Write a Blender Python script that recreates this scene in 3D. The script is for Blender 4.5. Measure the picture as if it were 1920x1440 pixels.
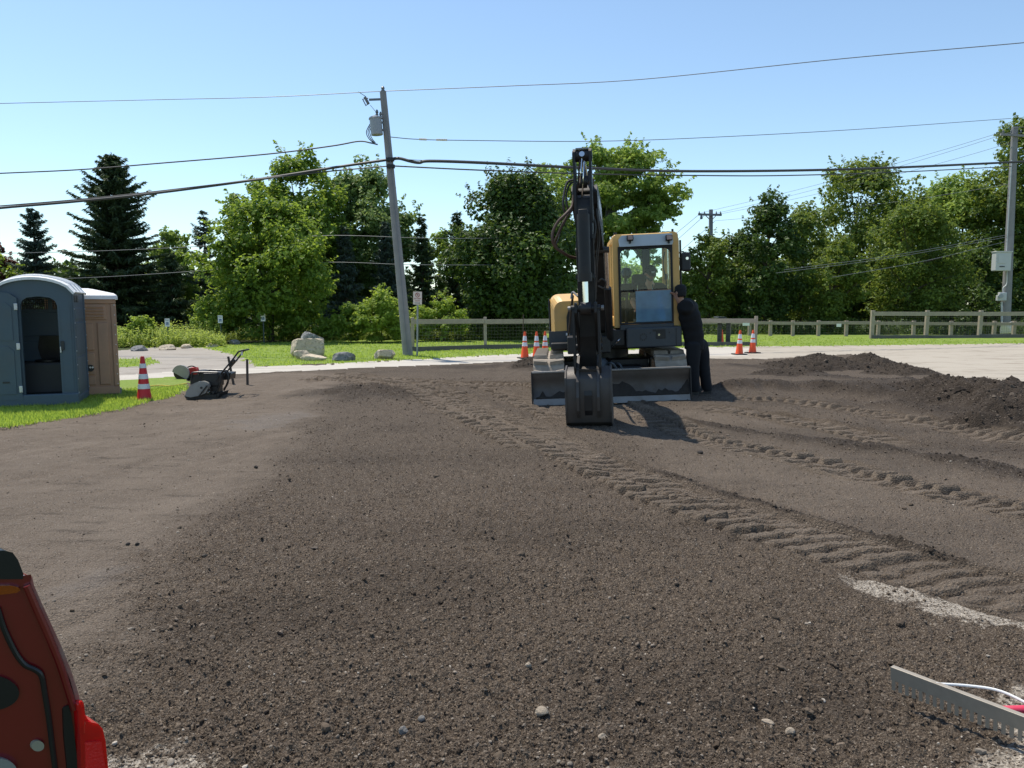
import bpy, bmesh, math, random
import numpy as np
from mathutils import Vector, Matrix, Euler

random.seed(7)
R = math.radians
for o in list(bpy.data.objects):
    bpy.data.objects.remove(o)
SC = bpy.context.scene
COL = SC.collection

# ------------------------------------------------------------------ camera, sky, sun, exposure
CAM_H, FPX = 1.6, 1420.0
PITCH = math.atan(145 / FPX)
cam_data = bpy.data.cameras.new('camera')
cam = bpy.data.objects.new('camera', cam_data)
COL.objects.link(cam)
cam.location = (0, 0, CAM_H)
cam.rotation_euler = (math.pi / 2 - PITCH, 0, 0)
cam_data.sensor_width = 36
cam_data.lens = 36 * FPX / 1920
cam_data.clip_start = 0.05
cam_data.clip_end = 3000
SC.camera = cam

SUN_EL = R(65)
SUN_TO = Vector((-0.70, 0.71, 0)).normalized()          # horizontal direction towards the sun
sun_az = math.atan2(SUN_TO.x, SUN_TO.y)
world = bpy.data.worlds.new('World')
SC.world = world
world.use_nodes = True
wn = world.node_tree
bgn = wn.nodes['Background']
sky = wn.nodes.new('ShaderNodeTexSky')
sky.sky_type = 'NISHITA'
sky.sun_disc = False
sky.sun_elevation = SUN_EL
sky.sun_rotation = sun_az
sky.altitude = 10
sky.air_density = 1.0
sky.dust_density = 0.25
sky.ozone_density = 1.2
hs = wn.nodes.new('ShaderNodeMix')
hs.data_type = 'RGBA'
hs.blend_type = 'MULTIPLY'
hs.inputs[0].default_value = 1
hs.inputs[7].default_value = (.93, 1.05, 1.08, 1)
wn.links.new(sky.outputs[0], hs.inputs[6])
hv = wn.nodes.new('ShaderNodeHueSaturation')
hv.inputs['Saturation'].default_value = .93
hv.inputs['Value'].default_value = 1.05
wn.links.new(hs.outputs[2], hv.inputs['Color'])
wn.links.new(hv.outputs[0], bgn.inputs[0])
bgn.inputs[1].default_value = 0.148
sun_d = bpy.data.lights.new('sun', 'SUN')
sun_d.energy = 5.0
sun_d.angle = R(0.53)
sun_d.color = (1.0, 0.935, 0.83)
sun = bpy.data.objects.new('sun', sun_d)
COL.objects.link(sun)
sv = Vector((SUN_TO.x * math.cos(SUN_EL), SUN_TO.y * math.cos(SUN_EL), math.sin(SUN_EL)))
sun.rotation_euler = sv.to_track_quat('Z', 'Y').to_euler()
sun.location = (0, 0, 30)
SC.view_settings.view_transform = 'Standard'
SC.view_settings.look = 'None'
SC.view_settings.gamma = 1
SC.view_settings.use_curve_mapping = False
SC.view_settings.exposure = 0.10
SC.render.engine = 'CYCLES'
SC.cycles.max_bounces = 8
SC.cycles.transparent_max_bounces = 12
SC.cycles.use_denoising = True
SC.cycles.use_adaptive_sampling = False
SC.cycles.sample_clamp_indirect = 3.0

# ------------------------------------------------------------------ noise
_rg = np.random.default_rng(11)
_T = _rg.random((256, 256)).astype(np.float32)


def vn(x, y, s=0):
    x = np.asarray(x, dtype=np.float64) + s * 17.31
    y = np.asarray(y, dtype=np.float64) + s * 9.77
    xi = np.floor(x).astype(np.int64)
    yi = np.floor(y).astype(np.int64)
    fx = x - xi
    fy = y - yi
    fx = fx * fx * (3 - 2 * fx)
    fy = fy * fy * (3 - 2 * fy)
    a = _T[xi & 255, yi & 255]
    b = _T[(xi + 1) & 255, yi & 255]
    c = _T[xi & 255, (yi + 1) & 255]
    d = _T[(xi + 1) & 255, (yi + 1) & 255]
    return ((a * (1 - fx) + b * fx) * (1 - fy) + (c * (1 - fx) + d * fx) * fy) * 2 - 1


def fbm(x, y, s=0, o=4, g=0.5):
    t, a, f, n = 0, 1.0, 1.0, 0.0
    for i in range(o):
        t = t + a * vn(np.asarray(x) * f, np.asarray(y) * f, s + i * 3.7)
        n += a
        a *= g
        f *= 2.03
    return t / n


def sstep(a, b, x):
    t = np.clip((np.asarray(x) - a) / (b - a), 0, 1)
    return t * t * (3 - 2 * t)


# ------------------------------------------------------------------ measuring: a pixel of the photograph -> a point of the place
CP, SP = math.cos(PITCH), math.sin(PITCH)


def ray(px, py):
    x = (px - 960) / FPX
    v = -(py - 720) / FPX
    return Vector((x, CP + v * SP, -SP + v * CP))


def at_d(px, py, Y):
    d = ray(px, py)
    return Vector((0, 0, CAM_H)) + d * (Y / d.y)


def macro(x, y):
    """large shapes of the ground: the dip under the toilets, the tilt under the digger"""
    x = np.asarray(x, dtype=np.float64)
    y = np.asarray(y, dtype=np.float64)
    z = -0.12 * sstep(-3.5, -7.0, x) * sstep(6, 10, y) * sstep(24, 17, y)
    w = np.exp(-(((x - 1.75) / 2.6) ** 2 + ((y - 14.0) / 2.6) ** 2) ** 2)
    z = z + w * (x - 1.75) * 0.040
    z = z + 0.25 * sstep(19, 32, y) * sstep(-4, -16, x) * 0
    return z


def at(px, py):
    d = ray(px, py)
    z = 0.0
    for _ in range(8):
        t = (z - CAM_H) / d.z
        p = Vector((0, 0, CAM_H)) + d * t
        z = float(macro(p.x, p.y))
    return Vector((p.x, p.y, z))


def at2(px, py):
    p = at(px, py)
    return (p.x, p.y)


# ------------------------------------------------------------------ materials
def lin(h):
    h = h.lstrip('#')
    c = [int(h[i:i + 2], 16) / 255 for i in (0, 2, 4)]
    return tuple(((v + .055) / 1.055) ** 2.4 if v > .04045 else v / 12.92 for v in c)


class NT:
    def __init__(s, name):
        s.m = bpy.data.materials.new(name)
        s.m.use_nodes = True
        s.t = s.m.node_tree
        s.p = s.t.nodes['Principled BSDF']
        s.out = s.t.nodes['Material Output']

    def n(s, ty, props=None, **ins):
        nd = s.t.nodes.new(ty)
        for k, v in (props or {}).items():
            setattr(nd, k, v)
        for k, v in ins.items():
            s.i(nd, k, v)
        return nd

    def i(s, nd, k, v):
        k = int(k[1:]) if k[0] == 'i' and k[1:].isdigit() else k.replace('_', ' ')
        sock = nd.inputs[k]
        if isinstance(v, bpy.types.NodeSocket):
            s.t.links.new(v, sock)
        else:
            if isinstance(v, (tuple, list)) and len(v) == 3 and sock.type == 'RGBA':
                v = (*v, 1)
            sock.default_value = v

    def noise(s, scale, detail=4, rough=.55, vec=None, out=0):
        nd = s.n('ShaderNodeTexNoise', Scale=scale, Detail=detail, Roughness=rough)
        s.i(nd, 'Vector', vec if vec is not None else s.pos())
        return nd.outputs[out]

    def pos(s):
        if not hasattr(s, '_p'):
            s._p = s.n('ShaderNodeTexCoord').outputs['Object']
        return s._p

    def ramp(s, f, a, b):
        nd = s.n('ShaderNodeMapRange', {'interpolation_type': 'SMOOTHSTEP'})
        s.i(nd, 'i0', f)
        nd.inputs[1].default_value = a
        nd.inputs[2].default_value = b
        return nd.outputs[0]

    def mix(s, f, a, b, blend='MIX'):
        nd = s.n('ShaderNodeMix', {'data_type': 'RGBA', 'blend_type': blend})
        s.i(nd, 'i0', f)
        s.i(nd, 'i6', a)
        s.i(nd, 'i7', b)
        return nd.outputs[2]

    def math(s, op, a, b=0.0):
        nd = s.n('ShaderNodeMath', {'operation': op})
        s.i(nd, 'i0', a)
        s.i(nd, 'i1', b)
        return nd.outputs[0]

    def attr(s, name):
        return s.n('ShaderNodeAttribute', {'attribute_name': name}).outputs['Fac']

    def bump(s, h, strength=.3, dist=.01):
        nd = s.n('ShaderNodeBump', Strength=strength, Distance=dist)
        s.i(nd, 'Height', h)
        s.i(s.p, 'Normal', nd.outputs[0])
        return nd

    def base(s, v):
        s.i(s.p, 'Base Color', v)

    def set(s, **k):
        for a, b in k.items():
            s.i(s.p, a, b)
        return s


def mat(name, c, rough=.6, metal=0.0, var=.25, scale=6, bump=.15, bscale=60, dirt=None, damt=.5, dscale=2.5, **kw):
    """paint, metal, plastic, timber: a base colour that wanders, a little relief and, where given, dried soil in patches"""
    q = NT(name)
    a = tuple(max(0, v * (1 - var)) for v in c)
    b = tuple(min(1, v * (1 + var * .8)) for v in c)
    col = q.mix(q.noise(scale, 5), a, b)
    if dirt:
        f = q.math('MULTIPLY', q.ramp(q.noise(dscale, 6, .65), .45, .68), damt)
        col = q.mix(f, col, dirt)
        q.i(q.p, 'Roughness', q.math('ADD', q.math('MULTIPLY', f, .3), rough))
    else:
        q.i(q.p, 'Roughness', q.ramp(q.noise(scale * 2, 3), .5 - 1.0, .5 + 1.0) if False else rough)
    q.base(col)
    q.set(Metallic=metal)
    if bump:
        q.bump(q.noise(bscale, 4), bump, .004)
    for k, v in kw.items():
        q.i(q.p, k, v)
    return q.m


# ------------------------------------------------------------------ mesh building
class MB:
    def __init__(s):
        s.v, s.f, s.mi, s.sm = [], [], [], []
        s.M = None

    def add(s, vs, fs, smooth=False, mi=0):
        o = len(s.v)
        for p in vs:
            p = Vector(p)
            s.v.append(s.M @ p if s.M is not None else p)
        for f in fs:
            s.f.append([i + o for i in f])
            s.sm.append(smooth)
            s.mi.append(mi)
        return s

    def box(s, c, size, rot=None, mi=0, taper=1.0):
        x, y, z = (k / 2 for k in size)
        vs = []
        for sz in (-1, 1):
            t = taper if sz > 0 else 1
            for sx, sy in ((-1, -1), (1, -1), (1, 1), (-1, 1)):
                vs.append(Vector((sx * x * t, sy * y * t, sz * z)))
        if rot is not None:
            m = rot if isinstance(rot, Matrix) else Euler(rot).to_matrix()
            vs = [m @ v for v in vs]
        c = Vector(c)
        return s.add([v + c for v in vs], [(3, 2, 1, 0), (4, 5, 6, 7), (0, 1, 5, 4), (1, 2, 6, 5), (2, 3, 7, 6), (3, 0, 4, 7)], False, mi)

    def bar(s, a, b, w, h, up=(0, 0, 1), mi=0, w2=None, h2=None):
        a, b = Vector(a), Vector(b)
        d = (b - a).normalized()
        u = Vector(up)
        r = d.cross(u)
        if r.length < 1e-4:
            r = d.cross(Vector((0, 1, 0)))
        r.normalize()
        u = r.cross(d)
        w2 = w if w2 is None else w2
        h2 = h if h2 is None else h2
        vs = []
        for p, ww, hh in ((a, w, h), (b, w2, h2)):
            for i, j in ((-1, -1), (1, -1), (1, 1), (-1, 1)):
                vs.append(p + r * (i * ww / 2) + u * (j * hh / 2))
        return s.add(vs, [(0, 1, 2, 3), (7, 6, 5, 4), (1, 0, 4, 5), (2, 1, 5, 6), (3, 2, 6, 7), (0, 3, 7, 4)], False, mi)

    def cyl(s, a, b, r, r2=None, n=12, mi=0, caps=True):
        a, b = Vector(a), Vector(b)
        r2 = r if r2 is None else r2
        d = (b - a).normalized()
        x = d.orthogonal().normalized()
        y = d.cross(x)
        vs = []
        for p, rr in ((a, r), (b, r2)):
            for k in range(n):
                t = 2 * math.pi * k / n
                vs.append(p + (x * math.cos(t) + y * math.sin(t)) * rr)
        s.add(vs, [(k, (k + 1) % n, n + (k + 1) % n, n + k) for k in range(n)], True, mi)
        if caps:
            s.add(vs[:n], [tuple(reversed(range(n)))], False, mi)
            s.add(vs[n:], [tuple(range(n))], False, mi)
        return s

    def tube(s, pts, r, n=8, mi=0, closed=False):
        pts = [Vector(p) for p in pts]
        rs = r if isinstance(r, (list, tuple)) else [r] * len(pts)
        m = len(pts)
        vs, prev = [], None
        for i, p in enumerate(pts):
            if closed:
                d = pts[(i + 1) % m] - pts[i - 1]
            else:
                d = pts[min(i + 1, m - 1)] - pts[max(i - 1, 0)]
            d.normalize()
            x = d.orthogonal().normalized() if prev is None else (prev - d * prev.dot(d)).normalized()
            prev = x
            y = d.cross(x)
            for k in range(n):
                t = 2 * math.pi * k / n
                vs.append(p + (x * math.cos(t) + y * math.sin(t)) * rs[i])
        fs = []
        for i in range(m if closed else m - 1):
            j = (i + 1) % m
            for k in range(n):
                l = (k + 1) % n
                fs.append((i * n + k, i * n + l, j * n + l, j * n + k))
        if not closed:
            fs.append(tuple(reversed(range(n))))
            fs.append(tuple(range((m - 1) * n, m * n)))
        return s.add(vs, fs, True, mi)

    def lathe(s, prof, c=(0, 0, 0), n=24, mi=0, smooth=True):
        c = Vector(c)
        vs, fs = [], []
        for r, z in prof:
            for k in range(n):
                t = 2 * math.pi * k / n
                vs.append(c + Vector((r * math.cos(t), r * math.sin(t), z)))
        for i in range(len(prof) - 1):
            for k in range(n):
                l = (k + 1) % n
                fs.append((i * n + k, i * n + l, (i + 1) * n + l, (i + 1) * n + k))
        fs.append(tuple(reversed(range(n))))
        fs.append(tuple(range((len(prof) - 1) * n, len(prof) * n)))
        return s.add(vs, fs, smooth, mi)

    def prism(s, prof, origin, u, v, depth, mi=0, smooth=False):
        """outline in the plane (u, v) given thickness along u x v, centred on the plane"""
        o, u, v = Vector(origin), Vector(u).normalized(), Vector(v).normalized()
        w = u.cross(v).normalized()
        n = len(prof)
        ar = sum(prof[i][0] * prof[(i + 1) % n][1] - prof[(i + 1) % n][0] * prof[i][1] for i in range(n))
        if ar < 0:
            prof = list(reversed(prof))
        vs = [o + u * a + v * b - w * depth / 2 for a, b in prof] + [o + u * a + v * b + w * depth / 2 for a, b in prof]
        s.add(vs, [tuple(reversed(range(n))), tuple(range(n, 2 * n))], False, mi)
        s.add(vs, [(i, (i + 1) % n, n + (i + 1) % n, n + i) for i in range(n)], smooth, mi)
        return s

    def loft(s, rings, mi=0, smooth=True, cap=True):
        n = len(rings[0])
        vs = [p for r in rings for p in r]
        fs = []
        for i in range(len(rings) - 1):
            for k in range(n):
                l = (k + 1) % n
                fs.append((i * n + k, i * n + l, (i + 1) * n + l, (i + 1) * n + k))
        s.add(vs, fs, smooth, mi)
        if cap:
            s.add(rings[0], [tuple(reversed(range(n)))], False, mi)
            s.add(rings[-1], [tuple(range(n))], False, mi)
        return s

    def build(s, name, m, parent=None, bevel=0, seg=2, sub=0):
        me = bpy.data.meshes.new(name)
        me.from_pydata([tuple(p) for p in s.v], [], s.f)
        for mm in (m if isinstance(m, (list, tuple)) else [m]):
            me.materials.append(mm)
        me.polygons.foreach_set('use_smooth', s.sm)
        me.polygons.foreach_set('material_index', s.mi)
        me.update()
        if any(s.sm):
            me.set_sharp_from_angle(angle=R(38))
        o = bpy.data.objects.new(name, me)
        COL.objects.link(o)
        if parent:
            o.parent = parent
        if bevel:
            b = o.modifiers.new('bevel', 'BEVEL')
            b.width = bevel
            b.segments = seg
            b.limit_method = 'ANGLE'
            b.angle_limit = R(35)
            b.harden_normals = False
        if sub:
            b = o.modifiers.new('sub', 'SUBSURF')
            b.levels = b.render_levels = sub
        return o


def tag(o, label, cat, group=None, kind=None):
    o['label'] = label
    o['category'] = cat
    if group:
        o['group'] = group
    if kind:
        o['kind'] = kind
    return o


def thing(name, label, cat, loc=(0, 0, 0), rot=(0, 0, 0), group=None):
    o = bpy.data.objects.new(name, None)
    o.empty_display_size = .2
    COL.objects.link(o)
    o.location = loc
    o.rotation_euler = rot
    return tag(o, label, cat, group)


def dup(o, parent=None, name=None):
    c = o.copy()
    COL.objects.link(c)
    c.parent = parent
    for ch in [k for k in bpy.data.objects if k.parent == o]:
        dup(ch, c)
    return c


def fast_mesh(name, V, F4, m, parent=None, attrs=None, fattrs=None, smooth=False, cols=None):
    """V (n,3) and quads F4 (m,4) straight into a mesh"""
    me = bpy.data.meshes.new(name)
    V = np.ascontiguousarray(V, dtype=np.float32)
    F4 = np.ascontiguousarray(F4, dtype=np.int32)
    k = F4.shape[1]
    me.vertices.add(len(V))
    me.vertices.foreach_set('co', V.ravel())
    me.loops.add(F4.size)
    me.loops.foreach_set('vertex_index', F4.ravel())
    me.polygons.add(len(F4))
    me.polygons.foreach_set('loop_start', np.arange(0, F4.size, k, dtype=np.int32))
    me.polygons.foreach_set('use_smooth', np.full(len(F4), smooth, dtype=bool))
    for n_, a in (attrs or {}).items():
        at_ = me.attributes.new(n_, 'FLOAT', 'POINT')
        at_.data.foreach_set('value', np.ascontiguousarray(a, dtype=np.float32))
    for n_, a in (fattrs or {}).items():
        at_ = me.attributes.new(n_, 'FLOAT', 'FACE')
        at_.data.foreach_set('value', np.ascontiguousarray(a, dtype=np.float32))
    me.update(calc_edges=True)
    me.materials.append(m)
    o = bpy.data.objects.new(name, me)
    COL.objects.link(o)
    if parent:
        o.parent = parent
    return o


def spline(pts, n=8):
    """Catmull-Rom through the points"""
    pts = [Vector(p) for p in pts]
    if len(pts) < 3:
        return pts
    out = []
    q = [pts[0] * 2 - pts[1]] + pts + [pts[-1] * 2 - pts[-2]]
    for i in range(1, len(q) - 2):
        a, b, c, d = q[i - 1:i + 3]
        for k in range(n):
            t = k / n
            out.append(.5 * ((2 * b) + (c - a) * t + (2 * a - 5 * b + 4 * c - d) * t * t + (3 * b - a - 3 * c + d) * t ** 3))
    out.append(pts[-1])
    return out
# ------------------------------------------------------------------ the ground: zones and relief
def poly(pts):
    return np.array([at2(*p) for p in pts])


def sdist(x, y, P):
    """signed distance to a polygon, positive inside"""
    x = np.asarray(x, dtype=np.float64)
    y = np.asarray(y, dtype=np.float64)
    d2 = np.full(x.shape, 1e9)
    ins = np.zeros(x.shape, dtype=bool)
    n = len(P)
    for i in range(n):
        ax, ay = P[i]
        bx, by = P[(i + 1) % n]
        dx, dy = bx - ax, by - ay
        L = dx * dx + dy * dy + 1e-12
        t = np.clip(((x - ax) * dx + (y - ay) * dy) / L, 0, 1)
        d2 = np.minimum(d2, (x - ax - t * dx) ** 2 + (y - ay - t * dy) ** 2)
        c = ((ay > y) != (by > y)) & (x < dx * (y - ay) / (dy if abs(dy) > 1e-12 else 1e-12) + ax)
        ins ^= c
    return np.where(ins, 1, -1) * np.sqrt(d2)


def pathco(x, y, P):
    """(t across, s along) of a polyline"""
    best = np.full(x.shape, 1e9)
    bt = np.zeros(x.shape)
    bs = np.zeros(x.shape)
    cum = 0
    for i in range(len(P) - 1):
        ax, ay = P[i]
        dx, dy = P[i + 1][0] - ax, P[i + 1][1] - ay
        L = math.hypot(dx, dy)
        dx, dy = dx / L, dy / L
        u = np.clip((x - ax) * dx + (y - ay) * dy, 0, L)
        ex, ey = x - ax - u * dx, y - ay - u * dy
        d = np.hypot(ex, ey)
        k = d < best
        best = np.where(k, d, best)
        bt = np.where(k, np.sign(ex * dy - ey * dx) * d, bt)
        bs = np.where(k, cum + u, bs)
        cum += L
    return bt, bs


def path(pts, n=6):
    q = spline([(*at2(*p), 0) for p in pts], n)
    return np.array([(p.x, p.y) for p in q])


Z_TOI = poly([(-500, 870), (-200, 832), (0, 806), (60, 797), (130, 788), (200, 775), (250, 764), (300, 750), (335, 741), (352, 731), (350, 718), (335, 707),
              (200, 717), (-100, 730), (-500, 745)])
Z_STRIP = poly([(-500, 722), (200, 706), (340, 696), (480, 690), (640, 683), (760, 677), (900, 669), (1030, 663), (1330, 652), (1400, 652), (1400, 668), (1330, 668),
                (1030, 674), (900, 681), (760, 687), (640, 692), (480, 700), (340, 707), (200, 717), (-500, 745)])
Z_DRIVE = poly([(-300, 713), (200, 706), (340, 696), (480, 690), (470, 681), (445, 671), (428, 665), (380, 654), (300, 652), (200, 659), (-300, 668)])
Z_ISLE = poly([(-200, 680), (200, 675), (283, 674), (300, 681), (268, 689), (200, 694), (-200, 702)])
Z_LAWN = poly([(-400, 670), (200, 660), (300, 651), (440, 645), (560, 641), (760, 628), (1040, 626), (1420, 624), (2300, 636), (2300, 644), (1920, 645), (1640, 649), (1330, 652), (1030, 663),
               (900, 669), (760, 677), (640, 683), (480, 690), (200, 706), (-400, 720)])
Z_GLOT = poly([(1290, 672), (1330, 652), (1640, 649), (1920, 645), (2500, 640), (2500, 790), (2050, 775), (1930, 742), (1770, 707), (1700, 692), (1600, 664), (1430, 674)])
A_COMP = poly([(-900, 840), (200, 760), (360, 720), (480, 702), (600, 697), (650, 706), (620, 745), (592, 765), (565, 800), (510, 890), (430, 932), (380, 985), (330, 1035), (290, 1090), (230, 1150),
               (165, 1240), (90, 1310), (-100, 1380), (-600, 1300)])
A_MID = poly([(1130, 770), (1300, 762), (1500, 800), (1700, 830), (2000, 875), (2000, 1100), (1700, 1030), (1450, 950), (1250, 880)])
A_PALE = [poly([(1575, 1072), (1640, 1076), (1720, 1098), (1800, 1118), (1920, 1150), (2000, 1172), (2000, 1200), (1900, 1178), (1790, 1162), (1690, 1130), (1600, 1098)]),
          poly([(1860, 1285), (1890, 1266), (2000, 1246), (2000, 1500), (1700, 1500), (1750, 1432), (1810, 1404), (1870, 1388), (1880, 1340)]),
          poly([(150, 1412), (260, 1414), (330, 1424), (380, 1450), (380, 1520), (100, 1520)])]
A_WET = [poly([(420, 790), (480, 778), (575, 770), (585, 778), (540, 795), (490, 812), (440, 806)]), poly([(90, 1130), (190, 1060), (260, 1050), (200, 1100), (110, 1150)])]
T_MAIN = path([(640, 698), (760, 722), (860, 752), (950, 790), (1060, 842), (1180, 895), (1300, 942), (1500, 1003), (1700, 1058), (1920, 1117), (2150, 1180)])
T_SIDE = path([(1150, 748), (1250, 793), (1335, 826), (1527, 866), (1719, 916), (1910, 958), (2100, 1000)])
T_FAR = path([(1330, 742), (1400, 748), (1500, 756), (1600, 769), (1700, 788), (1910, 828), (2100, 862)])
T_BACK = path([(540, 712), (700, 709), (850, 722), (960, 748), (1060, 790)])
T_LOOSE = path([(600, 703), (750, 735), (860, 775), (950, 812), (1010, 850)])
T_CROSS = path([(1280, 762), (1420, 778), (1560, 803), (1720, 838)])
T_TURN = path([(700, 728), (820, 722), (980, 722), (1040, 735)])
RIDGES = [(path([(1315, 734), (1400, 731), (1500, 735), (1600, 741), (1750, 760), (1930, 796), (2100, 830)]), .46, .22),
          (path([(1400, 815), (1500, 826), (1650, 846), (1800, 873), (1930, 898), (2100, 930)]), .26, .10),
          (path([(1340, 682), (1430, 690), (1560, 708), (1740, 722), (1900, 765), (2100, 800)]), .34, .06),
          (path([(1640, 752), (1760, 775), (1930, 812), (2100, 850)]), .5, .18),
          (path([(1180, 862), (1300, 905), (1450, 952), (1620, 1000), (1800, 1050)]), .05, .022),
          (path([(1200, 772), (1330, 800), (1450, 818)]), .16, .04)]
MOUNDS = [(at2(720, 742), 1.7, 1.3, .20), (at2(1010, 690), 1.0, .9, .14), (at2(1590, 720), 1.6, .7, .06), (at2(880, 690), 1.2, .5, .06)]


TRACKS = [(T_MAIN, .66, 61, 1, 0), (T_SIDE, .58, 64, -1, 1), (T_FAR, .56, 67, -1, 1), (T_LOOSE, .56, 76, 1, 0), (T_CROSS, .56, 79, 1, 0), (T_BACK, .56, 70, 1, 0), (T_TURN, .55, 73, 1, 0)]


def rowhash(k, seed):
    return _T[(k.astype(np.int64) * 7 + seed) & 255, (k.astype(np.int64) * 3 + seed * 5) & 255]


def bars(p, duty, dome, soft=.045):
    """ridges left between the grousers of a track: 1 on top, 0 in the pits"""
    f = p - np.floor(p)
    if dome:
        return np.where(f < duty, np.clip(np.sin(np.pi * np.clip(f / duty, 0, 1)), 0, 1) ** .55, 0)
    return sstep(0, soft * 2.2, f) * (1 - sstep(duty - soft * .6, duty + soft * .4, f))


def tread(t, s, w, seed, edge, dome, x, y, tot):
    u = t * edge / w
    a = np.abs(t)
    wig = .03 * vn(s * 2.3, t * 3, seed + 3)
    p = (s + .45 * t) / .168 + wig
    k = np.floor(p)
    h1 = .75 + .5 * rowhash(k, seed)
    d = np.hypot(x, y)
    fresh = sstep(4.7, 5.8, d) if seed == 61 else np.ones_like(d)
    colA = sstep(.13, .16, u) * (1 - sstep(.47, .50, u + .03 * vn(s * 9, t * 5, seed)))
    colB = sstep(-.50, -.46, u + .03 * vn(s * 9, t * 5, seed + 1)) * (1 - sstep(.06, .10, u))
    n1 = fbm(x * 2.0, y * 2.0, seed, 3)
    crA = np.clip(.9 + fresh * (.3 + .5 * n1), .3, 1.1) * (.45 + .55 * fresh)
    crB = np.clip(.70 + 1.0 * fbm(x * 2.6, y * 2.6, seed + 5, 3), .10, 1) * (.5 + .5 * fresh)
    lump = fbm(x * 9, y * 12, seed + 2, 4, .6)
    A = bars(p, .62, dome) * h1
    B = bars(p + .5, .60, 0) * (.7 + .5 * rowhash(k + 40, seed))
    z = -.048 + .066 * colA * A * crA + .050 * colB * B * crB + .016 * lump * (colB * (1.2 - crB) + (1 - fresh) * .6) + .003 * fbm(x * 32, y * 32, seed + 8, 2)
    inside = 1 - sstep(w / 2 - .01, w / 2 + .035, a + .02 * vn(s * 7, t * 3, seed + 4))
    berm = .026 * np.exp(-((a - w / 2 - .06) / .045) ** 2) * (.5 + .9 * vn(s * 5, t * 4, seed + 6))
    ends = sstep(0, .8, s) * sstep(0, .8, tot - s)
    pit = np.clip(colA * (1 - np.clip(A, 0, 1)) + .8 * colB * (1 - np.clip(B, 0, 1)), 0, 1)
    return (z * inside + berm) * ends, inside * ends, inside * ends * pit


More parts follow.
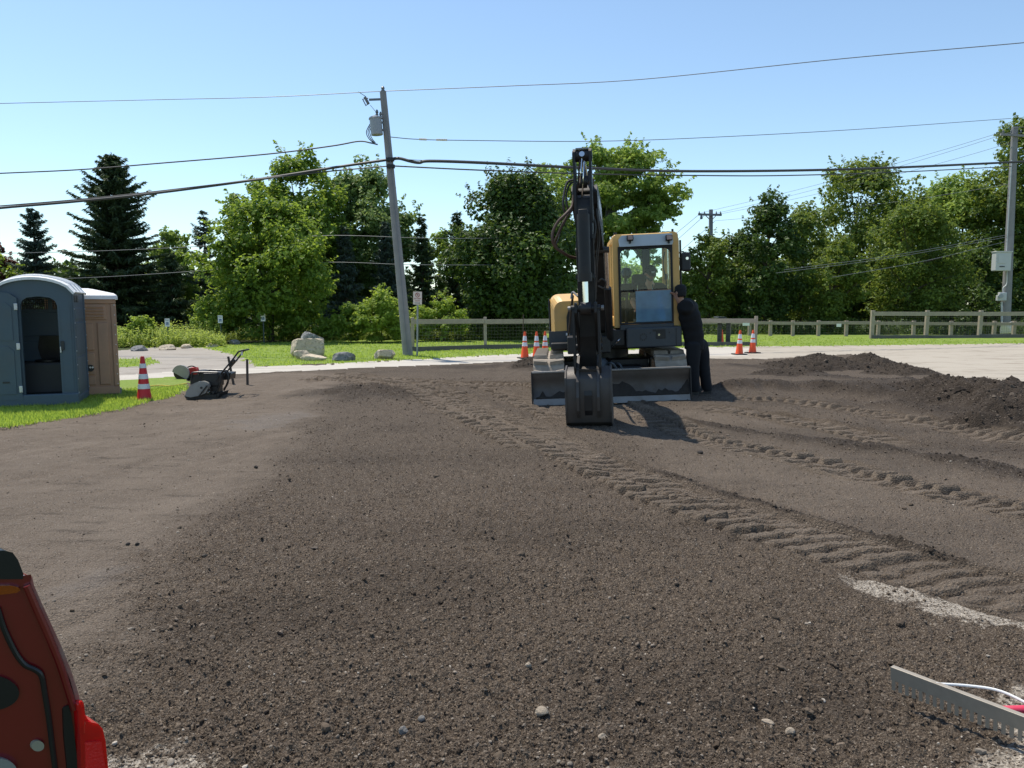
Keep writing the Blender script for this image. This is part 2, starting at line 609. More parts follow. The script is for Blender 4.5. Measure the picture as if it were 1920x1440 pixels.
def terrain(x, y, fine=True, dig=True):
    """height and soil kinds of the building plot and its surroundings"""
    x = np.asarray(x, dtype=np.float64)
    y = np.asarray(y, dtype=np.float64)
    wob = .10 * fbm(x * 2.2, y * 2.2, 3, 3) + .05 * vn(x * 9, y * 9, 4)
    wx, wy = x + wob * (.5 + y * .05), y + .10 * (.5 + y * .05) * fbm(x * 2.2, y * 2.2, 23, 3)
    dist = np.hypot(x, y)
    zone = np.zeros(x.shape, dtype=np.int32)
    zone[(y > 26) & (zone == 0)] = 6
    zone[sdist(wx, wy, Z_GLOT) > 0] = 3
    lw = sdist(wx, wy, Z_LAWN)
    zone[lw > 0] = 1
    zone[sdist(wx, wy, Z_DRIVE) > 0] = 5
    zone[sdist(wx, wy, Z_ISLE) > 0] = 1
    zone[sdist(wx, y, Z_STRIP) > 0] = 4
    toi = sdist(wx, wy, Z_TOI)
    zone[toi > 0] = 2
    comp = sstep(-.42, .42, sdist(wx, wy, A_COMP) + .30 * fbm(x * 3.2, y * 3.2, 8, 4, .6) + .45 * fbm(x * .8, y * .8, 18, 3))
    midc = sstep(-.3, .3, sdist(wx, wy, A_MID)) * .5
    pale = np.zeros(x.shape)
    for P in A_PALE:
        pale = np.maximum(pale, sstep(-.12, .16, sdist(wx, wy, P) + .12 * fbm(x * 6, y * 6, 5, 3)))
    wet = np.zeros(x.shape)
    for P in A_WET:
        wet = np.maximum(wet, sstep(-.05, .25, sdist(wx, wy, P) + .25 * fbm(x * 3, y * 5, 15, 3)))
    lot = (zone == 0).astype(float)
    damp_shade = (.40 * sstep(-.05, .5, fbm(x * .55, y * .8, 31, 4, .6)) + .25 * sstep(.0, .5, fbm(x * .3, y * 1.6, 33, 3))) * (1 - comp)
    z = macro(x, y)
    # edges of the plot: the grass stands a little proud
    z = z + .03 * (zone == 2) + .03 * (zone == 1)
    soft = lot * (1 - comp) * (1 - midc)
    z = z + lot * .035 * fbm(x * .7, y * .7, 1, 3)
    z = z + soft * (.030 * fbm(x * 2.1, y * 2.1, 6, 3))
    # scraped streaks of the compacted side, running towards the far strip
    u = x * .35 + y * .94
    v = x * .94 - y * .35
    z = z + lot * comp * .026 * fbm(u * .8, v * 3.2, 41, 5, .6)
    z = z + lot * comp * .085 * np.minimum(0, fbm(u * .45, v * 2.4, 47, 4) + .22)
    z = z + lot * comp * .034 * np.minimum(0, fbm(u * 1.1, v * 6.0, 48, 3) + .15)
    z = z + lot * midc * .014 * fbm(u * 3, v * 5, 43, 3)
    for P, w, h in RIDGES:
        t, s = pathco(x, y, P)
        k = np.exp(-(t / w) ** 2) * (.75 + .6 * fbm(x * 3, y * 3, 9, 3)) * sstep(0, .8, s)
        z = z + lot * h * k
        damp_shade = np.maximum(damp_shade, np.clip(k * 1.6, 0, 1))
        comp = comp * (1 - np.clip(k, 0, 1))
        midc = midc * (1 - np.clip(k, 0, 1))
    for (cx, cy), rx, ry, h in MOUNDS:
        k = np.exp(-((x - cx) / rx) ** 2 - ((y - cy) / ry) ** 2)
        z = z + lot * h * k * (.8 + .5 * fbm(x * 4, y * 4, 12, 3))
        damp_shade = np.maximum(damp_shade, .75 * sstep(.25, .7, k + .2 * fbm(x * 3, y * 3, 13, 3)))
    tr = np.zeros(x.shape)
    for P, w, sd, eg, dm_ in TRACKS:
        t, s = pathco(x, y, P)
        ins = (1 - sstep(w / 2 - .04, w / 2 + .03, np.abs(t))) * sstep(.05, .5, s) * lot
        tot = float(np.hypot(*np.diff(P, axis=0).T).sum())
        ins = ins * sstep(.05, .5, tot - s)
        if dig:
            z = z - .085 * ins
        else:
            z = z * (1 - .2 * ins)
        tr = np.maximum(tr, ins)
    pale = pale * (1 - sstep(.2, .8, tr))
    comp = comp * (1 - .6 * tr)
    damp_shade = damp_shade * (1 - .8 * tr)
    kind = np.clip(np.maximum(comp, midc) + .55 * tr, 0, 1)
    if fine:
        soft = lot * (1 - kind) * (1 - pale)
        near = sstep(16, 5, dist)
        z = z + soft * near * (.019 * fbm(x * 13, y * 13, 51, 3) + .013 * vn(x * 42, y * 42, 52) + .009 * vn(x * 90, y * 90, 53))
        z = z + lot * kind * near * (.008 * fbm(x * 18, y * 18, 54, 3) + .0035 * vn(x * 70, y * 70, 55))
        z = z + lot * sstep(7, 13, dist) * .022 * (1 - comp * .6) * fbm(x * 7, y * 5, 56, 3)
        z = z + (zone == 3) * .010 * fbm(x * 4, y * 4, 57, 3)
    return z, zone, dict(kind=kind, pale=pale, damp_shade=damp_shade, wet=wet, track=tr)


# polar sheet: finer where the eye is closer, real ground all the same
ds = [1.55]
while ds[-1] < 60:
    d = ds[-1]
    ds.append(d + min(d * d / 1211 * 1.15, (.0062 if d < 14 else .0085) * d))
ds = np.array(ds)
th = np.radians(np.concatenate([np.linspace(-74, -42, 24)[:-1], np.linspace(-42, 42, 722), np.linspace(42, 74, 24)[1:]]))
DD, TH = np.meshgrid(ds, th, indexing='ij')
GX, GY = DD * np.sin(TH), DD * np.cos(TH)
GZ, GZONE, GA = terrain(GX, GY)
nr, nc = GX.shape
GZ[0, :] = GZ[-1, :] = GZ[:, 0] = GZ[:, -1] = -.3
GV = np.stack([GX, GY, GZ], -1).reshape(-1, 3)
idx = np.arange(nr * nc).reshape(nr, nc)
GF = np.stack([idx[:-1, :-1], idx[1:, :-1], idx[1:, 1:], idx[:-1, 1:]], -1).reshape(-1, 4)[:, ::-1]
FZ = GZONE[:-1, :-1].reshape(-1)


def soil_mat():
    q = NT('soil')
    P = q.pos()
    kind, pale, damp_shade, wet = (q.attr(k) for k in ('kind', 'pale', 'damp_shade', 'wet'))
    n1 = q.noise(3.0, 6, .6)
    n2 = q.noise(40, 4, .6)
    n3 = q.noise(.6, 4, .6)
    loose = q.mix(n2, (0.054, 0.039, 0.028), (0.126, 0.094, 0.067))
    loose = q.mix(q.math('MULTIPLY', q.ramp(n1, .4, .75), .6), loose, (0.106, 0.079, 0.057))
    hard = q.mix(n1, (0.106, 0.080, 0.058), (0.194, 0.151, 0.113))
    hard = q.mix(q.math('MULTIPLY', q.ramp(n2, .5, .75), .35), hard, (0.077, 0.057, 0.042))
    hard = q.mix(q.math('MULTIPLY', q.ramp(n3, .45, .65), .45), hard, (0.211, 0.168, 0.129))
    mp = q.n('ShaderNodeMapping', Rotation=(0, 0, R(-70)), Scale=(.7, 5.0, 1.0), Vector=P)
    stn = q.n('ShaderNodeTexNoise', Scale=1.6, Detail=7.0, Roughness=.68, Vector=mp.outputs[0]).outputs[0]
    hard = q.mix(q.math('MULTIPLY', q.ramp(stn, .54, .68), .75), hard, (0.065, 0.049, 0.036))
    hard = q.mix(q.math('MULTIPLY', q.ramp(stn, .48, .30), .35), hard, (0.243, 0.196, 0.151))
    fs = q.noise(150, 3, .7)
    hard = q.mix(q.math('MULTIPLY', q.ramp(fs, .53, .64), .70), hard, (0.306, 0.252, 0.197))
    hard = q.mix(q.math('MULTIPLY', q.ramp(fs, .46, .34), .55), hard, (0.054, 0.041, 0.030))
    loose = q.mix(q.math('MULTIPLY', q.ramp(fs, .53, .64), .85), loose, (.31, .252, .19))  # light specks paint sunlit grain tops into the loose soil
    loose = q.mix(q.math('MULTIPLY', q.ramp(fs, .49, .37), .80), loose, (.026, .020, .015))
    c = q.mix(kind, loose, hard)
    c = q.mix(q.math('MULTIPLY', damp_shade, .92), c, q.mix(n2, (0.023, 0.017, 0.013), (0.065, 0.049, 0.036)))
    # little stones in the soil
    vo = q.n('ShaderNodeTexVoronoi', Scale=62.0, Vector=P)
    vo2 = q.n('ShaderNodeTexVoronoi', Scale=25.0, Vector=P)
    sp = q.n('ShaderNodeSeparateColor')
    q.i(sp, 'i0', vo.outputs['Color'])
    sp2 = q.n('ShaderNodeSeparateColor')
    q.i(sp2, 'i0', vo2.outputs['Color'])
    st = q.math('MULTIPLY', q.math('GREATER_THAN', sp.outputs[0], .86), q.math('LESS_THAN', vo.outputs['Distance'], .36))
    st2 = q.math('MULTIPLY', q.math('GREATER_THAN', sp2.outputs[0], .93), q.math('LESS_THAN', vo2.outputs['Distance'], .22))
    c = q.mix(q.math('MULTIPLY', st, .8), c, q.mix(sp.outputs[1], (0.108, 0.083, 0.063), (0.306, 0.252, 0.197)))
    c = q.mix(q.math('MULTIPLY', st2, .8), c, q.mix(sp2.outputs[1], (0.117, 0.091, 0.069), (0.324, 0.270, 0.210)))
    pl = q.mix(q.ramp(q.noise(70, 4, .7), .35, .65), (.16, .13, .10), (.54, .475, .39))
    pm = q.ramp(q.math('ADD', pale, q.math('MULTIPLY', q.math('SUBTRACT', q.noise(26, 5, .7), .5), 2.2)), .34, .72)
    c = q.mix(q.math('MULTIPLY', pm, q.math('GREATER_THAN', pale, .02)), c, pl)
    c = q.mix(q.math('MULTIPLY', wet, .22), c, (.12, .105, .092))
    q.base(c)
    q.i(q.p, 'Roughness', q.math('SUBTRACT', .95, q.math('MULTIPLY', wet, .22)))
    q.set(Specular_IOR_Level=.25)
    h = q.math('ADD', q.math('MULTIPLY', q.noise(75, 5, .65), .8), q.math('MULTIPLY', vo.outputs['Distance'], .5))
    q.bump(h, 1.0, .028)
    return q.m


def gravel_mat(name, a, b, dark, scale=60, patch=.4):
    q = NT(name)
    c = q.mix(q.noise(scale, 5, .7), a, b)
    c = q.mix(q.math('MULTIPLY', q.ramp(q.noise(.9, 6, .65), .5, .72), patch), c, dark)
    vo = q.n('ShaderNodeTexVoronoi', Scale=22.0, Vector=q.pos())
    c = q.mix(q.math('MULTIPLY', q.math('LESS_THAN', vo.outputs['Distance'], .14), .5), c, dark)
    mp = q.n('ShaderNodeMapping', Rotation=(0, 0, R(8)), Scale=(.35, 2.6, 1.0), Vector=q.pos())
    sn = q.n('ShaderNodeTexNoise', Scale=1.1, Detail=8.0, Roughness=.7, Vector=mp.outputs[0]).outputs[0]
    c = q.mix(q.math('MULTIPLY', q.ramp(sn, .50, .66), patch * 1.2), c, dark)
    c = q.mix(q.math('MULTIPLY', q.ramp(q.noise(160, 3, .7), .55, .7), .4), c, dark)
    q.base(c)
    q.set(Roughness=.95, Specular_IOR_Level=.2)
    q.bump(q.noise(scale, 5, .7), .6, .02)
    return q.m


def turf_mat(name, a, b, straw, st=.35):
    q = NT(name)
    c = q.mix(q.noise(9, 6, .7), a, b)
    c = q.mix(q.math('MULTIPLY', q.ramp(q.noise(1.1, 5, .6), .48, .72), st), c, straw)
    q.base(c)
    q.set(Roughness=.9, Specular_IOR_Level=.2)
    q.bump(q.noise(45, 4, .7), .9, .03)
    return q.m


M_SOIL = soil_mat()
M_GRAVEL = gravel_mat('pale_gravel', (.31, .27, .22), (.49, .44, .365), (.21, .175, .135), 50, .5)
M_DRIVE = gravel_mat('drive_gravel', (.25, .225, .195), (.43, .39, .34), (.18, .155, .13), 30, .5)
M_CONC = gravel_mat('worn_pavement', (.42, .385, .335), (.56, .52, .455), (.30, .265, .22), 35, .35)
M_TURF = turf_mat('turf', (.13, .20, .030), (.25, .33, .065), (.34, .32, .13), .25)
M_WOODF = turf_mat('wood_floor', (.035, .05, .016), (.07, .085, .028), (.08, .06, .035), .5)

ZN = {0: ('dirt_lot', M_SOIL), 1: ('lawn', M_TURF), 2: ('grass_verge', M_TURF), 3: ('gravel_lot', M_GRAVEL), 4: ('pavement', M_CONC), 5: ('gravel_drive', M_DRIVE), 6: ('woodland_floor', M_WOODF)}
ZO = {}
for zid, (nm, mm) in ZN.items():
    f = GF[FZ == zid]
    if not len(f):
        continue
    us, inv = np.unique(f.ravel(), return_inverse=True)
    at_ = {k: GA[k].reshape(-1)[us] for k in ('kind', 'pale', 'damp_shade', 'wet')} if zid == 0 else {}
    ZO[nm] = fast_mesh(nm, GV[us], inv.reshape(-1, 4), mm, attrs=at_, smooth=True)
    ZO[nm]['kind'] = 'structure'

# the prints of the digger's tracks, pressed into the soil in finer relief
for P, w, sd, eg, dm_ in TRACKS:
    seg = np.hypot(*np.diff(P, axis=0).T)
    cum = np.concatenate([[0], np.cumsum(seg)])
    tot = cum[-1]
    far_ = np.hypot(*P.mean(0))
    ss = [0.0]
    while ss[-1] < tot:
        px_, py_ = np.interp(ss[-1], cum, P[:, 0]), np.interp(ss[-1], cum, P[:, 1])
        ss.append(ss[-1] + max(.010, .0016 * math.hypot(px_, py_)))
    ss = np.array(ss[:-1])
    hw = w / 2 + .14
    tt = np.linspace(-hw, hw, 37 if far_ < 12 else 25)
    cx_, cy_ = np.interp(ss, cum, P[:, 0]), np.interp(ss, cum, P[:, 1])
    tx, ty = np.gradient(cx_, ss), np.gradient(cy_, ss)
    ln = np.hypot(tx, ty)
    kx = np.ones(25) / 25
    if len(ss) > 60:
        tx = np.convolve(np.pad(tx / ln, 12, mode='edge'), kx, 'valid')
        ty = np.convolve(np.pad(ty / ln, 12, mode='edge'), kx, 'valid')
        ln = np.hypot(tx, ty)
    tx, ty = tx / ln, ty / ln
    S_, T_ = np.meshgrid(ss, tt, indexing='ij')
    X, Y = cx_[:, None] + T_ * ty[:, None], cy_[:, None] - T_ * tx[:, None]
    zb, zn, At = terrain(X, Y, True, False)
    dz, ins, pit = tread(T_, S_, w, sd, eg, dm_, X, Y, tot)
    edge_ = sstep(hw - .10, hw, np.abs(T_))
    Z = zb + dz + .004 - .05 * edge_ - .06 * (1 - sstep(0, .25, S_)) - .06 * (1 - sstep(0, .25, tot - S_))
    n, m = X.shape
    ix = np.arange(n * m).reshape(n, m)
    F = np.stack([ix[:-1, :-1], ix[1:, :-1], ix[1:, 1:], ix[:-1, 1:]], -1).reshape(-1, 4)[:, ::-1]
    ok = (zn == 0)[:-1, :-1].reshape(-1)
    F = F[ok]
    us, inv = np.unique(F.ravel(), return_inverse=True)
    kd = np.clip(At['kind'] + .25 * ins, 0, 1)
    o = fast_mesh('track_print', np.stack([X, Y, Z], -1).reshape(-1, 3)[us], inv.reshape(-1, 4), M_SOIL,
                  attrs=dict(kind=kd.reshape(-1)[us], pale=At['pale'].reshape(-1)[us] * 0, damp_shade=np.clip(At['damp_shade'] * (1 - .5 * ins) + .55 * pit, 0, 1).reshape(-1)[us], wet=At['wet'].reshape(-1)[us]), smooth=True)  # soil damp, with shade painted into the pits between the bars
    o['kind'] = 'structure'

# the land all round, out to the horizon
S = 900
g = MB().add([(-S, -S, -.32), (S, -S, -.32), (S, S, -.32), (-S, S, -.32)], [(0, 1, 2, 3)]).build('ground', M_WOODF)
g['kind'] = 'structure'


def hz(x, y):
    z, _, _ = terrain(np.array([x]), np.array([y]), False)
    return float(z[0])


# ------------------------------------------------------------------ loose clods and stones on the plot (nobody could count them)
def stone_group(name, m, seed, dev=.55):
    ng = bpy.data.node_groups.new(name, 'GeometryNodeTree')
    ng.interface.new_socket('Geometry', in_out='INPUT', socket_type='NodeSocketGeometry')
    ng.interface.new_socket('Geometry', in_out='OUTPUT', socket_type='NodeSocketGeometry')
    N = ng.nodes.new
    L = ng.links.new
    gi, go = N('NodeGroupInput'), N('NodeGroupOutput')
    join = N('GeometryNodeJoinGeometry')
    for k in range(5):
        ico = N('GeometryNodeMeshIcoSphere')
        ico.inputs['Radius'].default_value = 1
        ico.inputs['Subdivisions'].default_value = 2
        pos = N('GeometryNodeInputPosition')
        add = N('ShaderNodeVectorMath')
        add.operation = 'ADD'
        add.inputs[1].default_value = (seed * 3.1 + k * 5.7, k * 2.3, seed)
        L(pos.outputs[0], add.inputs[0])
        no = N('ShaderNodeTexNoise')
        no.inputs['Scale'].default_value = .85
        no.inputs['Detail'].default_value = 2
        L(add.outputs[0], no.inputs['Vector'])
        sub = N('ShaderNodeVectorMath')
        sub.operation = 'SUBTRACT'
        sub.inputs[1].default_value = (.5, .5, .5)
        L(no.outputs['Color'], sub.inputs[0])
        sc = N('ShaderNodeVectorMath')
        sc.operation = 'SCALE'
        sc.inputs['Scale'].default_value = dev * 3.2
        L(sub.outputs[0], sc.inputs[0])
        sp = N('GeometryNodeSetPosition')
        L(ico.outputs['Mesh'], sp.inputs['Geometry'])
        L(sc.outputs[0], sp.inputs['Offset'])
        sm = N('GeometryNodeSetMaterial')
        sm.inputs['Material'].default_value = m
        L(sp.outputs[0], sm.inputs['Geometry'])
        gt = N('GeometryNodeGeometryToInstance')
        L(sm.outputs[0], gt.inputs[0])
        L(gt.outputs[0], join.inputs[0])
    io = N('GeometryNodeInstanceOnPoints')
    L(gi.outputs[0], io.inputs['Points'])
    L(join.outputs[0], io.inputs['Instance'])
    io.inputs['Pick Instance'].default_value = True
    ri = N('FunctionNodeRandomValue')
    ri.data_type = 'INT'
    ri.inputs[4].default_value = 0
    ri.inputs[5].default_value = 4
    L(ri.outputs[2], io.inputs['Instance Index'])
    rr = N('FunctionNodeRandomValue')
    rr.data_type = 'FLOAT_VECTOR'
    rr.inputs[0].default_value = (-.5, -.5, 0)
    rr.inputs[1].default_value = (.5, .5, 6.28)
    L(rr.outputs[0], io.inputs['Rotation'])
    na = N('GeometryNodeInputNamedAttribute')
    na.data_type = 'FLOAT_VECTOR'
    na.inputs['Name'].default_value = 'size'
    L(na.outputs[0], io.inputs['Scale'])
    L(io.outputs[0], go.inputs[0])
    return ng


def scatter(name, pts, sizes, m, seed, dev=.55):
    me = bpy.data.meshes.new(name)
    me.vertices.add(len(pts))
    me.vertices.foreach_set('co', np.ascontiguousarray(pts, dtype=np.float32).ravel())
    a = me.attributes.new('size', 'FLOAT_VECTOR', 'POINT')
    a.data.foreach_set('vector', np.ascontiguousarray(sizes, dtype=np.float32).ravel())
    me.materials.append(m)
    me.update()
    o = bpy.data.objects.new(name, me)
    COL.objects.link(o)
    md = o.modifiers.new('scatter', 'NODES')
    md.node_group = stone_group(name + '_nodes', m, seed, dev)
    o['kind'] = 'stuff'
    return o


def clod_mat(name, a, b, c):
    q = NT(name)
    ob = q.n('ShaderNodeObjectInfo')
    r = ob.outputs['Random']
    col = q.mix(q.ramp(r, 0, .75), a, b)
    col = q.mix(q.ramp(r, .8, 1.0), col, c)
    col = q.mix(q.math('MULTIPLY', q.noise(.9, 3), .4), col, a)
    q.base(col)
    q.set(Roughness=.95, Specular_IOR_Level=.2)
    return q.m


M_CLOD = clod_mat('clod_soil', (0.056, 0.041, 0.029), (0.135, 0.103, 0.075), (0.216, 0.170, 0.130))
M_STONE = clod_mat('small_stone', (.12, .098, .078), (.27, .23, .185), (.52, .46, .385))
rg = np.random.default_rng(5)


def scatter_pts(n, d0, d1, keep, zf=True):
    u = rg.random(n)
    d = 1 / (1 / d0 + u * (1 / d1 - 1 / d0))
    t = np.radians(rg.uniform(-37, 37, n))
    x, y = d * np.sin(t), d * np.cos(t)
    z, zone, A = terrain(x, y)
    k = keep(x, y, z, zone, A)
    return x[k], y[k], z[k], d[k]


def clod_keep(x, y, z, zone, A):
    dens = fbm(x * 1.1, y * 1.1, 81, 3) * .35 + .75
    p = np.clip(1 - 1.3 * A['kind'], 0, 1) * dens + .05 + .5 * A['damp_shade'] * (A['kind'] < .5)
    return (zone == 0) & (rg.random(len(x)) < p)


x, y, z, d = scatter_pts(130000, 1.9, 17, clod_keep)
s = np.maximum(.0016 * np.exp(rg.normal(0, .62, len(x))), .00048 * d * np.exp(rg.normal(0, .3, len(x))))
s = np.where(rg.random(len(x)) < .012, s * 2.2, s)
scatter('soil_clods', np.stack([x, y, z + s * .25], -1), np.stack([s * rg.uniform(.8, 1.5, len(s)), s * rg.uniform(.8, 1.4, len(s)), s * rg.uniform(.6, 1, len(s))], -1), M_CLOD, 1)


M_DCLOD = clod_mat('dark_clod_soil', (.034, .026, .020), (.088, .069, .052), (.14, .112, .088))


def ridge_keep(x, y, z, zone, A):
    return (zone == 0) & (rg.random(len(x)) < sstep(.45, .9, A['damp_shade'])) & (A['track'] < .3)


CL_P, CL_S = [], []
x, y, z, d = scatter_pts(90000, 4, 19, ridge_keep)
s = np.maximum(.0036 * np.exp(rg.normal(0, .6, len(x))), .0005 * d)
CL_P.append(np.stack([x, y, z + s * .3], -1))
CL_S.append(s)


def stone_keep(x, y, z, zone, A):
    p = .16 + .9 * A['pale']
    return (zone == 0) & (rg.random(len(x)) < p)


x, y, z, d = scatter_pts(60000, 1.9, 14, stone_keep)
s = np.maximum(.0019 * np.exp(rg.normal(0, .6, len(x))), .0005 * d)
scatter('gravel', np.stack([x, y, z + s * .2], -1), np.stack([s * rg.uniform(.9, 1.6, len(s)), s * rg.uniform(.8, 1.3, len(s)), s * rg.uniform(.5, .9, len(s))], -1), M_STONE, 2, .4)


# ------------------------------------------------------------------ the soil heaps beside the digger
def heap(name, label, lobes, seed, extent, lump=.05, spikes=()):
    (x0, x1), (y0, y1) = extent
    st = .028
    xs, ys = np.arange(x0, x1, st), np.arange(y0, y1, st)
    X, Y = np.meshgrid(xs, ys)
    k = np.zeros(X.shape)
    for px, py, rx, ry, h in lobes:
        p = at(px, py)
        q = np.sqrt(((X - p.x) / rx) ** 2 + ((Y - p.y) / ry) ** 2)
        b = h * np.clip(1 - q, 0, 1) ** 1.15 * (1 - .25 * np.clip(.35 - q, 0, 1))
        k = np.maximum(k, b) + .25 * np.minimum(k, b)
    f = sstep(0, .12, k)
    Z = k + f * (lump * fbm(X * 4, Y * 4, seed, 4, .6) + .034 * fbm(X * 11, Y * 11, seed + 5, 3, .6) + .012 * vn(X * 30, Y * 30, seed + 6))
    for px, py, r, h in spikes:
        p = at(px, py)
        q = np.sqrt((X - p.x) ** 2 + (Y - p.y) ** 2) / r * (1 + .35 * fbm(X * 7, Y * 7, seed + 9, 3))
        Z += h * np.clip(1 - q, 0, 1) ** 1.2
    base, _, _ = terrain(X, Y, False)
    Zw = base + Z - .05 + .05 * f
    n, m = X.shape
    V = np.stack([X, Y, Zw], -1).reshape(-1, 3)
    ix = np.arange(n * m).reshape(n, m)
    F = np.stack([ix[:-1, :-1], ix[:-1, 1:], ix[1:, 1:], ix[1:, :-1]], -1).reshape(-1, 4)
    kk = (k > .004).reshape(-1)
    F = F[kk[F].any(1)]
    us, inv = np.unique(F.ravel(), return_inverse=True)
    dm = np.clip(.98 + .45 * fbm(X * 1.5, Y * 1.5, seed + 3, 3) + .35 * (Z > .3), 0, 1).reshape(-1)[us]
    zz = np.zeros(len(us))
    o = fast_mesh(name, V[us], inv.reshape(-1, 4), M_SOIL, attrs=dict(kind=zz, pale=zz, wet=zz, damp_shade=dm), smooth=True)
    tag(o, label, 'soil pile')
    r = np.random.default_rng(seed)
    c = np.nonzero((k > .05).reshape(-1))[0]
    c = r.choice(c, min(len(c), 7000), replace=False)
    s = .0048 * np.exp(r.normal(0, .65, len(c)))
    CL_P.append(V[c] + r.normal(size=(len(c), 3)) * .01)
    CL_S.append(s)
    return o


heap('soil_pile', 'low wide pile of dark soil with rounded humps in front of the two orange cones', [(1425, 678, 1.2, .7, .16), (1530, 690, 1.7, 1.1, .44), (1560, 680, .9, .8, .40), (1630, 690, 1.2, .9, .42),
     (1690, 700, 1.2, .8, .22), (1480, 700, 1.5, .7, .14)], 91, ((4.4, 11.2), (15.0, 20.5)), .06, [(1497, 686, .22, .16), (1640, 686, .14, .10), (1655, 687, .14, .12), (1612, 684, .2, .08)])
heap('soil_pile', 'tall dark soil pile with jagged clods along its crest beside the pale gravel', [(1850, 765, 1.6, .9, .42), (1960, 780, 1.6, 1.2, .44), (1760, 728, 1.5, .6, .22), (1900, 800, 1.6, .6, .25), (2060, 800, 1.4, 1.1, .42)], 95,
     ((5.0, 13.6), (8.0, 15.6)), .08, [(1818, 748, .34, .24), (1838, 750, .2, .12), (1866, 756, .25, .20), (1893, 760, .24, .22), (1772, 722, .3, .10), (1750, 722, .22, .07), (1930, 765, .4, .12), (1845, 775, .2, .08)])
heap('soil_pile', 'small dark soil pile against the digger track', [(1003, 688, .75, .5, .24), (985, 692, .6, .4, .12)], 99, ((-.6, 1.6), (17.0, 20.5)), .03)

P = np.concatenate(CL_P)
s = np.concatenate(CL_S)
scatter('soil_clods', P, np.stack([s * rg.uniform(.8, 1.5, len(s)), s * rg.uniform(.8, 1.4, len(s)), s * rg.uniform(.6, 1.1, len(s))], -1), M_DCLOD, 7)
# ------------------------------------------------------------------ plants
LG = 2.1


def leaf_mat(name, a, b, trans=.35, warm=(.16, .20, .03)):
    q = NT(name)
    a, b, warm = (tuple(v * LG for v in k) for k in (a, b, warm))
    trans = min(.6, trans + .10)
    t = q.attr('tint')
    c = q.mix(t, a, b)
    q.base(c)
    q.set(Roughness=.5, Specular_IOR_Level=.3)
    tr = q.n('ShaderNodeBsdfTranslucent')
    q.i(tr, 'Color', q.mix(.45, c, warm))
    mx = q.n('ShaderNodeMixShader', i0=trans)
    q.t.links.new(q.p.outputs[0], mx.inputs[1])
    q.t.links.new(tr.outputs[0], mx.inputs[2])
    q.t.links.new(mx.outputs[0], q.out.inputs[0])
    return q.m


L_MAPLE = leaf_mat('maple_leaf', (.035, .070, .012), (.115, .165, .026), .42, (.24, .30, .03))
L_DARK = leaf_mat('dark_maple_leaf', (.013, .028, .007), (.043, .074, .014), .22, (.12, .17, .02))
L_AIRY = leaf_mat('airy_leaf', (.065, .108, .020), (.155, .210, .045), .40, (.22, .27, .05))
L_GREY = leaf_mat('greygreen_leaf', (.055, .094, .026), (.130, .178, .058), .38, (.16, .20, .05))
L_OAK = leaf_mat('oak_leaf', (.030, .056, .011), (.095, .130, .022), .34, (.20, .23, .03))
L_BUSH = leaf_mat('bush_leaf', (.060, .105, .014), (.165, .215, .035), .42, (.28, .33, .04))
L_WEED = leaf_mat('weed_leaf', (.075, .120, .022), (.20, .24, .06), .42, (.30, .33, .06))
L_RED = leaf_mat('purple_leaf', (.035, .018, .014), (.085, .040, .028), .3, (.15, .05, .03))
L_SPRUCE = leaf_mat('spruce_needle', (.013, .026, .013), (.046, .066, .028), .10, (.06, .08, .03))
L_SPRUCE2 = leaf_mat('blue_spruce_needle', (.022, .036, .028), (.062, .084, .062), .10, (.06, .08, .04))
L_GRASS = leaf_mat('grass_blade', (.095, .155, .020), (.21, .255, .05), .40, (.30, .36, .04))
BARK = mat('bark', (.085, .068, .052), .9, var=.4, scale=9, bump=.8, bscale=25)
BARK2 = mat('grey_bark', (.15, .135, .12), .9, var=.4, scale=9, bump=.8, bscale=25)


def unit(a):
    return a / (np.linalg.norm(a, axis=-1, keepdims=True) + 1e-9)


def leaf_quads(C, Nn, L, W, r, tan=None):
    """one bent diamond per leaf"""
    n = len(C)
    if tan is None:
        tan = r.normal(size=(n, 3))
    tan = unit(tan - Nn * (tan * Nn).sum(1, keepdims=True))
    sd = np.cross(Nn, tan)
    L, W = np.asarray(L)[:, None], np.asarray(W)[:, None]
    V = np.empty((n, 4, 3))
    V[:, 0] = C - tan * L * .5
    V[:, 1] = C + sd * W * .5 + Nn * W * .12
    V[:, 2] = C + tan * L * .5 - Nn * L * .12
    V[:, 3] = C - sd * W * .5 + Nn * W * .12
    return V.reshape(-1, 3)


def crown_obj(V, tint, m, parent, name='crown'):
    n = len(V) // 4
    F = np.arange(4 * n).reshape(n, 4)
    return fast_mesh(name, V, F, m, parent, fattrs=dict(tint=np.clip(tint, 0, 1)))


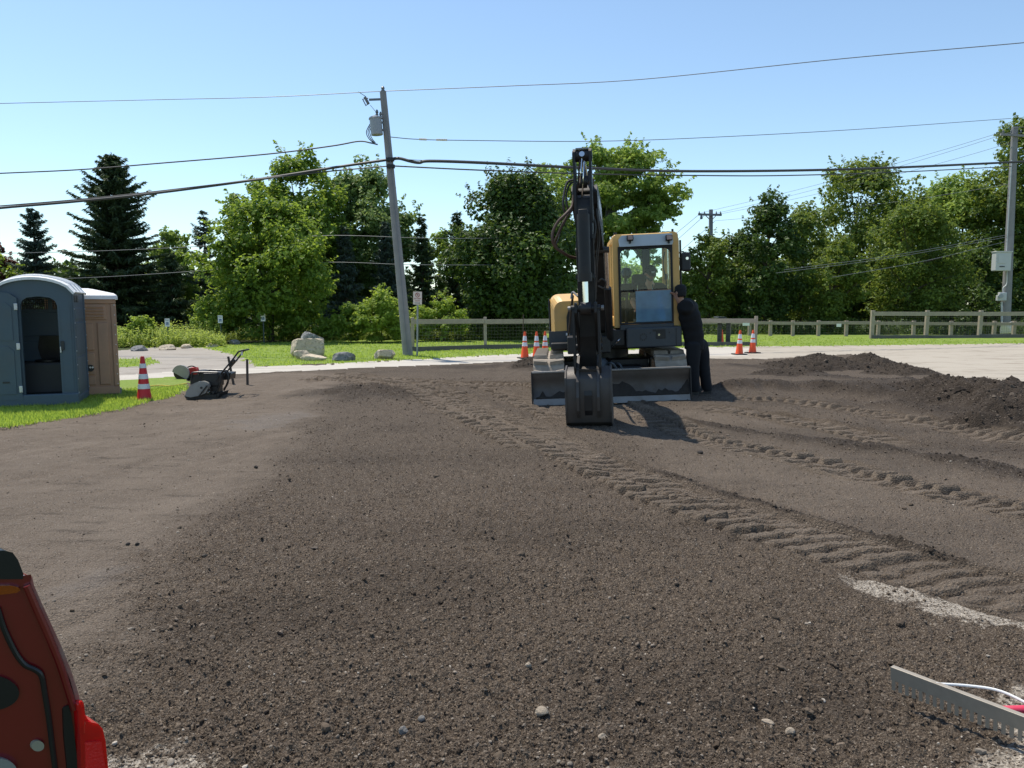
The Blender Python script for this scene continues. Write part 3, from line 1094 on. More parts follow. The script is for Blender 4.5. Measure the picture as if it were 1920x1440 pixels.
def broadleaf(name, label, x, y, top, rx, cz, rz, n, leaf, m, seed, ry=None, nc=70, egg=.25, bark=None, trunk_r=.14, lean=0, spray=.18, base=0.0, group='trees beyond the lawn', cr=.26, cat='tree', fill=.22, flat=.75,
              mother=None, low=0.0):
    r = np.random.default_rng(seed)
    n, leaf = int(n * 1.08), leaf * .97
    ry = ry or rx * .85
    t = thing(name, label, cat, (x, y, base), (0, 0, 0), group)
    P = r.normal(size=(nc * 3, 3))
    P = unit(P) * (r.random((nc * 3, 1)) ** (1 / 3.2))
    P = P[P[:, 2] > -.95][:nc]
    lob = 1 + .22 * np.sin(np.arctan2(P[:, 1], P[:, 0]) * 3 + r.random() * 6) * (1 - np.abs(P[:, 2])) + r.normal(size=len(P)) * .07
    up = np.clip(P[:, 2], 0, 1)
    sc = (1 - egg * up ** 1.5) * lob
    C = np.stack([P[:, 0] * rx * sc + lean * (P[:, 2] + 1) * .5, P[:, 1] * ry * sc, cz + P[:, 2] * rz], 1)
    nt_ = max(4, nc // 10)
    ta = r.random(nt_) * 6.28
    tq = r.random(nt_) ** .5 * .42
    C = np.vstack([C, np.stack([np.cos(ta) * tq * rx + lean, np.sin(ta) * tq * ry, cz + rz * (.97 - tq ** 2 * .9) - r.random(nt_) * .08 * rz], 1)])
    nsp = int(nc * spray)
    if nsp:
        k = r.choice(len(P), nsp)
        out = unit(P[k])
        C2 = C[k] + out * np.array([rx, ry, rz]) * r.uniform(.12, .30, (nsp, 1))
        C = np.vstack([C, C2])
    R0 = cr * min(rx, rz) * r.uniform(.65, 1.25, len(C))
    R0[len(C) - nsp:] *= .55
    w = R0 ** 2
    cnt = np.maximum(4, (n * w / w.sum()).astype(int))
    ci = np.repeat(np.arange(len(C)), cnt)
    d = unit(r.normal(size=(len(ci), 3)))
    rad = np.where(r.random(len(ci)) < fill, r.random(len(ci)), r.uniform(.78, 1.12, len(ci)))
    pos = C[ci] + d * (R0[ci] * rad)[:, None] * np.array([1.1, 1.1, flat])
    pos[:, 2] = np.maximum(pos[:, 2], .15 + low)
    gap = fbm(pos[:, 0] * 1.3 + pos[:, 1] * .6, pos[:, 2] * 1.3, seed, 3)
    keep = gap > (-.33 if flat < .85 else -.6)
    pos, d, ci = pos[keep], d[keep], ci[keep]
    # shoots that break the outline
    ns_ = int(nc * 1.8)
    k_ = r.choice(len(C), ns_)
    od = unit(unit((C[k_] - np.array([lean * .5, 0, cz])) / np.array([rx, ry, rz])) * .9 + r.normal(size=(ns_, 3)) * .45 + np.array([0, 0, .35]))
    b0 = C[k_] + od * (R0[k_] * r.uniform(.6, 1.0, ns_))[:, None]
    ll = r.uniform(.25, .75, ns_) * min(1.2, rx / 2.2)
    m_ = 11
    tt_ = np.tile(np.linspace(.1, 1, m_), ns_)
    kk_ = np.repeat(np.arange(ns_), m_)
    sp_ = b0[kk_] + od[kk_] * (ll[kk_] * tt_)[:, None] + r.normal(size=(ns_ * m_, 3)) * (.10 * (1.1 - tt_))[:, None]
    sp_[:, 2] = np.maximum(sp_[:, 2], .15 + low)
    pos, d, ci = np.vstack([pos, sp_]), np.vstack([d, od[kk_]]), np.concatenate([ci, k_[kk_]])
    nn = unit(d * .8 + np.array([0, -.1, .65]) + r.normal(size=pos.shape) * .55)
    L = leaf * r.uniform(.7, 1.35, len(pos))
    V = leaf_quads(pos, nn, L, L * r.uniform(.55, .85, len(pos)), r)
    tint = .5 + r.normal(size=len(pos)) * .22 + (r.normal(size=len(C)) * .16)[ci]
    mb = MB()
    hgt = cz + rz * .3
    tops = C[:len(C) - nsp]
    mb.tube(spline([(0, 0, -.3), (lean * .1 + .05, 0, hgt * .35), (lean * .3, .05, hgt * .7), (lean * .5, 0, hgt)], 4), [trunk_r * (1 - .75 * i / 12) for i in range(13)], 8)
    for k in r.choice(len(tops), min(16, len(tops)), replace=False):
        q = tops[k]
        h0 = max(.8, min(hgt * .9, q[2] - r.uniform(.5, 1.6)))
        s0 = Vector((lean * .4 * h0 / hgt, 0, h0))
        e = Vector(q)
        midp = s0.lerp(e, .5) + Vector((0, 0, -.15 + .3 * r.random()))
        mb.tube(spline([s0, midp, e], 3), [trunk_r * .38 * (1 - .12 * i) for i in range(7)], 5)
    if bark is not False:
        mb.build('trunk', bark or BARK, t)
    crown_obj(V, tint, m, t)
    return t


def spruce(label, x, y, H, rb, seed, m=None, nb=9, step=.34, droop=.35, bare=.06, dens=1.0, base=0.0, power=.85, leaf=(.32, .55)):
    r = np.random.default_rng(seed)
    m = m or L_SPRUCE
    t = thing('spruce_tree', label, 'tree', (x, y, base), (0, 0, 0), 'spruces beyond the lawn')
    mb = MB()
    mb.tube([(0, 0, -.3), (.03, 0, H * .3), (0, .03, H * .7), (0, 0, H * 1.0)], [H * .020 + .03, H * .016 + .02, H * .008 + .012, .012], 8)
    CS, NS, LS, WS, TS, TI = [], [], [], [], [], []
    z = H * bare
    while z < H * .985:
        f = z / H
        Rz = rb * min((1 - f) ** power, 2.0 * (1 - f)) * r.uniform(.72, 1.18) + .04
        nbb = max(4, int(nb * (1 - .45 * f)))
        a0 = r.random() * 6.28
        for k in range(nbb):
            a = a0 + 6.283 * (k + r.uniform(-.25, .25)) / nbb
            Lb = Rz * r.choice([.55, .75, .9, 1.0, 1.1, 1.25]) * r.uniform(.9, 1.1)
            dr = np.array([math.cos(a), math.sin(a), 0])
            rise = .55 * f - .05
            tt = np.linspace(.12, 1.0, max(4, int(8 * dens * (Lb + .6))))
            # droops in the middle, lifts at the tip
            zz = z + r.uniform(-.5, .5) * step + Lb * (rise * tt - droop * (1 - .6 * f) * (tt ** 1.2) + .22 * tt ** 3)
            pb = dr[None] * (tt * Lb)[:, None]
            pb[:, 2] = zz
            if Lb > .5 and k % 2 == 0:
                mb.tube([tuple(pb[0] * np.array([.1, .1, 1])), tuple(pb[len(pb) // 2]), tuple(pb[-1])], [.018 + .006 * Lb, .012, .004], 4)
            side = np.array([-dr[1], dr[0], 0])
            for sgn in (-1, 1, 0):
                nj = len(tt)
                ln = r.uniform(*leaf, nj) * (.55 + .45 * (1 - tt)) * (1.15 - .35 * f)
                dirn = dr[None] * r.uniform(.45, .9, nj)[:, None] + side[None] * (sgn * r.uniform(.5, 1.0, nj))[:, None] + np.array([0, 0, -1])[None] * (r.uniform(.1, .8, nj) * (1 if sgn else 1.5))[:, None]
                dirn = unit(dirn)
                CS.append(pb + dirn * ln[:, None] * .45)
                TS.append(dirn)
                NS.append(unit(np.array([0, 0, 1])[None] + r.normal(size=(nj, 3)) * .45))
                LS.append(ln)
                WS.append(ln * r.uniform(.22, .38, nj))
                TI.append(.35 + .4 * tt + r.normal(size=nj) * .2)
        z += step * (.65 + .6 * (1 - f)) * r.uniform(.85, 1.15)
    mb.build('trunk', BARK, t)
    C, Nn, L, W, T, ti = (np.concatenate(q) for q in (CS, NS, LS, WS, TS, TI))
    crown_obj(leaf_quads(C, Nn, L, W, r, T), ti, m, t)
    return t


def px2(px, py, d):
    p = at_d(px, py, d)
    return p.x, p.z


def place_spruce(label, px, pytop, d, halfw, seed, **k):
    x, z = px2(px, pytop, d)
    return spruce(label, x, d, z, halfw * d / FPX, seed, **k)


def place_tree(name, label, px, pytop, pybot, halfw, d, n, leaf, m, seed, **k):
    x, zt = px2(px, pytop, d)
    zb = px2(px, pybot, d)[1]
    rx = halfw * d / FPX
    return broadleaf(name, label, x, d, zt, rx, (zt + zb) / 2, (zt - zb) / 2 * .96, n, leaf, m, seed, **k)


place_spruce('tall broad dark spruce with drooping boughs behind the portable toilets', 208, 285, 40, 112, 1, nb=15, dens=2.0, step=.30, droop=.42, leaf=(.34, .62), power=.62)
place_spruce('narrow pointed spruce rising above the roof of the blue toilet', 60, 388, 42, 60, 2, nb=11, dens=1.6, m=L_SPRUCE2, power=.72)
place_spruce('thin spruce with a bare lower trunk and sky showing through its boughs', 381, 396, 43, 50, 3, nb=8, dens=1.1, m=L_SPRUCE2, bare=.25, power=.62)
place_spruce('slim spruce top rising behind the bright green maple', 438, 360, 47, 54, 4, nb=10, dens=1.6)
place_spruce('bluish spruce standing before the grey-green trees beside the leaning pole', 646, 425, 41, 44, 5, nb=11, dens=1.5, m=L_SPRUCE2)
place_spruce('spruce partly hidden by the leaning utility pole', 722, 418, 42, 46, 6, nb=11, dens=1.4, m=L_SPRUCE2)
place_spruce('spruce just past the leaning pole, above the no parking sign', 790, 408, 42, 46, 7, nb=10, dens=1.4)
place_spruce('pointed spruce beside the round dark maple', 857, 394, 44, 46, 8, nb=9, dens=1.3, power=.7)
place_spruce('low dark spruce filling the gap beside the drooping spruce', 318, 470, 40, 50, 9, nb=11, dens=1.5)

place_tree('purple_tree', 'dark purple-leaved tree at the edge of the view beside the narrow spruce', -8, 455, 600, 38, 44, 5000, .20, L_RED, 20, nc=40)
place_tree('young_tree', 'pale feathery tree between the drooping spruce and the thin spruce', 318, 432, 590, 44, 44, 6500, .20, L_AIRY, 21, nc=60, spray=.3)
place_tree('maple_tree', 'bright green broad maple standing in front behind the stacked boulders', 500, 372, 640, 112, 34.5, 26000, .19, L_MAPLE, 22, nc=150, egg=.45, cr=.22, spray=.12)
place_tree('tall_maple_tree', 'tall maple whose top rises behind the bright green maple', 556, 300, 570, 92, 42, 22000, .22, L_MAPLE, 23, nc=90, cr=.26, spray=.10, egg=.05)
place_tree('greygreen_tree', 'grey-green tree with a ragged top just before the leaning pole', 682, 318, 620, 92, 46, 22000, .23, L_GREY, 24, nc=110, spray=.10, egg=.05, cr=.24)
place_tree('slender_tree', 'slender leafy tree behind the leaning pole', 748, 392, 600, 40, 45, 6500, .2, L_GREY, 25, nc=50, spray=.3)
place_tree('shrubby_tree', 'loose small tree in the gap above the sunny bushes', 822, 430, 620, 42, 46, 4500, .2, L_AIRY, 26, nc=45, spray=.3, fill=.5)
place_tree('round_maple_tree', 'dense round dark maple beside the digger', 972, 333, 630, 106, 37, 40000, .20, L_DARK, 27, nc=190, flat=.9, egg=.12, cr=.25, spray=.06)
place_tree('locust_tree', 'tall airy spreading tree behind the raised digger arm', 1140, 268, 500, 134, 50, 27000, .26, L_AIRY, 28, nc=120, egg=.05, spray=.35, bark=BARK2, cr=.2, flat=.5, trunk_r=.25)
place_tree('small_tree', 'small leafy tree right behind the digger cab', 1165, 490, 640, 70, 40, 8000, .19, L_BUSH, 29, nc=60)
place_tree('leaning_locust', 'wide low branch of foliage at the flank of the airy tree', 1205, 352, 470, 62, 49, 6500, .26, L_AIRY, 30, nc=45, spray=.4, bark=BARK2, flat=.45)

place_tree('hedgerow_tree', 'leafy young tree just beside the digger mirror', 1330, 442, 632, 58, 47, 11000, .19, L_OAK, 31, nc=70)
place_tree('narrow_maple_tree', 'narrow upright dark tree with a thin pointed crown above the low fence', 1442, 367, 628, 62, 46, 18000, .19, L_DARK, 32, nc=90, spray=.2, egg=.5)
place_tree('oak_tree', 'largest broad tree rising behind the small trees of the row', 1612, 305, 610, 118, 55, 28000, .25, L_OAK, 33, nc=120, spray=.22, cr=.22)
place_tree('small_maple_tree', 'small twin-stemmed tree standing right at the low fence', 1568, 452, 628, 56, 45, 11000, .17, L_OAK, 34, nc=75, spray=.2)
place_tree('round_small_tree', 'bushy mid-sized tree behind the front fence with light leaf tips', 1712, 384, 630, 84, 46.5, 19000, .18, L_OAK, 35, nc=100, spray=.2)
place_tree('pale_tree', 'broad olive-green tree before the utility pole with the meter boxes', 1812, 330, 590, 110, 55, 22000, .25, L_AIRY, 36, nc=110, egg=.3, cr=.22)
place_tree('edge_oak_tree', 'tall tree towering at the pole with the meter boxes', 1935, 214, 600, 90, 52, 19000, .25, L_OAK, 37, nc=100, spray=.25, cr=.24)
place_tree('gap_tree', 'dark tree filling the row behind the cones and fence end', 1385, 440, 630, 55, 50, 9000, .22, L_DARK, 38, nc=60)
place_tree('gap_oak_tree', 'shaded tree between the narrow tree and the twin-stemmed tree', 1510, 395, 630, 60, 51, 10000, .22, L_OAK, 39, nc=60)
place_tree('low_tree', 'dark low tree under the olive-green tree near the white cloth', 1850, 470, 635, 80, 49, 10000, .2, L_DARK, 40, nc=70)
place_tree('corner_tree', 'tree at the far edge beyond the utility pole with boxes', 2040, 300, 630, 110, 50, 12000, .24, L_OAK, 41, nc=70)
place_tree('tall_maple_tree', 'tall leafy tree between the bright maple and the grey-green tree by the pole', 630, 330, 600, 62, 45, 13000, .22, L_GREY, 44, nc=70, egg=.05, spray=.1)
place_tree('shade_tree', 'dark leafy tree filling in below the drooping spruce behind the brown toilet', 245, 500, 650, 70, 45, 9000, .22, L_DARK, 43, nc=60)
place_tree('far_side_tree', 'broad tree beyond the portable toilets outside the drooping spruce', -90, 420, 640, 80, 42, 8000, .24, L_MAPLE, 42, nc=60)

BG = 'bushes along the edge of the lawn'
for a in ((712, 545, 645, 46, 33.5, 8000, .13, L_BUSH, 50, 'yellow-green bush beside the foot of the leaning pole'),
          (830, 560, 632, 50, 35, 8000, .13, L_BUSH, 51, 'sunny bush behind the wire fence near the no parking sign'),
          (655, 575, 648, 44, 33.5, 6000, .13, L_MAPLE, 52, 'dark green bush under the bright maple'),
          (770, 590, 640, 36, 34.5, 4000, .12, L_WEED, 53, 'low pale bush at the post of the no parking sign'),
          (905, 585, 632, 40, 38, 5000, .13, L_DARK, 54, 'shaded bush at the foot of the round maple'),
          (398, 560, 648, 44, 34, 6500, .13, L_BUSH, 55, 'bright bush behind the middle accessible parking sign'),
          (262, 600, 655, 30, 31, 3500, .12, L_BUSH, 56, 'low bush at the corner of the brown toilet')):
    place_tree('bush', a[9], *a[:9], cat='bush', nc=40, bark=None, trunk_r=.03, group=BG, spray=.25, egg=.2, cr=.3)

# weeds in front of the spruces: tall stems with leaves
r = np.random.default_rng(77)


def weeds(name, label, px0, px1, d0, d1, n, h0, h1, m, seed, py=645):
    r = np.random.default_rng(seed)
    d = r.uniform(d0, d1, n)
    px = r.uniform(px0, px1, n)
    X = (px - 960) / FPX * d
    h = r.uniform(h0, h1, n) * (.7 + .3 * vn(X * .9, d * .9, seed))
    nl = 9
    ii = np.repeat(np.arange(n), nl)
    tz = np.tile(np.linspace(.12, 1, nl), n)
    ang = r.random(n * nl) * 6.28
    lean = r.normal(size=(n, 2)) * .12
    rad = .07 * (1.15 - tz)
    C = np.stack([X[ii] + lean[ii, 0] * tz * h[ii] + np.cos(ang) * rad, d[ii] + lean[ii, 1] * tz * h[ii] + np.sin(ang) * rad, h[ii] * tz], 1)
    T = np.stack([np.cos(ang), np.sin(ang), .5 + 0 * ang], 1)
    Nn = unit(np.stack([-.5 * np.cos(ang), -.5 * np.sin(ang), 1 + 0 * ang], 1) + r.normal(size=(n * nl, 3)) * .3)
    L = r.uniform(.12, .22, n * nl) * (1.2 - .5 * tz)
    o = crown_obj(leaf_quads(C, Nn, L, L * .38, r, T), .5 + r.normal(size=n * nl) * .25, m, None, name)
    o['kind'] = 'stuff'
    return o


weeds('weeds', '', 200, 420, 29.5, 33.5, 1500, .5, 1.15, L_WEED, 5)
weeds('undergrowth', '', 420, 1020, 35.5, 38.5, 2400, .4, 1.1, L_OAK, 6)
weeds('undergrowth', '', 1040, 2050, 42.5, 47, 2600, .5, 1.4, L_DARK, 7)

# the wood behind everything: one mass of leaves
n = 34000
dd = r.uniform(52, 64, n)
xx = r.uniform(-52, 52, n)
hh = 3.6 + 2.2 * fbm(xx * .18, dd * .05, 3, 3) + 1.6 * sstep(5, 20, xx) - 1.2 * np.exp(-((xx + 6.5) / 3.5) ** 2)
zz = hh * r.random(n) ** .75
C = np.stack([xx, dd, zz + .1], 1)
V = leaf_quads(C, unit(r.normal(size=(n, 3)) + np.array([0, -.3, .7])), r.uniform(.4, .8, n), r.uniform(.25, .5, n), r)
o = crown_obj(V, r.random(n) * .8, L_DARK, None, 'woods')
o['kind'] = 'stuff'


# ------------------------------------------------------------------ grass
def grass(name, n, d0, d1, zone_ids, h, w, seed, th0, th1, blades=4, pw=1.0, mt=None):
    r = np.random.default_rng(seed)
    u = r.random(n)
    d = 1 / (1 / d0 + u * (1 / d1 - 1 / d0)) if pw else r.uniform(d0, d1, n)
    t = np.radians(r.uniform(th0, th1, n))
    x, y = d * np.sin(t), d * np.cos(t)
    z, zone, A = terrain(x, y, False)
    k = np.isin(zone, zone_ids) & (r.random(n) < .72 + .6 * fbm(x * 1.5, y * 1.5, seed, 3))
    # a ragged fringe on the bare ground just outside the turf
    x, y, z, d = x[k], y[k], z[k], d[k]
    m_ = len(x)
    patch = fbm(x * .8, y * .8, seed + 1, 3)
    V, TI = [], []
    for b in range(blades):
        a = r.random(m_) * 6.28
        ox, oy = r.normal(size=m_) * .035, r.normal(size=m_) * .035
        hh = h * r.uniform(.5, 1.3, m_) * (1 + .35 * patch)
        ww = w * r.uniform(.7, 1.3, m_) * np.maximum(1, d / 14)
        lx, ly = np.cos(a) * hh * r.uniform(.1, .8, m_), np.sin(a) * hh * r.uniform(.1, .8, m_)
        px_, py_ = -np.sin(a) * ww, np.cos(a) * ww
        B = np.stack([x + ox, y + oy, z - .01], 1)
        q = np.empty((m_, 3, 3))
        q[:, 0] = B + np.stack([px_, py_, 0 * a], 1)
        q[:, 1] = B - np.stack([px_, py_, 0 * a], 1)
        q[:, 2] = B + np.stack([lx, ly, hh], 1)
        V.append(q.reshape(-1, 3))
        TI.append(.45 + .55 * patch + r.normal(size=m_) * .2)
    V = np.concatenate(V)
    F = np.arange(len(V)).reshape(-1, 3)
    o = fast_mesh(name, V, F, mt or L_GRASS, fattrs=dict(tint=np.clip(np.concatenate(TI), 0, 1)))
    o['kind'] = 'stuff'
    return o


grass('grass', 26000, 9.3, 17, (2,), .06, .006, 3, -40, -20, 5)
grass('grass', 60000, 17, 42, (1,), .055, .009, 4, -40, 40, 3)
grass('grass', 9000, 12.3, 17.5, (2,), .06, .008, 9, -40, -18, 5, pw=0)
# ------------------------------------------------------------------ materials of made things
DUST = (.20, .17, .135)
YEL = mat('yellow_paint', (.74, .43, .125), .42, var=.12, dirt=(.33, .25, .15), damt=.35, dscale=1.8, bump=.05)
STEEL = mat('worn_steel', (.024, .023, .023), .50, .35, var=.35, scale=5, dirt=(.075, .062, .050), damt=.4, dscale=3, bump=.25)
STEELB = mat('scoured_steel', (.080, .073, .068), .48, .55, var=.3, scale=4, dirt=(.085, .069, .054), damt=.6, dscale=3, bump=.25)
EDGE = mat('bright_cutting_edge', (.24, .23, .22), .45, .6, var=.2, dirt=(.17, .14, .11), damt=.4)
BLACKP = mat('black_paint', (.010, .010, .011), .42, var=.3, dirt=(.055, .046, .038), damt=.35, dscale=3)
GREYP = mat('slate_grey_paint', (.036, .047, .058), .42, var=.15, dirt=(.10, .088, .075), damt=.35, dscale=2.2)
CHROME = mat('chrome_rod', (.75, .74, .72), .12, 1.0, var=.05, bump=0)
RUBBER = mat('black_rubber', (.022, .021, .020), .8, var=.3, bump=.3)
PADS = mat('dusty_rubber', (.30, .255, .205), .92, var=.45, scale=9, dirt=(.42, .36, .29), damt=.8, dscale=5, bump=.6, bscale=40)
HOSE = mat('black_hose', (.028, .025, .023), .55, var=.3, dirt=(.12, .09, .07), damt=.5, dscale=6)
HOSEB = mat('brown_hose', (.095, .050, .034), .6, var=.3, dirt=(.16, .12, .09), damt=.5, dscale=6)
VISOR = mat('pale_grey_panel', (.55, .62, .66), .45, var=.08, bump=.03)
SEATM = mat('dark_vinyl', (.022, .022, .024), .7, var=.3)
CABIN = mat('cab_lining', (.050, .050, .050), .8, var=.2)
LENS = mat('lamp_lens', (.40, .27, .24), .15, 0, var=.2, bump=.4, bscale=120)
WHITE = mat('white_decal', (.74, .74, .72), .5, var=.05, bump=0)
STRIP_CLOD = mat('dark_strip_and_clod', (.030, .025, .021), .95, var=.4, scale=12, bump=.9, bscale=30)  # dark tone of the blade strip and of the loose clods
PAPER = mat('dusty_paper', (.85, .85, .86), .8, var=.12)


def glass_mat(name, tint, gloss, dust, veilc=(.35, .42, .47)):
    q = NT(name)
    t = q.n('ShaderNodeBsdfTransparent', Color=tint)
    g = q.n('ShaderNodeBsdfGlossy', Roughness=.03, Color=(1, 1, 1))
    fr = q.n('ShaderNodeFresnel', IOR=1.5)
    m1 = q.n('ShaderNodeMixShader', i0=q.math('MULTIPLY', fr.outputs[0], gloss))
    q.t.links.new(t.outputs[0], m1.inputs[1])
    q.t.links.new(g.outputs[0], m1.inputs[2])
    di = q.n('ShaderNodeBsdfDiffuse', Color=veilc)
    tl = q.n('ShaderNodeBsdfTranslucent', Color=veilc)
    md = q.n('ShaderNodeMixShader', i0=.5)
    q.t.links.new(di.outputs[0], md.inputs[1])
    q.t.links.new(tl.outputs[0], md.inputs[2])
    f = q.math('MULTIPLY', q.math('ADD', .6, q.math('MULTIPLY', q.noise(5, 5, .6), .8)), dust)
    m2 = q.n('ShaderNodeMixShader', i0=f)
    q.t.links.new(m1.outputs[0], m2.inputs[1])
    q.t.links.new(md.outputs[0], m2.inputs[2])
    q.t.links.new(m2.outputs[0], q.out.inputs[0])
    return q.m


GLASS = glass_mat('cab_glass', (.93, .98, .96, 1), .55, .0)
GLASSB = glass_mat('bluish_lower_glass', (.60, .76, .86, 1), 1.0, .55, (.36, .60, .78))  # pale blue diffuse tone mixed over the lower pane

# ------------------------------------------------------------------ the digger
EXC = thing('excavator', 'yellow and grey tracked excavator with its arm raised and bucket set on the soil', 'excavator', (1.78, 14.6, 0), (0, R(-2.4), R(-4)))
EM = Matrix.Translation((1.78, 14.6, 0)) @ Euler((0, R(-2.4), R(-4))).to_matrix().to_4x4()
EI = EM.inverted()


def L(px, py, d):
    return EI @ at_d(px, py, d)


YAW = Matrix.Rotation(R(0.5), 4, 'Z')


def uc():
    m = MB()
    m.M = YAW
    return m


# tracks
def belt_path(n, rr, z0, hl):
    per = 4 * hl + 2 * math.pi * rr
    out = []
    for i in range(n):
        s = per * i / n
        if s < 2 * hl:
            p, tn = (hl - s, z0 + rr), (-1, 0)
        elif s < 2 * hl + math.pi * rr:
            a = (s - 2 * hl) / rr
            p, tn = (-hl - rr * math.sin(a), z0 + rr * math.cos(a)), (-math.cos(a), -math.sin(a))
        elif s < 4 * hl + math.pi * rr:
            p, tn = (-hl + s - 2 * hl - math.pi * rr, z0 - rr), (1, 0)
        else:
            a = (s - 4 * hl - math.pi * rr) / rr
            p, tn = (hl + rr * math.sin(a), z0 - rr * math.cos(a)), (math.cos(a), math.sin(a))
        out.append((p, tn))
    return out


gm = MB()
for sx in (-1, 1):
    gm.add([(sx * .02, -.055, 0), (sx * .27, -.03, 0), (sx * .27, .065, 0), (sx * .02, .015, 0),
            (sx * .03, -.040, .062), (sx * .262, -.004, .062), (sx * .262, .040, .062), (sx * .03, .006, .062)],
           [(0, 1, 2, 3), (4, 5, 6, 7), (0, 1, 5, 4), (1, 2, 6, 5), (2, 3, 7, 6), (3, 0, 4, 7)] if sx > 0 else [(3, 2, 1, 0), (7, 6, 5, 4), (4, 5, 1, 0), (5, 6, 2, 1), (6, 7, 3, 2), (7, 4, 0, 3)])
gproto = None
for xc in (-1.03, 1.12):
    rr, z0, hl, wd = .335, .385, 1.12, .55
    pa = belt_path(72, rr, z0, hl)
    vs, fs = [], []
    for (py_, pz_), (ty, tz) in pa:
        ny, nz = -tz, ty
        ny, nz = (-ny, -nz) if (ny * (py_ - max(-hl, min(hl, py_))) + nz * (pz_ - z0)) < 0 else (ny, nz)
        for w_, o_ in ((-wd / 2, 0), (wd / 2, 0), (wd / 2, -.045), (-wd / 2, -.045)):
            vs.append((xc + w_, .15 + py_ + ny * o_, pz_ + nz * o_))
    n = len(pa)
    for i in range(n):
        j = (i + 1) % n
        for k in range(4):
            l = (k + 1) % 4
            fs.append((i * 4 + k, j * 4 + k, j * 4 + l, i * 4 + l))
    tk = uc().add(vs, fs).build('rubber_track', PADS, EXC)
    for i, ((py_, pz_), (ty, tz)) in enumerate(belt_path(32, rr, z0, hl)):
        ny, nz = -tz, ty
        if ny * (py_ - max(-hl, min(hl, py_))) + nz * (pz_ - z0) < 0:
            ny, nz = -ny, -nz
        if gproto is None:
            go = gproto = gm.build('grouser', PADS, tk)
        else:
            go = bpy.data.objects.new('grouser', gproto.data)
            COL.objects.link(go)
            go.parent = tk
        rx = Matrix(((1, 0, 0), (0, -ty, ny), (0, -tz, nz)))
        go.matrix_local = YAW @ Matrix.Translation((xc, .15 + py_, pz_)) @ rx.to_4x4()
    for yy, rad, nm in ((.15 - hl, .27, 'idler'), (.15 + hl, .27, 'sprocket')):
        w = uc().cyl((xc - .17, yy, z0), (xc + .17, yy, z0), rad, n=24)
        w.cyl((xc - .2, yy, z0), (xc + .2, yy, z0), .09, n=12)
        w.build(nm, STEEL, tk, .01)
    for k in range(4):
        yy = .15 - .75 + .5 * k
        uc().cyl((xc - .18, yy, .17), (xc + .18, yy, .17), .10, n=16).build('roller', STEEL, tk)
    uc().box((xc, .15, .40), (.20, 2.1, .26)).build('track_frame', GREYP, tk, .03)

u = uc()
u.box((.02, .1, .50), (1.6, 1.3, .26))
u.cyl((.02, .1, .6), (.02, .1, .86), .48, n=32)
u.box((-.35, -.75, .42), (.5, .35, .2))
u.box((.42, -.75, .42), (.5, .35, .2))
u.build('undercarriage', BLACKP, EXC, .03)

# dozer blade
cx0, cx1 = -1.30, 1.32
prof = []
for k in range(9):
    t = k / 8
    prof.append((.10 * math.sin(math.pi * t) * 1.0 + (.03 if k == 8 else 0), .07 + .46 * t))
front = [(-2.0 + p[0], p[1]) for p in prof]
back = [(-2.0 + p[0] + .05, p[1]) for p in reversed(prof)]
bl = uc().prism(front + back, ((cx0 + cx1) / 2, 0, 0), (0, 1, 0), (0, 0, 1), cx1 - cx0, smooth=True)
BLADEM = mat('worn_blade_steel', (.11, .10, .092), .55, .4, var=.35, scale=4, dirt=(.10, .083, .067), damt=.6, dscale=3, bump=.25)
blade = bl.build('dozer_blade', BLADEM, EXC, .006)
uc().prism([(-2.02, -.01), (-1.985, -.01), (-1.95, .10), (-1.985, .10)], (.01, -.012, 0), (0, 1, 0), (0, 0, 1), cx1 - cx0 - .01).build('cutting_edge', EDGE, blade, .004)
uc().bar((cx0 - .01, -1.95, .545), (cx1 + .01, -1.95, .545), .10, .03).build('top_lip', EDGE, blade, .006)
for xx in (cx0 - .012, cx1 + .012):
    uc().prism([(-2.03, .0), (-1.80, .05), (-1.78, .53), (-1.99, .56)], (xx, 0, 0), (0, 1, 0), (0, 0, 1), .02).build('end_plate', STEEL, blade)
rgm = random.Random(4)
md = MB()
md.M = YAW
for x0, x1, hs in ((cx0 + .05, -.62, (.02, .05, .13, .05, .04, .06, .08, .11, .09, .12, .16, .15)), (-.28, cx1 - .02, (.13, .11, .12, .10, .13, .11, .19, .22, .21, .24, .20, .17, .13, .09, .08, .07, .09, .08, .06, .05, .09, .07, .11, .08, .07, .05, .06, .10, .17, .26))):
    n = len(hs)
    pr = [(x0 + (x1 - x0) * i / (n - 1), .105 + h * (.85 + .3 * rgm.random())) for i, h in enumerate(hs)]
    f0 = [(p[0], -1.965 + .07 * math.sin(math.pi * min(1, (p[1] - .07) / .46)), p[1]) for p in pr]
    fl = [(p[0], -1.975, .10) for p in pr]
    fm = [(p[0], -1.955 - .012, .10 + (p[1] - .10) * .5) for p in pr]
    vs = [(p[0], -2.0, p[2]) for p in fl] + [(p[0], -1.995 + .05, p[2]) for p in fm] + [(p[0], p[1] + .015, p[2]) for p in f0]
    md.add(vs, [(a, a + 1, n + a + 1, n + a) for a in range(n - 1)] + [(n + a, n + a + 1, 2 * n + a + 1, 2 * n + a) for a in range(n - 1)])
sf = md.build('dark_strip', STRIP_CLOD, blade)  # uneven dark strip along the foot of the blade
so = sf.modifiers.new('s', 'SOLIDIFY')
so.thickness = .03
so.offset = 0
for xx in (-.42, .48):
    uc().bar((xx, -.75, .42), (xx, -1.86, .28), .14, .16).build('blade_arm', BLACKP, blade, .015)
cylb = uc().cyl((.03, -.8, .62), (.03, -1.45, .46), .065, n=16)
cylb.cyl((.03, -1.45, .46), (.03, -1.85, .36), .032, n=12)
cylb.build('blade_cylinder', BLACKP, blade)
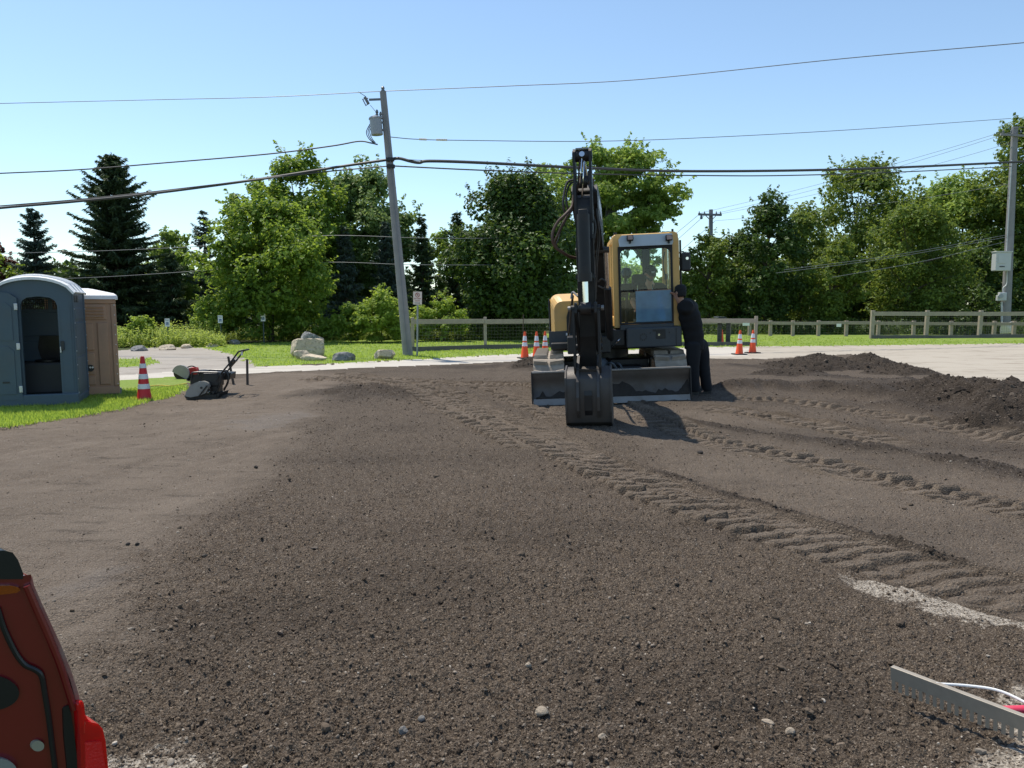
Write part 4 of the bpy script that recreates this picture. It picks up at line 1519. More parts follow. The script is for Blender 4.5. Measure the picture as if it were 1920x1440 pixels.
vb = uc().lathe([(.001, .14), (.09, .12), (.14, .05), (.15, -.06), (.10, -.12)], (-.12, -1.3, .58), 16)
vb.tube(spline([(-.0, -1.3, .6), (.08, -1.5, .62), (.16, -1.5, .50)], 5), .022, 8)
vb.tube(spline([(.1, -1.2, .6), (.2, -1.45, .60), (.26, -1.5, .48)], 5), .018, 8)
vb.build('swivel_hoses', GREYP, blade)

# upper structure: deck, counterweight, hood
mb = MB()
mb.box((.05, .25, .92), (2.05, 2.5, .12))
mb.box((-.30, -1.0, .95), (.75, .9, .30))
mb.box((.35, .2, .85), (1.2, 1.4, .10))
mb.build('deck', BLACKP, EXC, .02)


def rrect(x0, x1, z0, z1, r_, y, n=5, top=True):
    """ring of a rounded-top body at depth y"""
    pts = [(x0, z0), (x1, z0)]
    for k in range(n + 1):
        a = math.pi / 2 * k / n
        pts.append((x1 - r_ + r_ * math.cos(a), z1 - r_ + r_ * math.sin(a)))
    for k in range(n + 1):
        a = math.pi / 2 + math.pi / 2 * k / n
        pts.append((x0 + r_ + r_ * math.cos(a), z1 - r_ + r_ * math.sin(a)))
    return [Vector((p[0], y, p[1])) for p in pts]


def body(name, x0, x1, y0, y1, z0, z1, rr_, m, nose=.12, bev=.02, parent=EXC):
    b = MB()
    b.loft([rrect(x0 + nose * .6, x1 - nose * .2, z0, z1 - nose, rr_, y0), rrect(x0 + nose * .15, x1, z0, z1 - nose * .25, rr_, y0 + nose), rrect(x0, x1, z0, z1, rr_, y0 + nose * 2.2), rrect(x0, x1, z0, z1, rr_, y1 - nose), rrect(x0 + nose, x1 - nose * .5, z0, z1 - nose, rr_, y1)], smooth=False)
    return b.build(name, m, parent, bev)


hx0, hx1 = L(1031, 590, 14.2).x, L(1076, 590, 14.2).x
hood = body('engine_hood', hx0, hx1 + .55, -.55, 1.45, 1.12, L(1050, 551, 14.2).z, .16, YEL, .14)
body('rear_hood', hx1 + .3, -.02, .1, 1.45, 1.10, 1.80, .10, YEL, .1)
cw = MB()
wz0, wz1 = L(1040, 657, 14.2).z, L(1040, 621, 14.2).z
cw.prism([(hx0 - .03, wz1), (hx0 + .50, wz1), (hx0 + .50, wz0 - .02), (hx0 + .03, wz0 + .0), (hx0 - .03, wz0 + .12)], (0, .42, 0), (1, 0, 0), (0, 0, 1), 2.0)
cw.build('counterweight', GREYP, EXC, .04)
side = MB().box((hx0 - .012, .35, 1.48), (.02, 1.4, .62))
side.build('side_panel', GREYP, hood, .006)
gp = MB().prism([(hx1 - .14, 1.14), (hx1 + .2, 1.14), (hx1 + .2, 1.62), (hx1 - .02, 1.62), (hx1 - .11, 1.54), (hx1 - .14, 1.44)], (0, -.57, 0), (1, 0, 0), (0, 0, 1), .05)
gp.build('grille_panel', BLACKP, hood, .01)
for k in range(2):
    MB().box((hx0 + .30 + .045 * k, -.59, wz1 - .06), (.028, .01, .045)).build('decal', WHITE, cw and hood)
lt = MB().cyl((hx1 + .0, -.62, wz1 - .06), (hx1 + .0, -.70, wz1 - .06), .045, n=14)
lt.cyl((hx1 + .07, -.6, wz1 - .09), (hx1 + .07, -.69, wz1 - .09), .035, n=14)
lt.build('hose_coupling', STEELB, hood)

# dark panel under the cab
a, b = L(1176, 653, 13.45), L(1277, 611, 13.45)
pz0, pz1 = a.z, b.z
px0, px1 = L(1174, 630, 13.45).x, b.x
pan = MB().box(((px0 + px1) / 2, -.60, (pz0 + pz1) / 2), (px1 - px0, 1.1, pz1 - pz0)).build('front_panel', GREYP, EXC, .025)
MB().box((px0 - .18, -.55, (pz0 + pz1) / 2 + .01), (.34, 1.0, pz1 - pz0 - .06)).build('step_panel', BLACKP, EXC, .02)
MB().box((px1 - .10, -1.155, (pz0 + pz1) / 2), (.006, .012, pz1 - pz0 - .04)).build('panel_seam', BLACKP, pan)
MB().cyl((px1 - .40, -1.15, pz0 + .22), (px1 - .40, -1.165, pz0 + .22), .02, n=12).build('latch', CHROME, pan)
MB().box((px1 - .37, -1.153, pz0 + .22), (.17, .01, .14)).build('latch_plate', BLACKP, pan, .004)
MB().box((px1 - .40, -1.153, pz1 - .06), (.22, .01, .035)).build('slot', BLACKP, pan)
em = MB()
for k in range(10):
    an = 6.283 * k / 10
    em.box((px0 + .30 + .055 * math.cos(an), -1.152, pz0 + .19 + .055 * math.sin(an)), (.02, .008, .02), (0, -an, 0))
em.build('gear_emblem', BLACKP, pan)
for xx in (px0 + .42, px1 - .22):
    MB().cyl((xx, -1.14, pz1 - .10), (xx, -1.16, pz1 - .10), .013, n=10).build('bolt', BLACKP, pan)
hd = MB().tube(spline([(px0 - .10, -1.07, pz0 + .16), (px0 - .16, -1.10, pz0 + .12), (px0 - .24, -1.07, pz0 + .03)], 4), .014, 6)
hd.build('grab_handle', CHROME, pan)

# ---- cab
CY = -1.02
cl, cr_ = L(1150, 530, 13.58).x, L(1273, 530, 13.58).x
ct, cb = L(1212, 437, 13.58).z, pz1 + .01
cm = (cl + cr_) / 2
cw_ = cr_ - cl
depth = 1.62
CYB = CY + depth
cab = MB()
fw = .125
# floor, roof slab
cab.box((cm, CY + depth / 2, cb + .03), (cw_ - .02, depth - .02, .06))
roofz = ct - .03
cab.box((cm, CY + depth / 2 + .02, roofz - .02), (cw_ - .04, depth + .02, .09))
# front pillars with rounded shoulders
for sx, xe in ((-1, cl), (1, cr_)):
    xi = xe - sx * fw
    pr = [(xe, cb), (xe, ct - .16), (xe - sx * .02, ct - .06), (xe - sx * .07, ct), (xi - sx * .04, ct), (xi, ct - .12), (xi, cb)]
    cab.prism(pr, (0, CY + .07, 0), (1, 0, 0), (0, 0, 1), .14)
    cab.box((xe - sx * .05, CYB - .05, (cb + ct) / 2), (.10, .10, ct - cb - .06))
    cab.box((xe - sx * .035, CY + depth / 2, cb + .10), (.07, depth - .2, .2))
    cab.box((xe - sx * .04, CY + depth / 2, ct - .08), (.08, depth - .12, .12))
    cab.box((xe - sx * .035, CY + depth * .56, (cb + ct) / 2), (.06, .07, ct - cb - .2))
cab.box((cm, CYB - .05, cb + .25), (cw_ - .16, .08, .44))
CAB = cab.build('cab', YEL, EXC, .03, 3)
# rear lining, dark inside
ins = MB()
ins.box((cm, CYB - .10, cb + .26), (cw_ - .14, .02, .46))
ins.box((cm, CY + depth / 2, roofz - .075), (cw_ - .12, depth - .12, .02))
ins.box((cm + .16, CYB - .11, (cb + ct) / 2 + .2), (.14, .05, 1.0))
ins.build('lining', CABIN, CAB)
# visor panel with its two lamps
vz0, vz1 = L(1212, 461, 13.5).z, L(1212, 440, 13.5).z
vx0, vx1 = L(1161, 450, 13.5).x, L(1259, 450, 13.5).x
MB().prism([(vx0, vz0), (vx1, vz0), (vx1 + .02, vz0 + .05), (vx1 - .0, vz1), (vx0 + .04, vz1 - .0), (vx0 - .01, vz1 - .06)], (0, CY - .05, 0), (1, 0, 0), (0, 0, 1), .09).build('visor', VISOR, CAB, .02)
for px in (1181, 1253):
    p = L(px, 446, 13.45)
    wl = MB().box((p.x, CY - .14, p.z - .005), (.115, .10, .10)).build('work_light', BLACKP, CAB, .015)
    MB().box((p.x, CY - .195, p.z - .005), (.085, .012, .07)).build('lens', LENS, wl, .006)
    MB().box((p.x, CY - .11, p.z - .07), (.03, .03, .06)).build('bracket', BLACKP, wl)
# windscreen surround
wx0, wx1 = L(1160, 530, 13.55).x, L(1261, 530, 13.55).x
wz0_, wz1_ = L(1212, 607, 13.55).z, L(1212, 461, 13.55).z
GS = mat('window_gasket', (.014, .014, .015), .6, var=.2)
fr = MB()
t_ = .035
fr.box(((wx0 + wx1) / 2, CY - .005, wz0_ + t_ / 2), (wx1 - wx0, .05, t_))
fr.box(((wx0 + wx1) / 2, CY - .005, wz1_ - t_ * .75), (wx1 - wx0, .06, t_ * 1.5))
fr.box((wx0 + t_ / 2, CY - .005, (wz0_ + wz1_) / 2), (t_, .052, wz1_ - wz0_ - .02))
fr.box((wx1 - t_ / 2, CY - .005, (wz0_ + wz1_) / 2), (t_, .052, wz1_ - wz0_ - .02))
for sx, xe in ((1, wx0 + t_), (-1, wx1 - t_)):
    fr.prism([(xe - sx * .01, wz1_ - t_ * 1.4), (xe + sx * .09, wz1_ - t_ * 1.4), (xe + sx * .03, wz1_ - t_ * 1.4 - .03), (xe - sx * .01, wz1_ - t_ * 1.4 - .10)], (0, CY - .005, 0), (1, 0, 0), (0, 0, 1), .05)
fr.build('window_frame', GS, CAB, .008)
MB().box(((wx0 + wx1) / 2, CY + .01, wz0_ - .055), (wx1 - wx0, .10, .10)).build('sill_panel', GREYP, CAB, .01)
zmid = L(1212, 545, 13.55).z
MB().box(((wx0 + wx1) / 2, CY - .004, (zmid + wz1_) / 2), (wx1 - wx0 - .07, .008, wz1_ - zmid - .05)).build('windscreen', GLASS, CAB)
lx0 = L(1192, 570, 13.55).x
lw_ = MB().box(((lx0 + wx1 - t_) / 2, CY - .016, (wz0_ + zmid) / 2 + .015), (wx1 - t_ - lx0, .010, zmid - wz0_ - .03)).build('lower_windscreen', GLASSB, CAB)
lw_['label'] = 'bluish lower pane of the windscreen'
MB().box(((wx0 + lx0) / 2 + .01, CY - .004, (wz0_ + zmid) / 2 + .01), (lx0 - wx0 - .03, .008, zmid - wz0_ - .04)).build('side_pane', GLASS, CAB)
MB().tube([(lx0, CY - .02, zmid + .004), (wx1 - .04, CY - .02, zmid + .004)], .008, 6).build('pane_edge', CHROME, CAB)
pp = [L(1232, 545, 13.5), L(1238, 545, 13.5), L(1241, 568, 13.5), L(1250, 600, 13.5), L(1239, 604, 13.5), L(1234, 580, 13.5)]
MB().prism([(p.x, p.z) for p in pp], (0, CY - .006, 0), (1, 0, 0), (0, 0, 1), .004).build('paper_strip', PAPER, CAB)
# rear, side glass
MB().box((cm, CYB - .04, (cb + .5 + ct) / 2 - .04), (cw_ - .2, .008, ct - cb - .65)).build('rear_window', GLASS, CAB)
for sx, xe in ((-1, cl + .03), (1, cr_ - .03)):
    for y0, y1 in ((CY + .16, CY + depth * .56 - .05), (CY + depth * .56 + .05, CYB - .11)):
        MB().box((xe, (y0 + y1) / 2, (cb + .2 + ct - .15) / 2), (.008, y1 - y0, ct - cb - .36)).build('side_window', GLASS, CAB)
vt = MB().box((cl + .17, CYB - .16, (cb + ct) / 2 + .22), (.15, .08, .95)).build('air_column', CABIN, CAB, .01)
for k in range(3):
    z_ = L(1170, 478 + 22 * k, 14).z
    q = MB()
    q.tube([(cl + .17 + .055 * math.cos(a_), CYB - .205, z_ + .055 * math.sin(a_)) for a_ in np.linspace(0, 6.283, 17)[:-1]], .012, 6, closed=True)
    q.build('air_vent', GREYP, vt)
# wiper, seat, console, levers
MB().tube(spline([(wx1 - .10, CY + .03, zmid + .10), (wx1 - .16, CY + .03, zmid + .45), (wx1 - .13, CY + .03, wz1_ - .12)], 6), .010, 6).build('wiper', BLACKP, CAB)
st = MB()
st.box((cm + .05, CY + .98, cb + .50), (.52, .50, .14))
st.box((cm + .05, CY + 1.24, cb + .76), (.40, .12, .44), (-.10, 0, 0))
st.box((cm + .05, CY + 1.0, cb + .25), (.40, .40, .40))
st.build('seat', SEATM, CAB, .05, 3)
for sx in (-1, 1):
    c = MB().box((cm + .05 + sx * .40, CY + .85, cb + .60), (.16, .60, .12)).build('console', SEATM, CAB, .03)
    jl = MB().tube([(cm + .05 + sx * .38, CY + .62, cb + .64), (cm + .05 + sx * .37, CY + .58, cb + .84)], .012, 8)
    jl.lathe([(.012, 0), (.026, .03), (.028, .09), (.016, .12)], (cm + .05 + sx * .37, CY + .58, cb + .82), 10)
    jl.build('lever', BLACKP, c)
for sx in (-.14, .14):
    MB().tube([(cm + sx, CY + .30, cb + .05), (cm + sx, CY + .26, cb + .75)], .014, 8).build('travel_lever', CHROME, CAB)
    MB().box((cm + sx, CY + .30, cb + .09), (.14, .22, .03), (.3, 0, 0)).build('pedal', BLACKP, CAB, .008)
dp = MB().box((cl + .25, CY + .35, cb + .70), (.22, .10, .16), (-.3, 0, 0)).build('display', SEATM, CAB, .015)
MB().tube(spline([(cl + .25, CY + .35, cb + .6), (cl + .26, CY + .33, cb + .4), (cl + .24, CY + .35, cb + .06)], 5), .03, 8).build('display_post', SEATM, CAB)
sph = MB().lathe([(.01, .10), (.07, .08), (.10, .02), (.09, -.06), (.04, -.10)], (cl + .27, CY + .45, cb + .98), 16)
sph.build('fan', BLACKP, CAB)
# mirror on its arm
mp = L(1286, 491, 13.5)
mr = MB().box((mp.x, CY + .02, mp.z), (.165, .06, .33)).build('mirror', BLACKP, CAB, .03, 3)
MB().tube(spline([(cr_ - .01, CY + .05, mp.z + .16), (cr_ + .08, CY + .03, mp.z + .18), (mp.x, CY + .04, mp.z + .10)], 5), .012, 8).build('mirror_arm', BLACKP, mr)
MB().cyl((mp.x + .02, CY - .012, mp.z + .06), (mp.x + .02, CY - .02, mp.z + .06), .026, n=12).build('mirror_knob', CHROME, mr)
dr = MB()
dr.tube([(cr_ + .025, CY + .05, cb + .1), (cr_ + .03, CY + .05, ct - .15)], .018, 8)
dr.build('handrail', BLACKP, CAB)
MB().cyl((cl + .06, CY + .1, ct - .01), (cl + .06, CY + .1, ct + .04), .03, n=12).build('antenna_base', BLACKP, CAB)
MB().cyl((cr_ - .10, CY + .05, ct - .01), (cr_ - .10, CY + .05, ct + .05), .02, n=12).build('lifting_eye', BLACKP, CAB)

# ---- boom, arm, bucket: one vertical plane
B0 = at_d(1120, 600, 13.5)
T0 = at_d(1092, 300, 10.3)
BVW = Vector((math.sin(R(-2.4)), 0, math.cos(R(2.4))))
BU = Vector((T0.x - BVW.x / BVW.z * (T0.z - B0.z) - B0.x, T0.y - B0.y, 0))
BLEN = BU.length
BU.normalize()
side_w = BU.cross(BVW)
BO = Vector((B0.x, B0.y, 0)) - Vector((BVW.x / BVW.z * B0.z, 0, 0))
UL, VL, WL, OL = (EI.to_3x3() @ BU), (EI.to_3x3() @ BVW), (EI.to_3x3() @ side_w), EI @ BO


def S(s, z, w=0.0):
    return OL + UL * s + VL * z + WL * w


def pl(m, prof, thick, w=0.0):
    return m.prism(prof, OL + WL * w, UL, VL, thick)


kp = MB()
pl(kp, [(-.25, .80), (.20, .80), (.30, 1.15), (.22, 1.55), (-.05, 1.62), (-.25, 1.3)], .05, .17)
pl(kp, [(-.25, .80), (.20, .80), (.30, 1.15), (.22, 1.55), (-.05, 1.62), (-.25, 1.3)], .05, -.17)
pl(kp, [(-.45, .82), (.02, .82), (.02, 1.42), (-.45, 1.30)], .46)
kp.cyl(S(.05, 1.30, -.26), S(.05, 1.30, .26), .06, n=16)
kp.build('kingpost', BLACKP, EXC, .02)
bm_ = MB()
pl(bm_, [(-.10, 1.12), (.18, 1.16), (.50, 1.80), (1.05, 2.42), (1.85, 2.76), (2.75, 2.86), (3.02, 2.98), (3.08, 3.16), (2.95, 3.26), (1.8, 3.24), (.90, 2.96), (.32, 2.30), (-.10, 1.44)], .35)
boom = bm_.build('boom', STEEL, EXC, .025)
dec = MB()
pl(dec, [(1.6, 2.90), (2.7, 2.98), (2.7, 3.14), (1.6, 3.10)], .006, -.179 if WL.x < 0 else .179)
dec.build('decal', WHITE, boom)
for w in (-.22, .22):
    bc = MB().cyl(S(.25, 1.02, w), S(.85, 1.90, w), .062, n=16).build('boom_cylinder', BLACKP, boom)
    MB().cyl(S(.85, 1.90, w), S(1.18, 2.48, w), .032, n=12).build('rod', CHROME, bc)
MB().cyl(S(1.18, 2.50, -.27), S(1.18, 2.50, .27), .05, n=14).build('pin', STEELB, boom)
# arm cylinder over the boom
ARMTOP = 3.04
TOPZ = (EI @ T0 - OL).dot(VL) + .12
ac = MB().cyl(S(1.2, 3.22), S(2.5, 3.44), .075, n=16).build('arm_cylinder', BLACKP, boom)
MB().cyl(S(2.5, 3.44), S(3.34, TOPZ - .08), .036, n=12).build('rod', CHROME, ac)
# arm
SA = BLEN
am = MB()
pl(am, [(SA + .10, 2.92), (SA + .16, 2.4), (SA + .06, 1.2), (SA - .06, .74), (SA - .22, .74), (SA - .30, 1.3), (SA - .34, 2.5), (SA - .45, 2.88), (SA - .40, 3.06), (SA - .10, 3.10), (SA + .04, 3.04)], .215)
arm = am.build('arm', STEEL, EXC, .02)
tp = MB()
for w in (-.105, .105):
    pl(tp, [(SA - .40, 2.90), (SA + .12, 2.70), (SA + .14, 3.0), (SA + .10, TOPZ - .05), (SA + .05, TOPZ), (SA - .05, TOPZ), (SA - .10, TOPZ - .06), (SA - .20, 3.2)], .032, w)
tp.build('clevis_plate', STEEL, arm, .01)
MB().cyl(S(SA, TOPZ - .09, -.13), S(SA, TOPZ - .09, .13), .075, n=18).build('pin', STEEL, arm)
MB().box(S(SA - .02, TOPZ + .0), (.17, .14, .02), UL.to_track_quat('-Y', 'Z').to_matrix()).build('cap_plate', EDGE, arm)
MB().cyl(S(SA - .02, TOPZ - .42, -.05), S(SA - .02, TOPZ - .42, .07), .085, n=16).build('roller', BLACKP, arm)
for w, z0_, z1_, s0 in ((-.03, TOPZ - .12, TOPZ - .62, .02), (.0, TOPZ - .12, TOPZ - .5, .05), (.03, TOPZ - .12, TOPZ - .55, .03)):
    MB().tube(spline([S(SA + s0, z0_, w), S(SA + s0 + .04, (z0_ + z1_) / 2, w + .02), S(SA + s0 - .02, z1_, w + .05)], 5), .012, 6).build('hose', HOSEB if w > 0 else CHROME, arm)
# bucket cylinder on the front of the arm
zb1 = L(1092, 530, 10.05)
zz1 = (zb1 - OL).dot(VL)
bcy = MB()
bcy.cyl(S(SA + .26, 2.80), S(SA + .30, zz1 + .02), .082, n=20)
bcy.cyl(S(SA + .30, zz1 + .10), S(SA + .30, zz1 - .01), .095, n=20)
bcy.bar(S(SA + .20, 2.86), S(SA + .24, 2.55), .12, .14)
BC = bcy.build('bucket_cylinder', STEEL, arm, .008)
zr = zz1 - .36
MB().cyl(S(SA + .30, zz1), S(SA + .31, zr), .040, n=16).build('rod', CHROME, BC)
rc = MB().cyl(S(SA + .31, zr, -.07), S(SA + .31, zr, .07), .085, n=18)
rc.build('rod_eye', BLACKP, BC, .01)
# linkage
lk = MB()
for w in (-.13, .13):
    pl(lk, [(SA + .36, zr + .07), (SA + .26, zr + .08), (SA - .16, 1.12), (SA - .18, 1.00), (SA - .06, .98), (SA + .37, zr - .06)], .035, w)
lk.cyl(S(SA + .31, zr, -.19), S(SA + .31, zr, .19), .045, n=14)
lk.cyl(S(SA - .12, 1.05, -.19), S(SA - .12, 1.05, .19), .045, n=14)
lk.build('bell_crank', STEEL, arm, .008)
hl_ = MB()
for w in (-.165, .165):
    pl(hl_, [(SA + .36, zr - .02), (SA + .27, zr + .02), (SA + .20, 1.1), (SA + .16, .66), (SA + .26, .60), (SA + .36, .80)], .03, w)
pl(hl_, [(SA + .30, .70), (SA + .24, .70), (SA + .26, .78), (SA + .32, .78)], .30)
hl_.build('link', STEEL, arm, .006)
MB().cyl(S(SA + .24, .66, -.21), S(SA + .24, .66, .21), .04, n=14).build('pin', STEELB, arm)
for w, dz in ((-.20, .55), (.20, .35)):
    MB().cyl(S(SA + .31, zr - dz * 0, w), S(SA + .31, zr - dz * 0, w * 1.18), .035, n=10).build('pin_cap', EDGE, arm)
# bucket
BW = .575
outer = [(SA + .10, .80), (SA + .30, .75), (SA + .385, .66), (SA + .405, .50), (SA + .40, .22), (SA + .36, .07), (SA + .24, -.01), (SA - .20, -.02), (SA - .52, .02)]
inner = [(SA - .50, .05), (SA - .20, .015), (SA + .22, .03), (SA + .33, .10), (SA + .365, .23), (SA + .37, .49), (SA + .35, .63), (SA + .28, .71), (SA + .09, .76)]
bk = MB()
bk.prism(outer + inner, OL, UL, VL, BW, smooth=True)
bucket = bk.build('bucket', STEELB, EXC, .006)
for w in (-BW / 2 - .008, BW / 2 + .008):
    q = MB()
    pl(q, [(SA - .52, .02), (SA - .20, -.02), (SA + .24, -.01), (SA + .37, .07), (SA + .412, .22), (SA + .417, .50), (SA + .395, .67), (SA + .30, .77), (SA + .10, .82), (SA - .10, .80), (SA - .20, .55), (SA - .36, .30)], .022, w)
    q.build('side_plate', STEELB, bucket, .005)
for w in (-.135, .135):
    q = MB()
    pl(q, [(SA - .16, .94), (SA + .02, .94), (SA + .30, .80), (SA + .42, .62), (SA + .475, .42), (SA + .46, .24), (SA + .40, .14), (SA + .37, .2), (SA + .40, .42), (SA + .30, .66), (SA + .08, .78), (SA - .14, .80)], .035, w)
    q.build('ear', STEELB, bucket, .005)
for k in range(5):
    w = -BW / 2 + .06 + (BW - .12) * k / 4
    MB().bar(S(SA - .46, .035, w), S(SA - .70, .02, w), .07, .05, up=VL, w2=.05, h2=.012).build('tooth', EDGE, bucket, .004)
q = MB()
pl(q, [(SA + .425, .50), (SA + .435, .44), (SA + .425, .24), (SA + .34, .085), (SA + .30, .07), (SA + .40, .3)], .10)
q.build('wear_strip', BLACKP, bucket)


# hoses beside the arm
def hose(pts, r_, m, par):
    MB().tube(spline([L(*p) for p in pts], 6), r_, 8).build('hose', m, par)


hose([(1076, 337, 10.4), (1064, 342, 10.4), (1058, 362, 10.35), (1056, 384, 10.3), (1061, 405, 10.35)], .016, HOSE, arm)
hose([(1077, 341, 10.4), (1068, 346, 10.4), (1062, 364, 10.35), (1063, 384, 10.3), (1067, 400, 10.35)], .013, HOSE, arm)
hose([(1075, 372, 10.3), (1072, 388, 10.25), (1060, 402, 10.2), (1046, 416, 10.2), (1037, 434, 10.2), (1036, 450, 10.2), (1042, 464, 10.25), (1056, 474, 10.3), (1068, 481, 10.4), (1082, 484, 10.5)], .020, HOSEB, arm)
hose([(1075, 366, 10.3), (1073, 392, 10.25), (1062, 408, 10.22), (1054, 422, 10.22), (1046, 440, 10.25), (1041, 452, 10.3), (1044, 462, 10.35)], .014, HOSEB, arm)
hose([(1066, 400, 10.3), (1060, 416, 10.3), (1052, 430, 10.3), (1048, 446, 10.3), (1043, 458, 10.3)], .009, STEELB, arm)
hose([(1104, 320, 10.5), (1110, 350, 10.5), (1107, 390, 10.4), (1116, 425, 10.4), (1110, 470, 10.4), (1107, 520, 10.4)], .017, HOSE, arm)
hose([(1108, 330, 10.6), (1116, 380, 10.6), (1121, 420, 10.6), (1123, 450, 10.7), (1119, 490, 10.8), (1116, 560, 11)], .017, HOSE, arm)
hose([(1112, 335, 10.6), (1111, 400, 10.5), (1104, 440, 10.4), (1112, 480, 10.4), (1115, 520, 10.4)], .015, HOSEB, arm)
hose([(1122, 528, 12.5), (1129, 523, 12.3), (1136, 530, 12.3), (1133, 540, 12.4), (1122, 536, 12.6)], .014, HOSE, boom)
hose([(1108, 560, 10.8), (1118, 600, 11.2), (1128, 640, 12.2), (1125, 660, 13.0)], .018, HOSE, boom)
hose([(1074, 555, 10.9), (1070, 590, 11.6), (1066, 628, 12.8)], .018, HOSE, boom)
hose([(1071, 560, 10.7), (1074, 548, 10.7), (1084, 556, 10.6)], .016, EDGE, arm)
cb_ = MB().box(S(SA + .10, 2.52, -.12), (.05, .12, .06))
cb_.box(S(SA + .14, zz1 + .06, 0), (.26, .05, .05))
cb_.build('hose_clamp', BLACKP, arm)
for px in (1077, 1070):
    q = L(px, 350, 10.35)
    MB().tube([L(1075, 345, 10.36), L(1074, 375, 10.34)], .012, 6).build('steel_pipe', STEELB, arm)
    break
MB().tube([S(SA + .13, 2.5, .10), S(SA - .02, 1.2, .10)], .016, 6).build('steel_pipe', STEEL, arm)
MB().tube([S(SA + .16, 2.5, -.11), S(SA + .02, 1.25, -.11)], .016, 6).build('steel_pipe', STEEL, arm)
# ------------------------------------------------------------------ cones
CONE_RED = mat('red_cone_plastic', (.60, .016, .020), .5, var=.12, dirt=(.25, .10, .07), damt=.35, bump=.05)
CONE_OR = mat('orange_cone_plastic', (.84, .085, .012), .5, var=.12, dirt=(.30, .12, .06), damt=.3, bump=.05)
BAND = mat('reflective_band', (.72, .72, .74), .35, var=.08, dirt=(.4, .38, .34), damt=.4, bump=.05)


def cone(label, px, py, H, m, bands, base_m, rb, rt, base_w, group, rz=0.0, tilt=0.0, loc=None):
    p = loc or at(px, py)
    t = thing('traffic_cone', label, 'traffic cone', (p.x, p.y, p.z), (tilt, 0, rz), group)
    rad = lambda z: rb + (rt - rb) * (z - .035) / (H - .035)
    MB().lathe([(rb + .012, .03), (rb, .05), (rad(H * .5), H * .5), (rt, H - .02), (rt * .75, H), (rt * .5, H - .004)], n=28).build('cone_body', m, t)
    for z0, z1 in bands:
        b = MB()
        b.lathe([(rad(z0 * H) + .001, z0 * H), (rad(z0 * H) + .0035, z0 * H + .002), (rad(z1 * H) + .0035, z1 * H - .002), (rad(z1 * H) + .001, z1 * H)], n=28)
        b.build('reflective_band', BAND, t)
    MB().box((0, 0, .018), (base_w, base_w, .036)).build('base', base_m, t, .012)
    return t


cone('red traffic cone with three white bands on the grass beside the brown toilet', 271, 752, .82, CONE_RED, ((.28, .39), (.50, .61), (.74, .84)), CONE_RED, .125, .035, .27, None, .1)
OG = 'orange cones at the roadside'
cone('orange cone with a rod standing behind it, farthest of three from the digger', 984, 672, .83, CONE_OR, ((.46, .60), (.66, .84)), RUBBER, .125, .032, .40, OG, .3)
cone('orange cone in the middle of the three behind the digger', 1006, 672, .83, CONE_OR, ((.46, .60), (.66, .84)), RUBBER, .125, .032, .40, OG, .1)
cone('orange cone closest to the digger track', 1022, 671, .83, CONE_OR, ((.46, .60), (.66, .84)), RUBBER, .125, .032, .40, OG, .5)
cone('slightly tilted orange cone nearer the dark lectern', 1386, 665, .82, CONE_OR, ((.46, .60), (.66, .84)), RUBBER, .125, .032, .40, OG, .2, .03)
cone('orange cone half hidden by the soil heap before the fence post', 1411, 662, .80, CONE_OR, ((.46, .60), (.66, .84)), RUBBER, .125, .032, .40, OG, .4)
p = at(1353, 645)
cone('small faded orange cone standing between the legs of the dark lectern', 0, 0, .62, CONE_OR, (), CONE_OR, .10, .03, .22, None, 0, 0, p)

# ------------------------------------------------------------------ portable toilets
TBLUE = mat('slate_blue_plastic', (.062, .098, .128), .48, var=.12, dirt=(.10, .10, .095), damt=.3, dscale=2, bump=.08, bscale=30)
TBROWN = mat('brown_plastic', (.46, .27, .165), .5, var=.10, dirt=(.30, .21, .15), damt=.35, dscale=2, bump=.08, bscale=30)
TIN = mat('dark_plastic', (.030, .032, .034), .55, var=.2)
RIVET = mat('zinc_rivet', (.6, .6, .6), .4, .6, bump=0)
q = NT('white_roof_plastic')
q.base(q.mix(q.noise(3, 5), (.86, .86, .86), (.92, .92, .92)))
q.set(Roughness=.45)
tl = q.n('ShaderNodeBsdfTranslucent', Color=(.8, .8, .78, 1))
mx = q.n('ShaderNodeMixShader', i0=.18)
q.t.links.new(q.p.outputs[0], mx.inputs[1])
q.t.links.new(tl.outputs[0], mx.inputs[2])
q.t.links.new(mx.outputs[0], q.out.inputs[0])
TROOF = q.m


def arc(x0, x1, z0, h, n=12):
    """points of a flat arch from x1 down to x0"""
    out = []
    for k in range(n + 1):
        t = k / n
        out.append((x1 + (x0 - x1) * t, z0 + h * (1 - (2 * t - 1) ** 2) ** .62))
    return out


c = at(147, 762)
yaw = R(21)
TW, TD, TH_ = 1.14, 1.16, 1.95
ux = Vector((math.cos(yaw), math.sin(yaw), 0))
t = thing('portable_toilet', 'slate blue portable toilet with its door open and an arched white roof', 'portable toilet', Vector((c.x, c.y, c.z + .04)) - ux * TW / 2, (0, 0, yaw))
wl, wr = -TW / 2, TW / 2
ox0, ox1, otop = -.20, .34, 1.80
f = MB()
f.prism([(wr, .10), (wr, TH_)] + arc(wl, wr, TH_, .235)[1:-1] + [(wl, TH_), (wl, .10), (ox0, .10), (ox0, otop - .10), (ox0 + .03, otop - .02), (ox0 + .10, otop + .03), ((ox0 + ox1) / 2, otop + .055), (ox1 - .10, otop + .03), (ox1 - .03, otop - .02), (ox1, otop - .10), (ox1, .10)],
        (0, .03, 0), (1, 0, 0), (0, 0, 1), .06)
fr_ = f.build('front_frame', TBLUE, t, .012)
MB().prism([(ox1 + .045, .25), (ox1 + .19, .25), (ox1 + .19, 1.7), (ox1 + .045, 1.7)], (0, -.004, 0), (1, 0, 0), (0, 0, 1), .012).build('jamb_panel', TBLUE, fr_, .005)
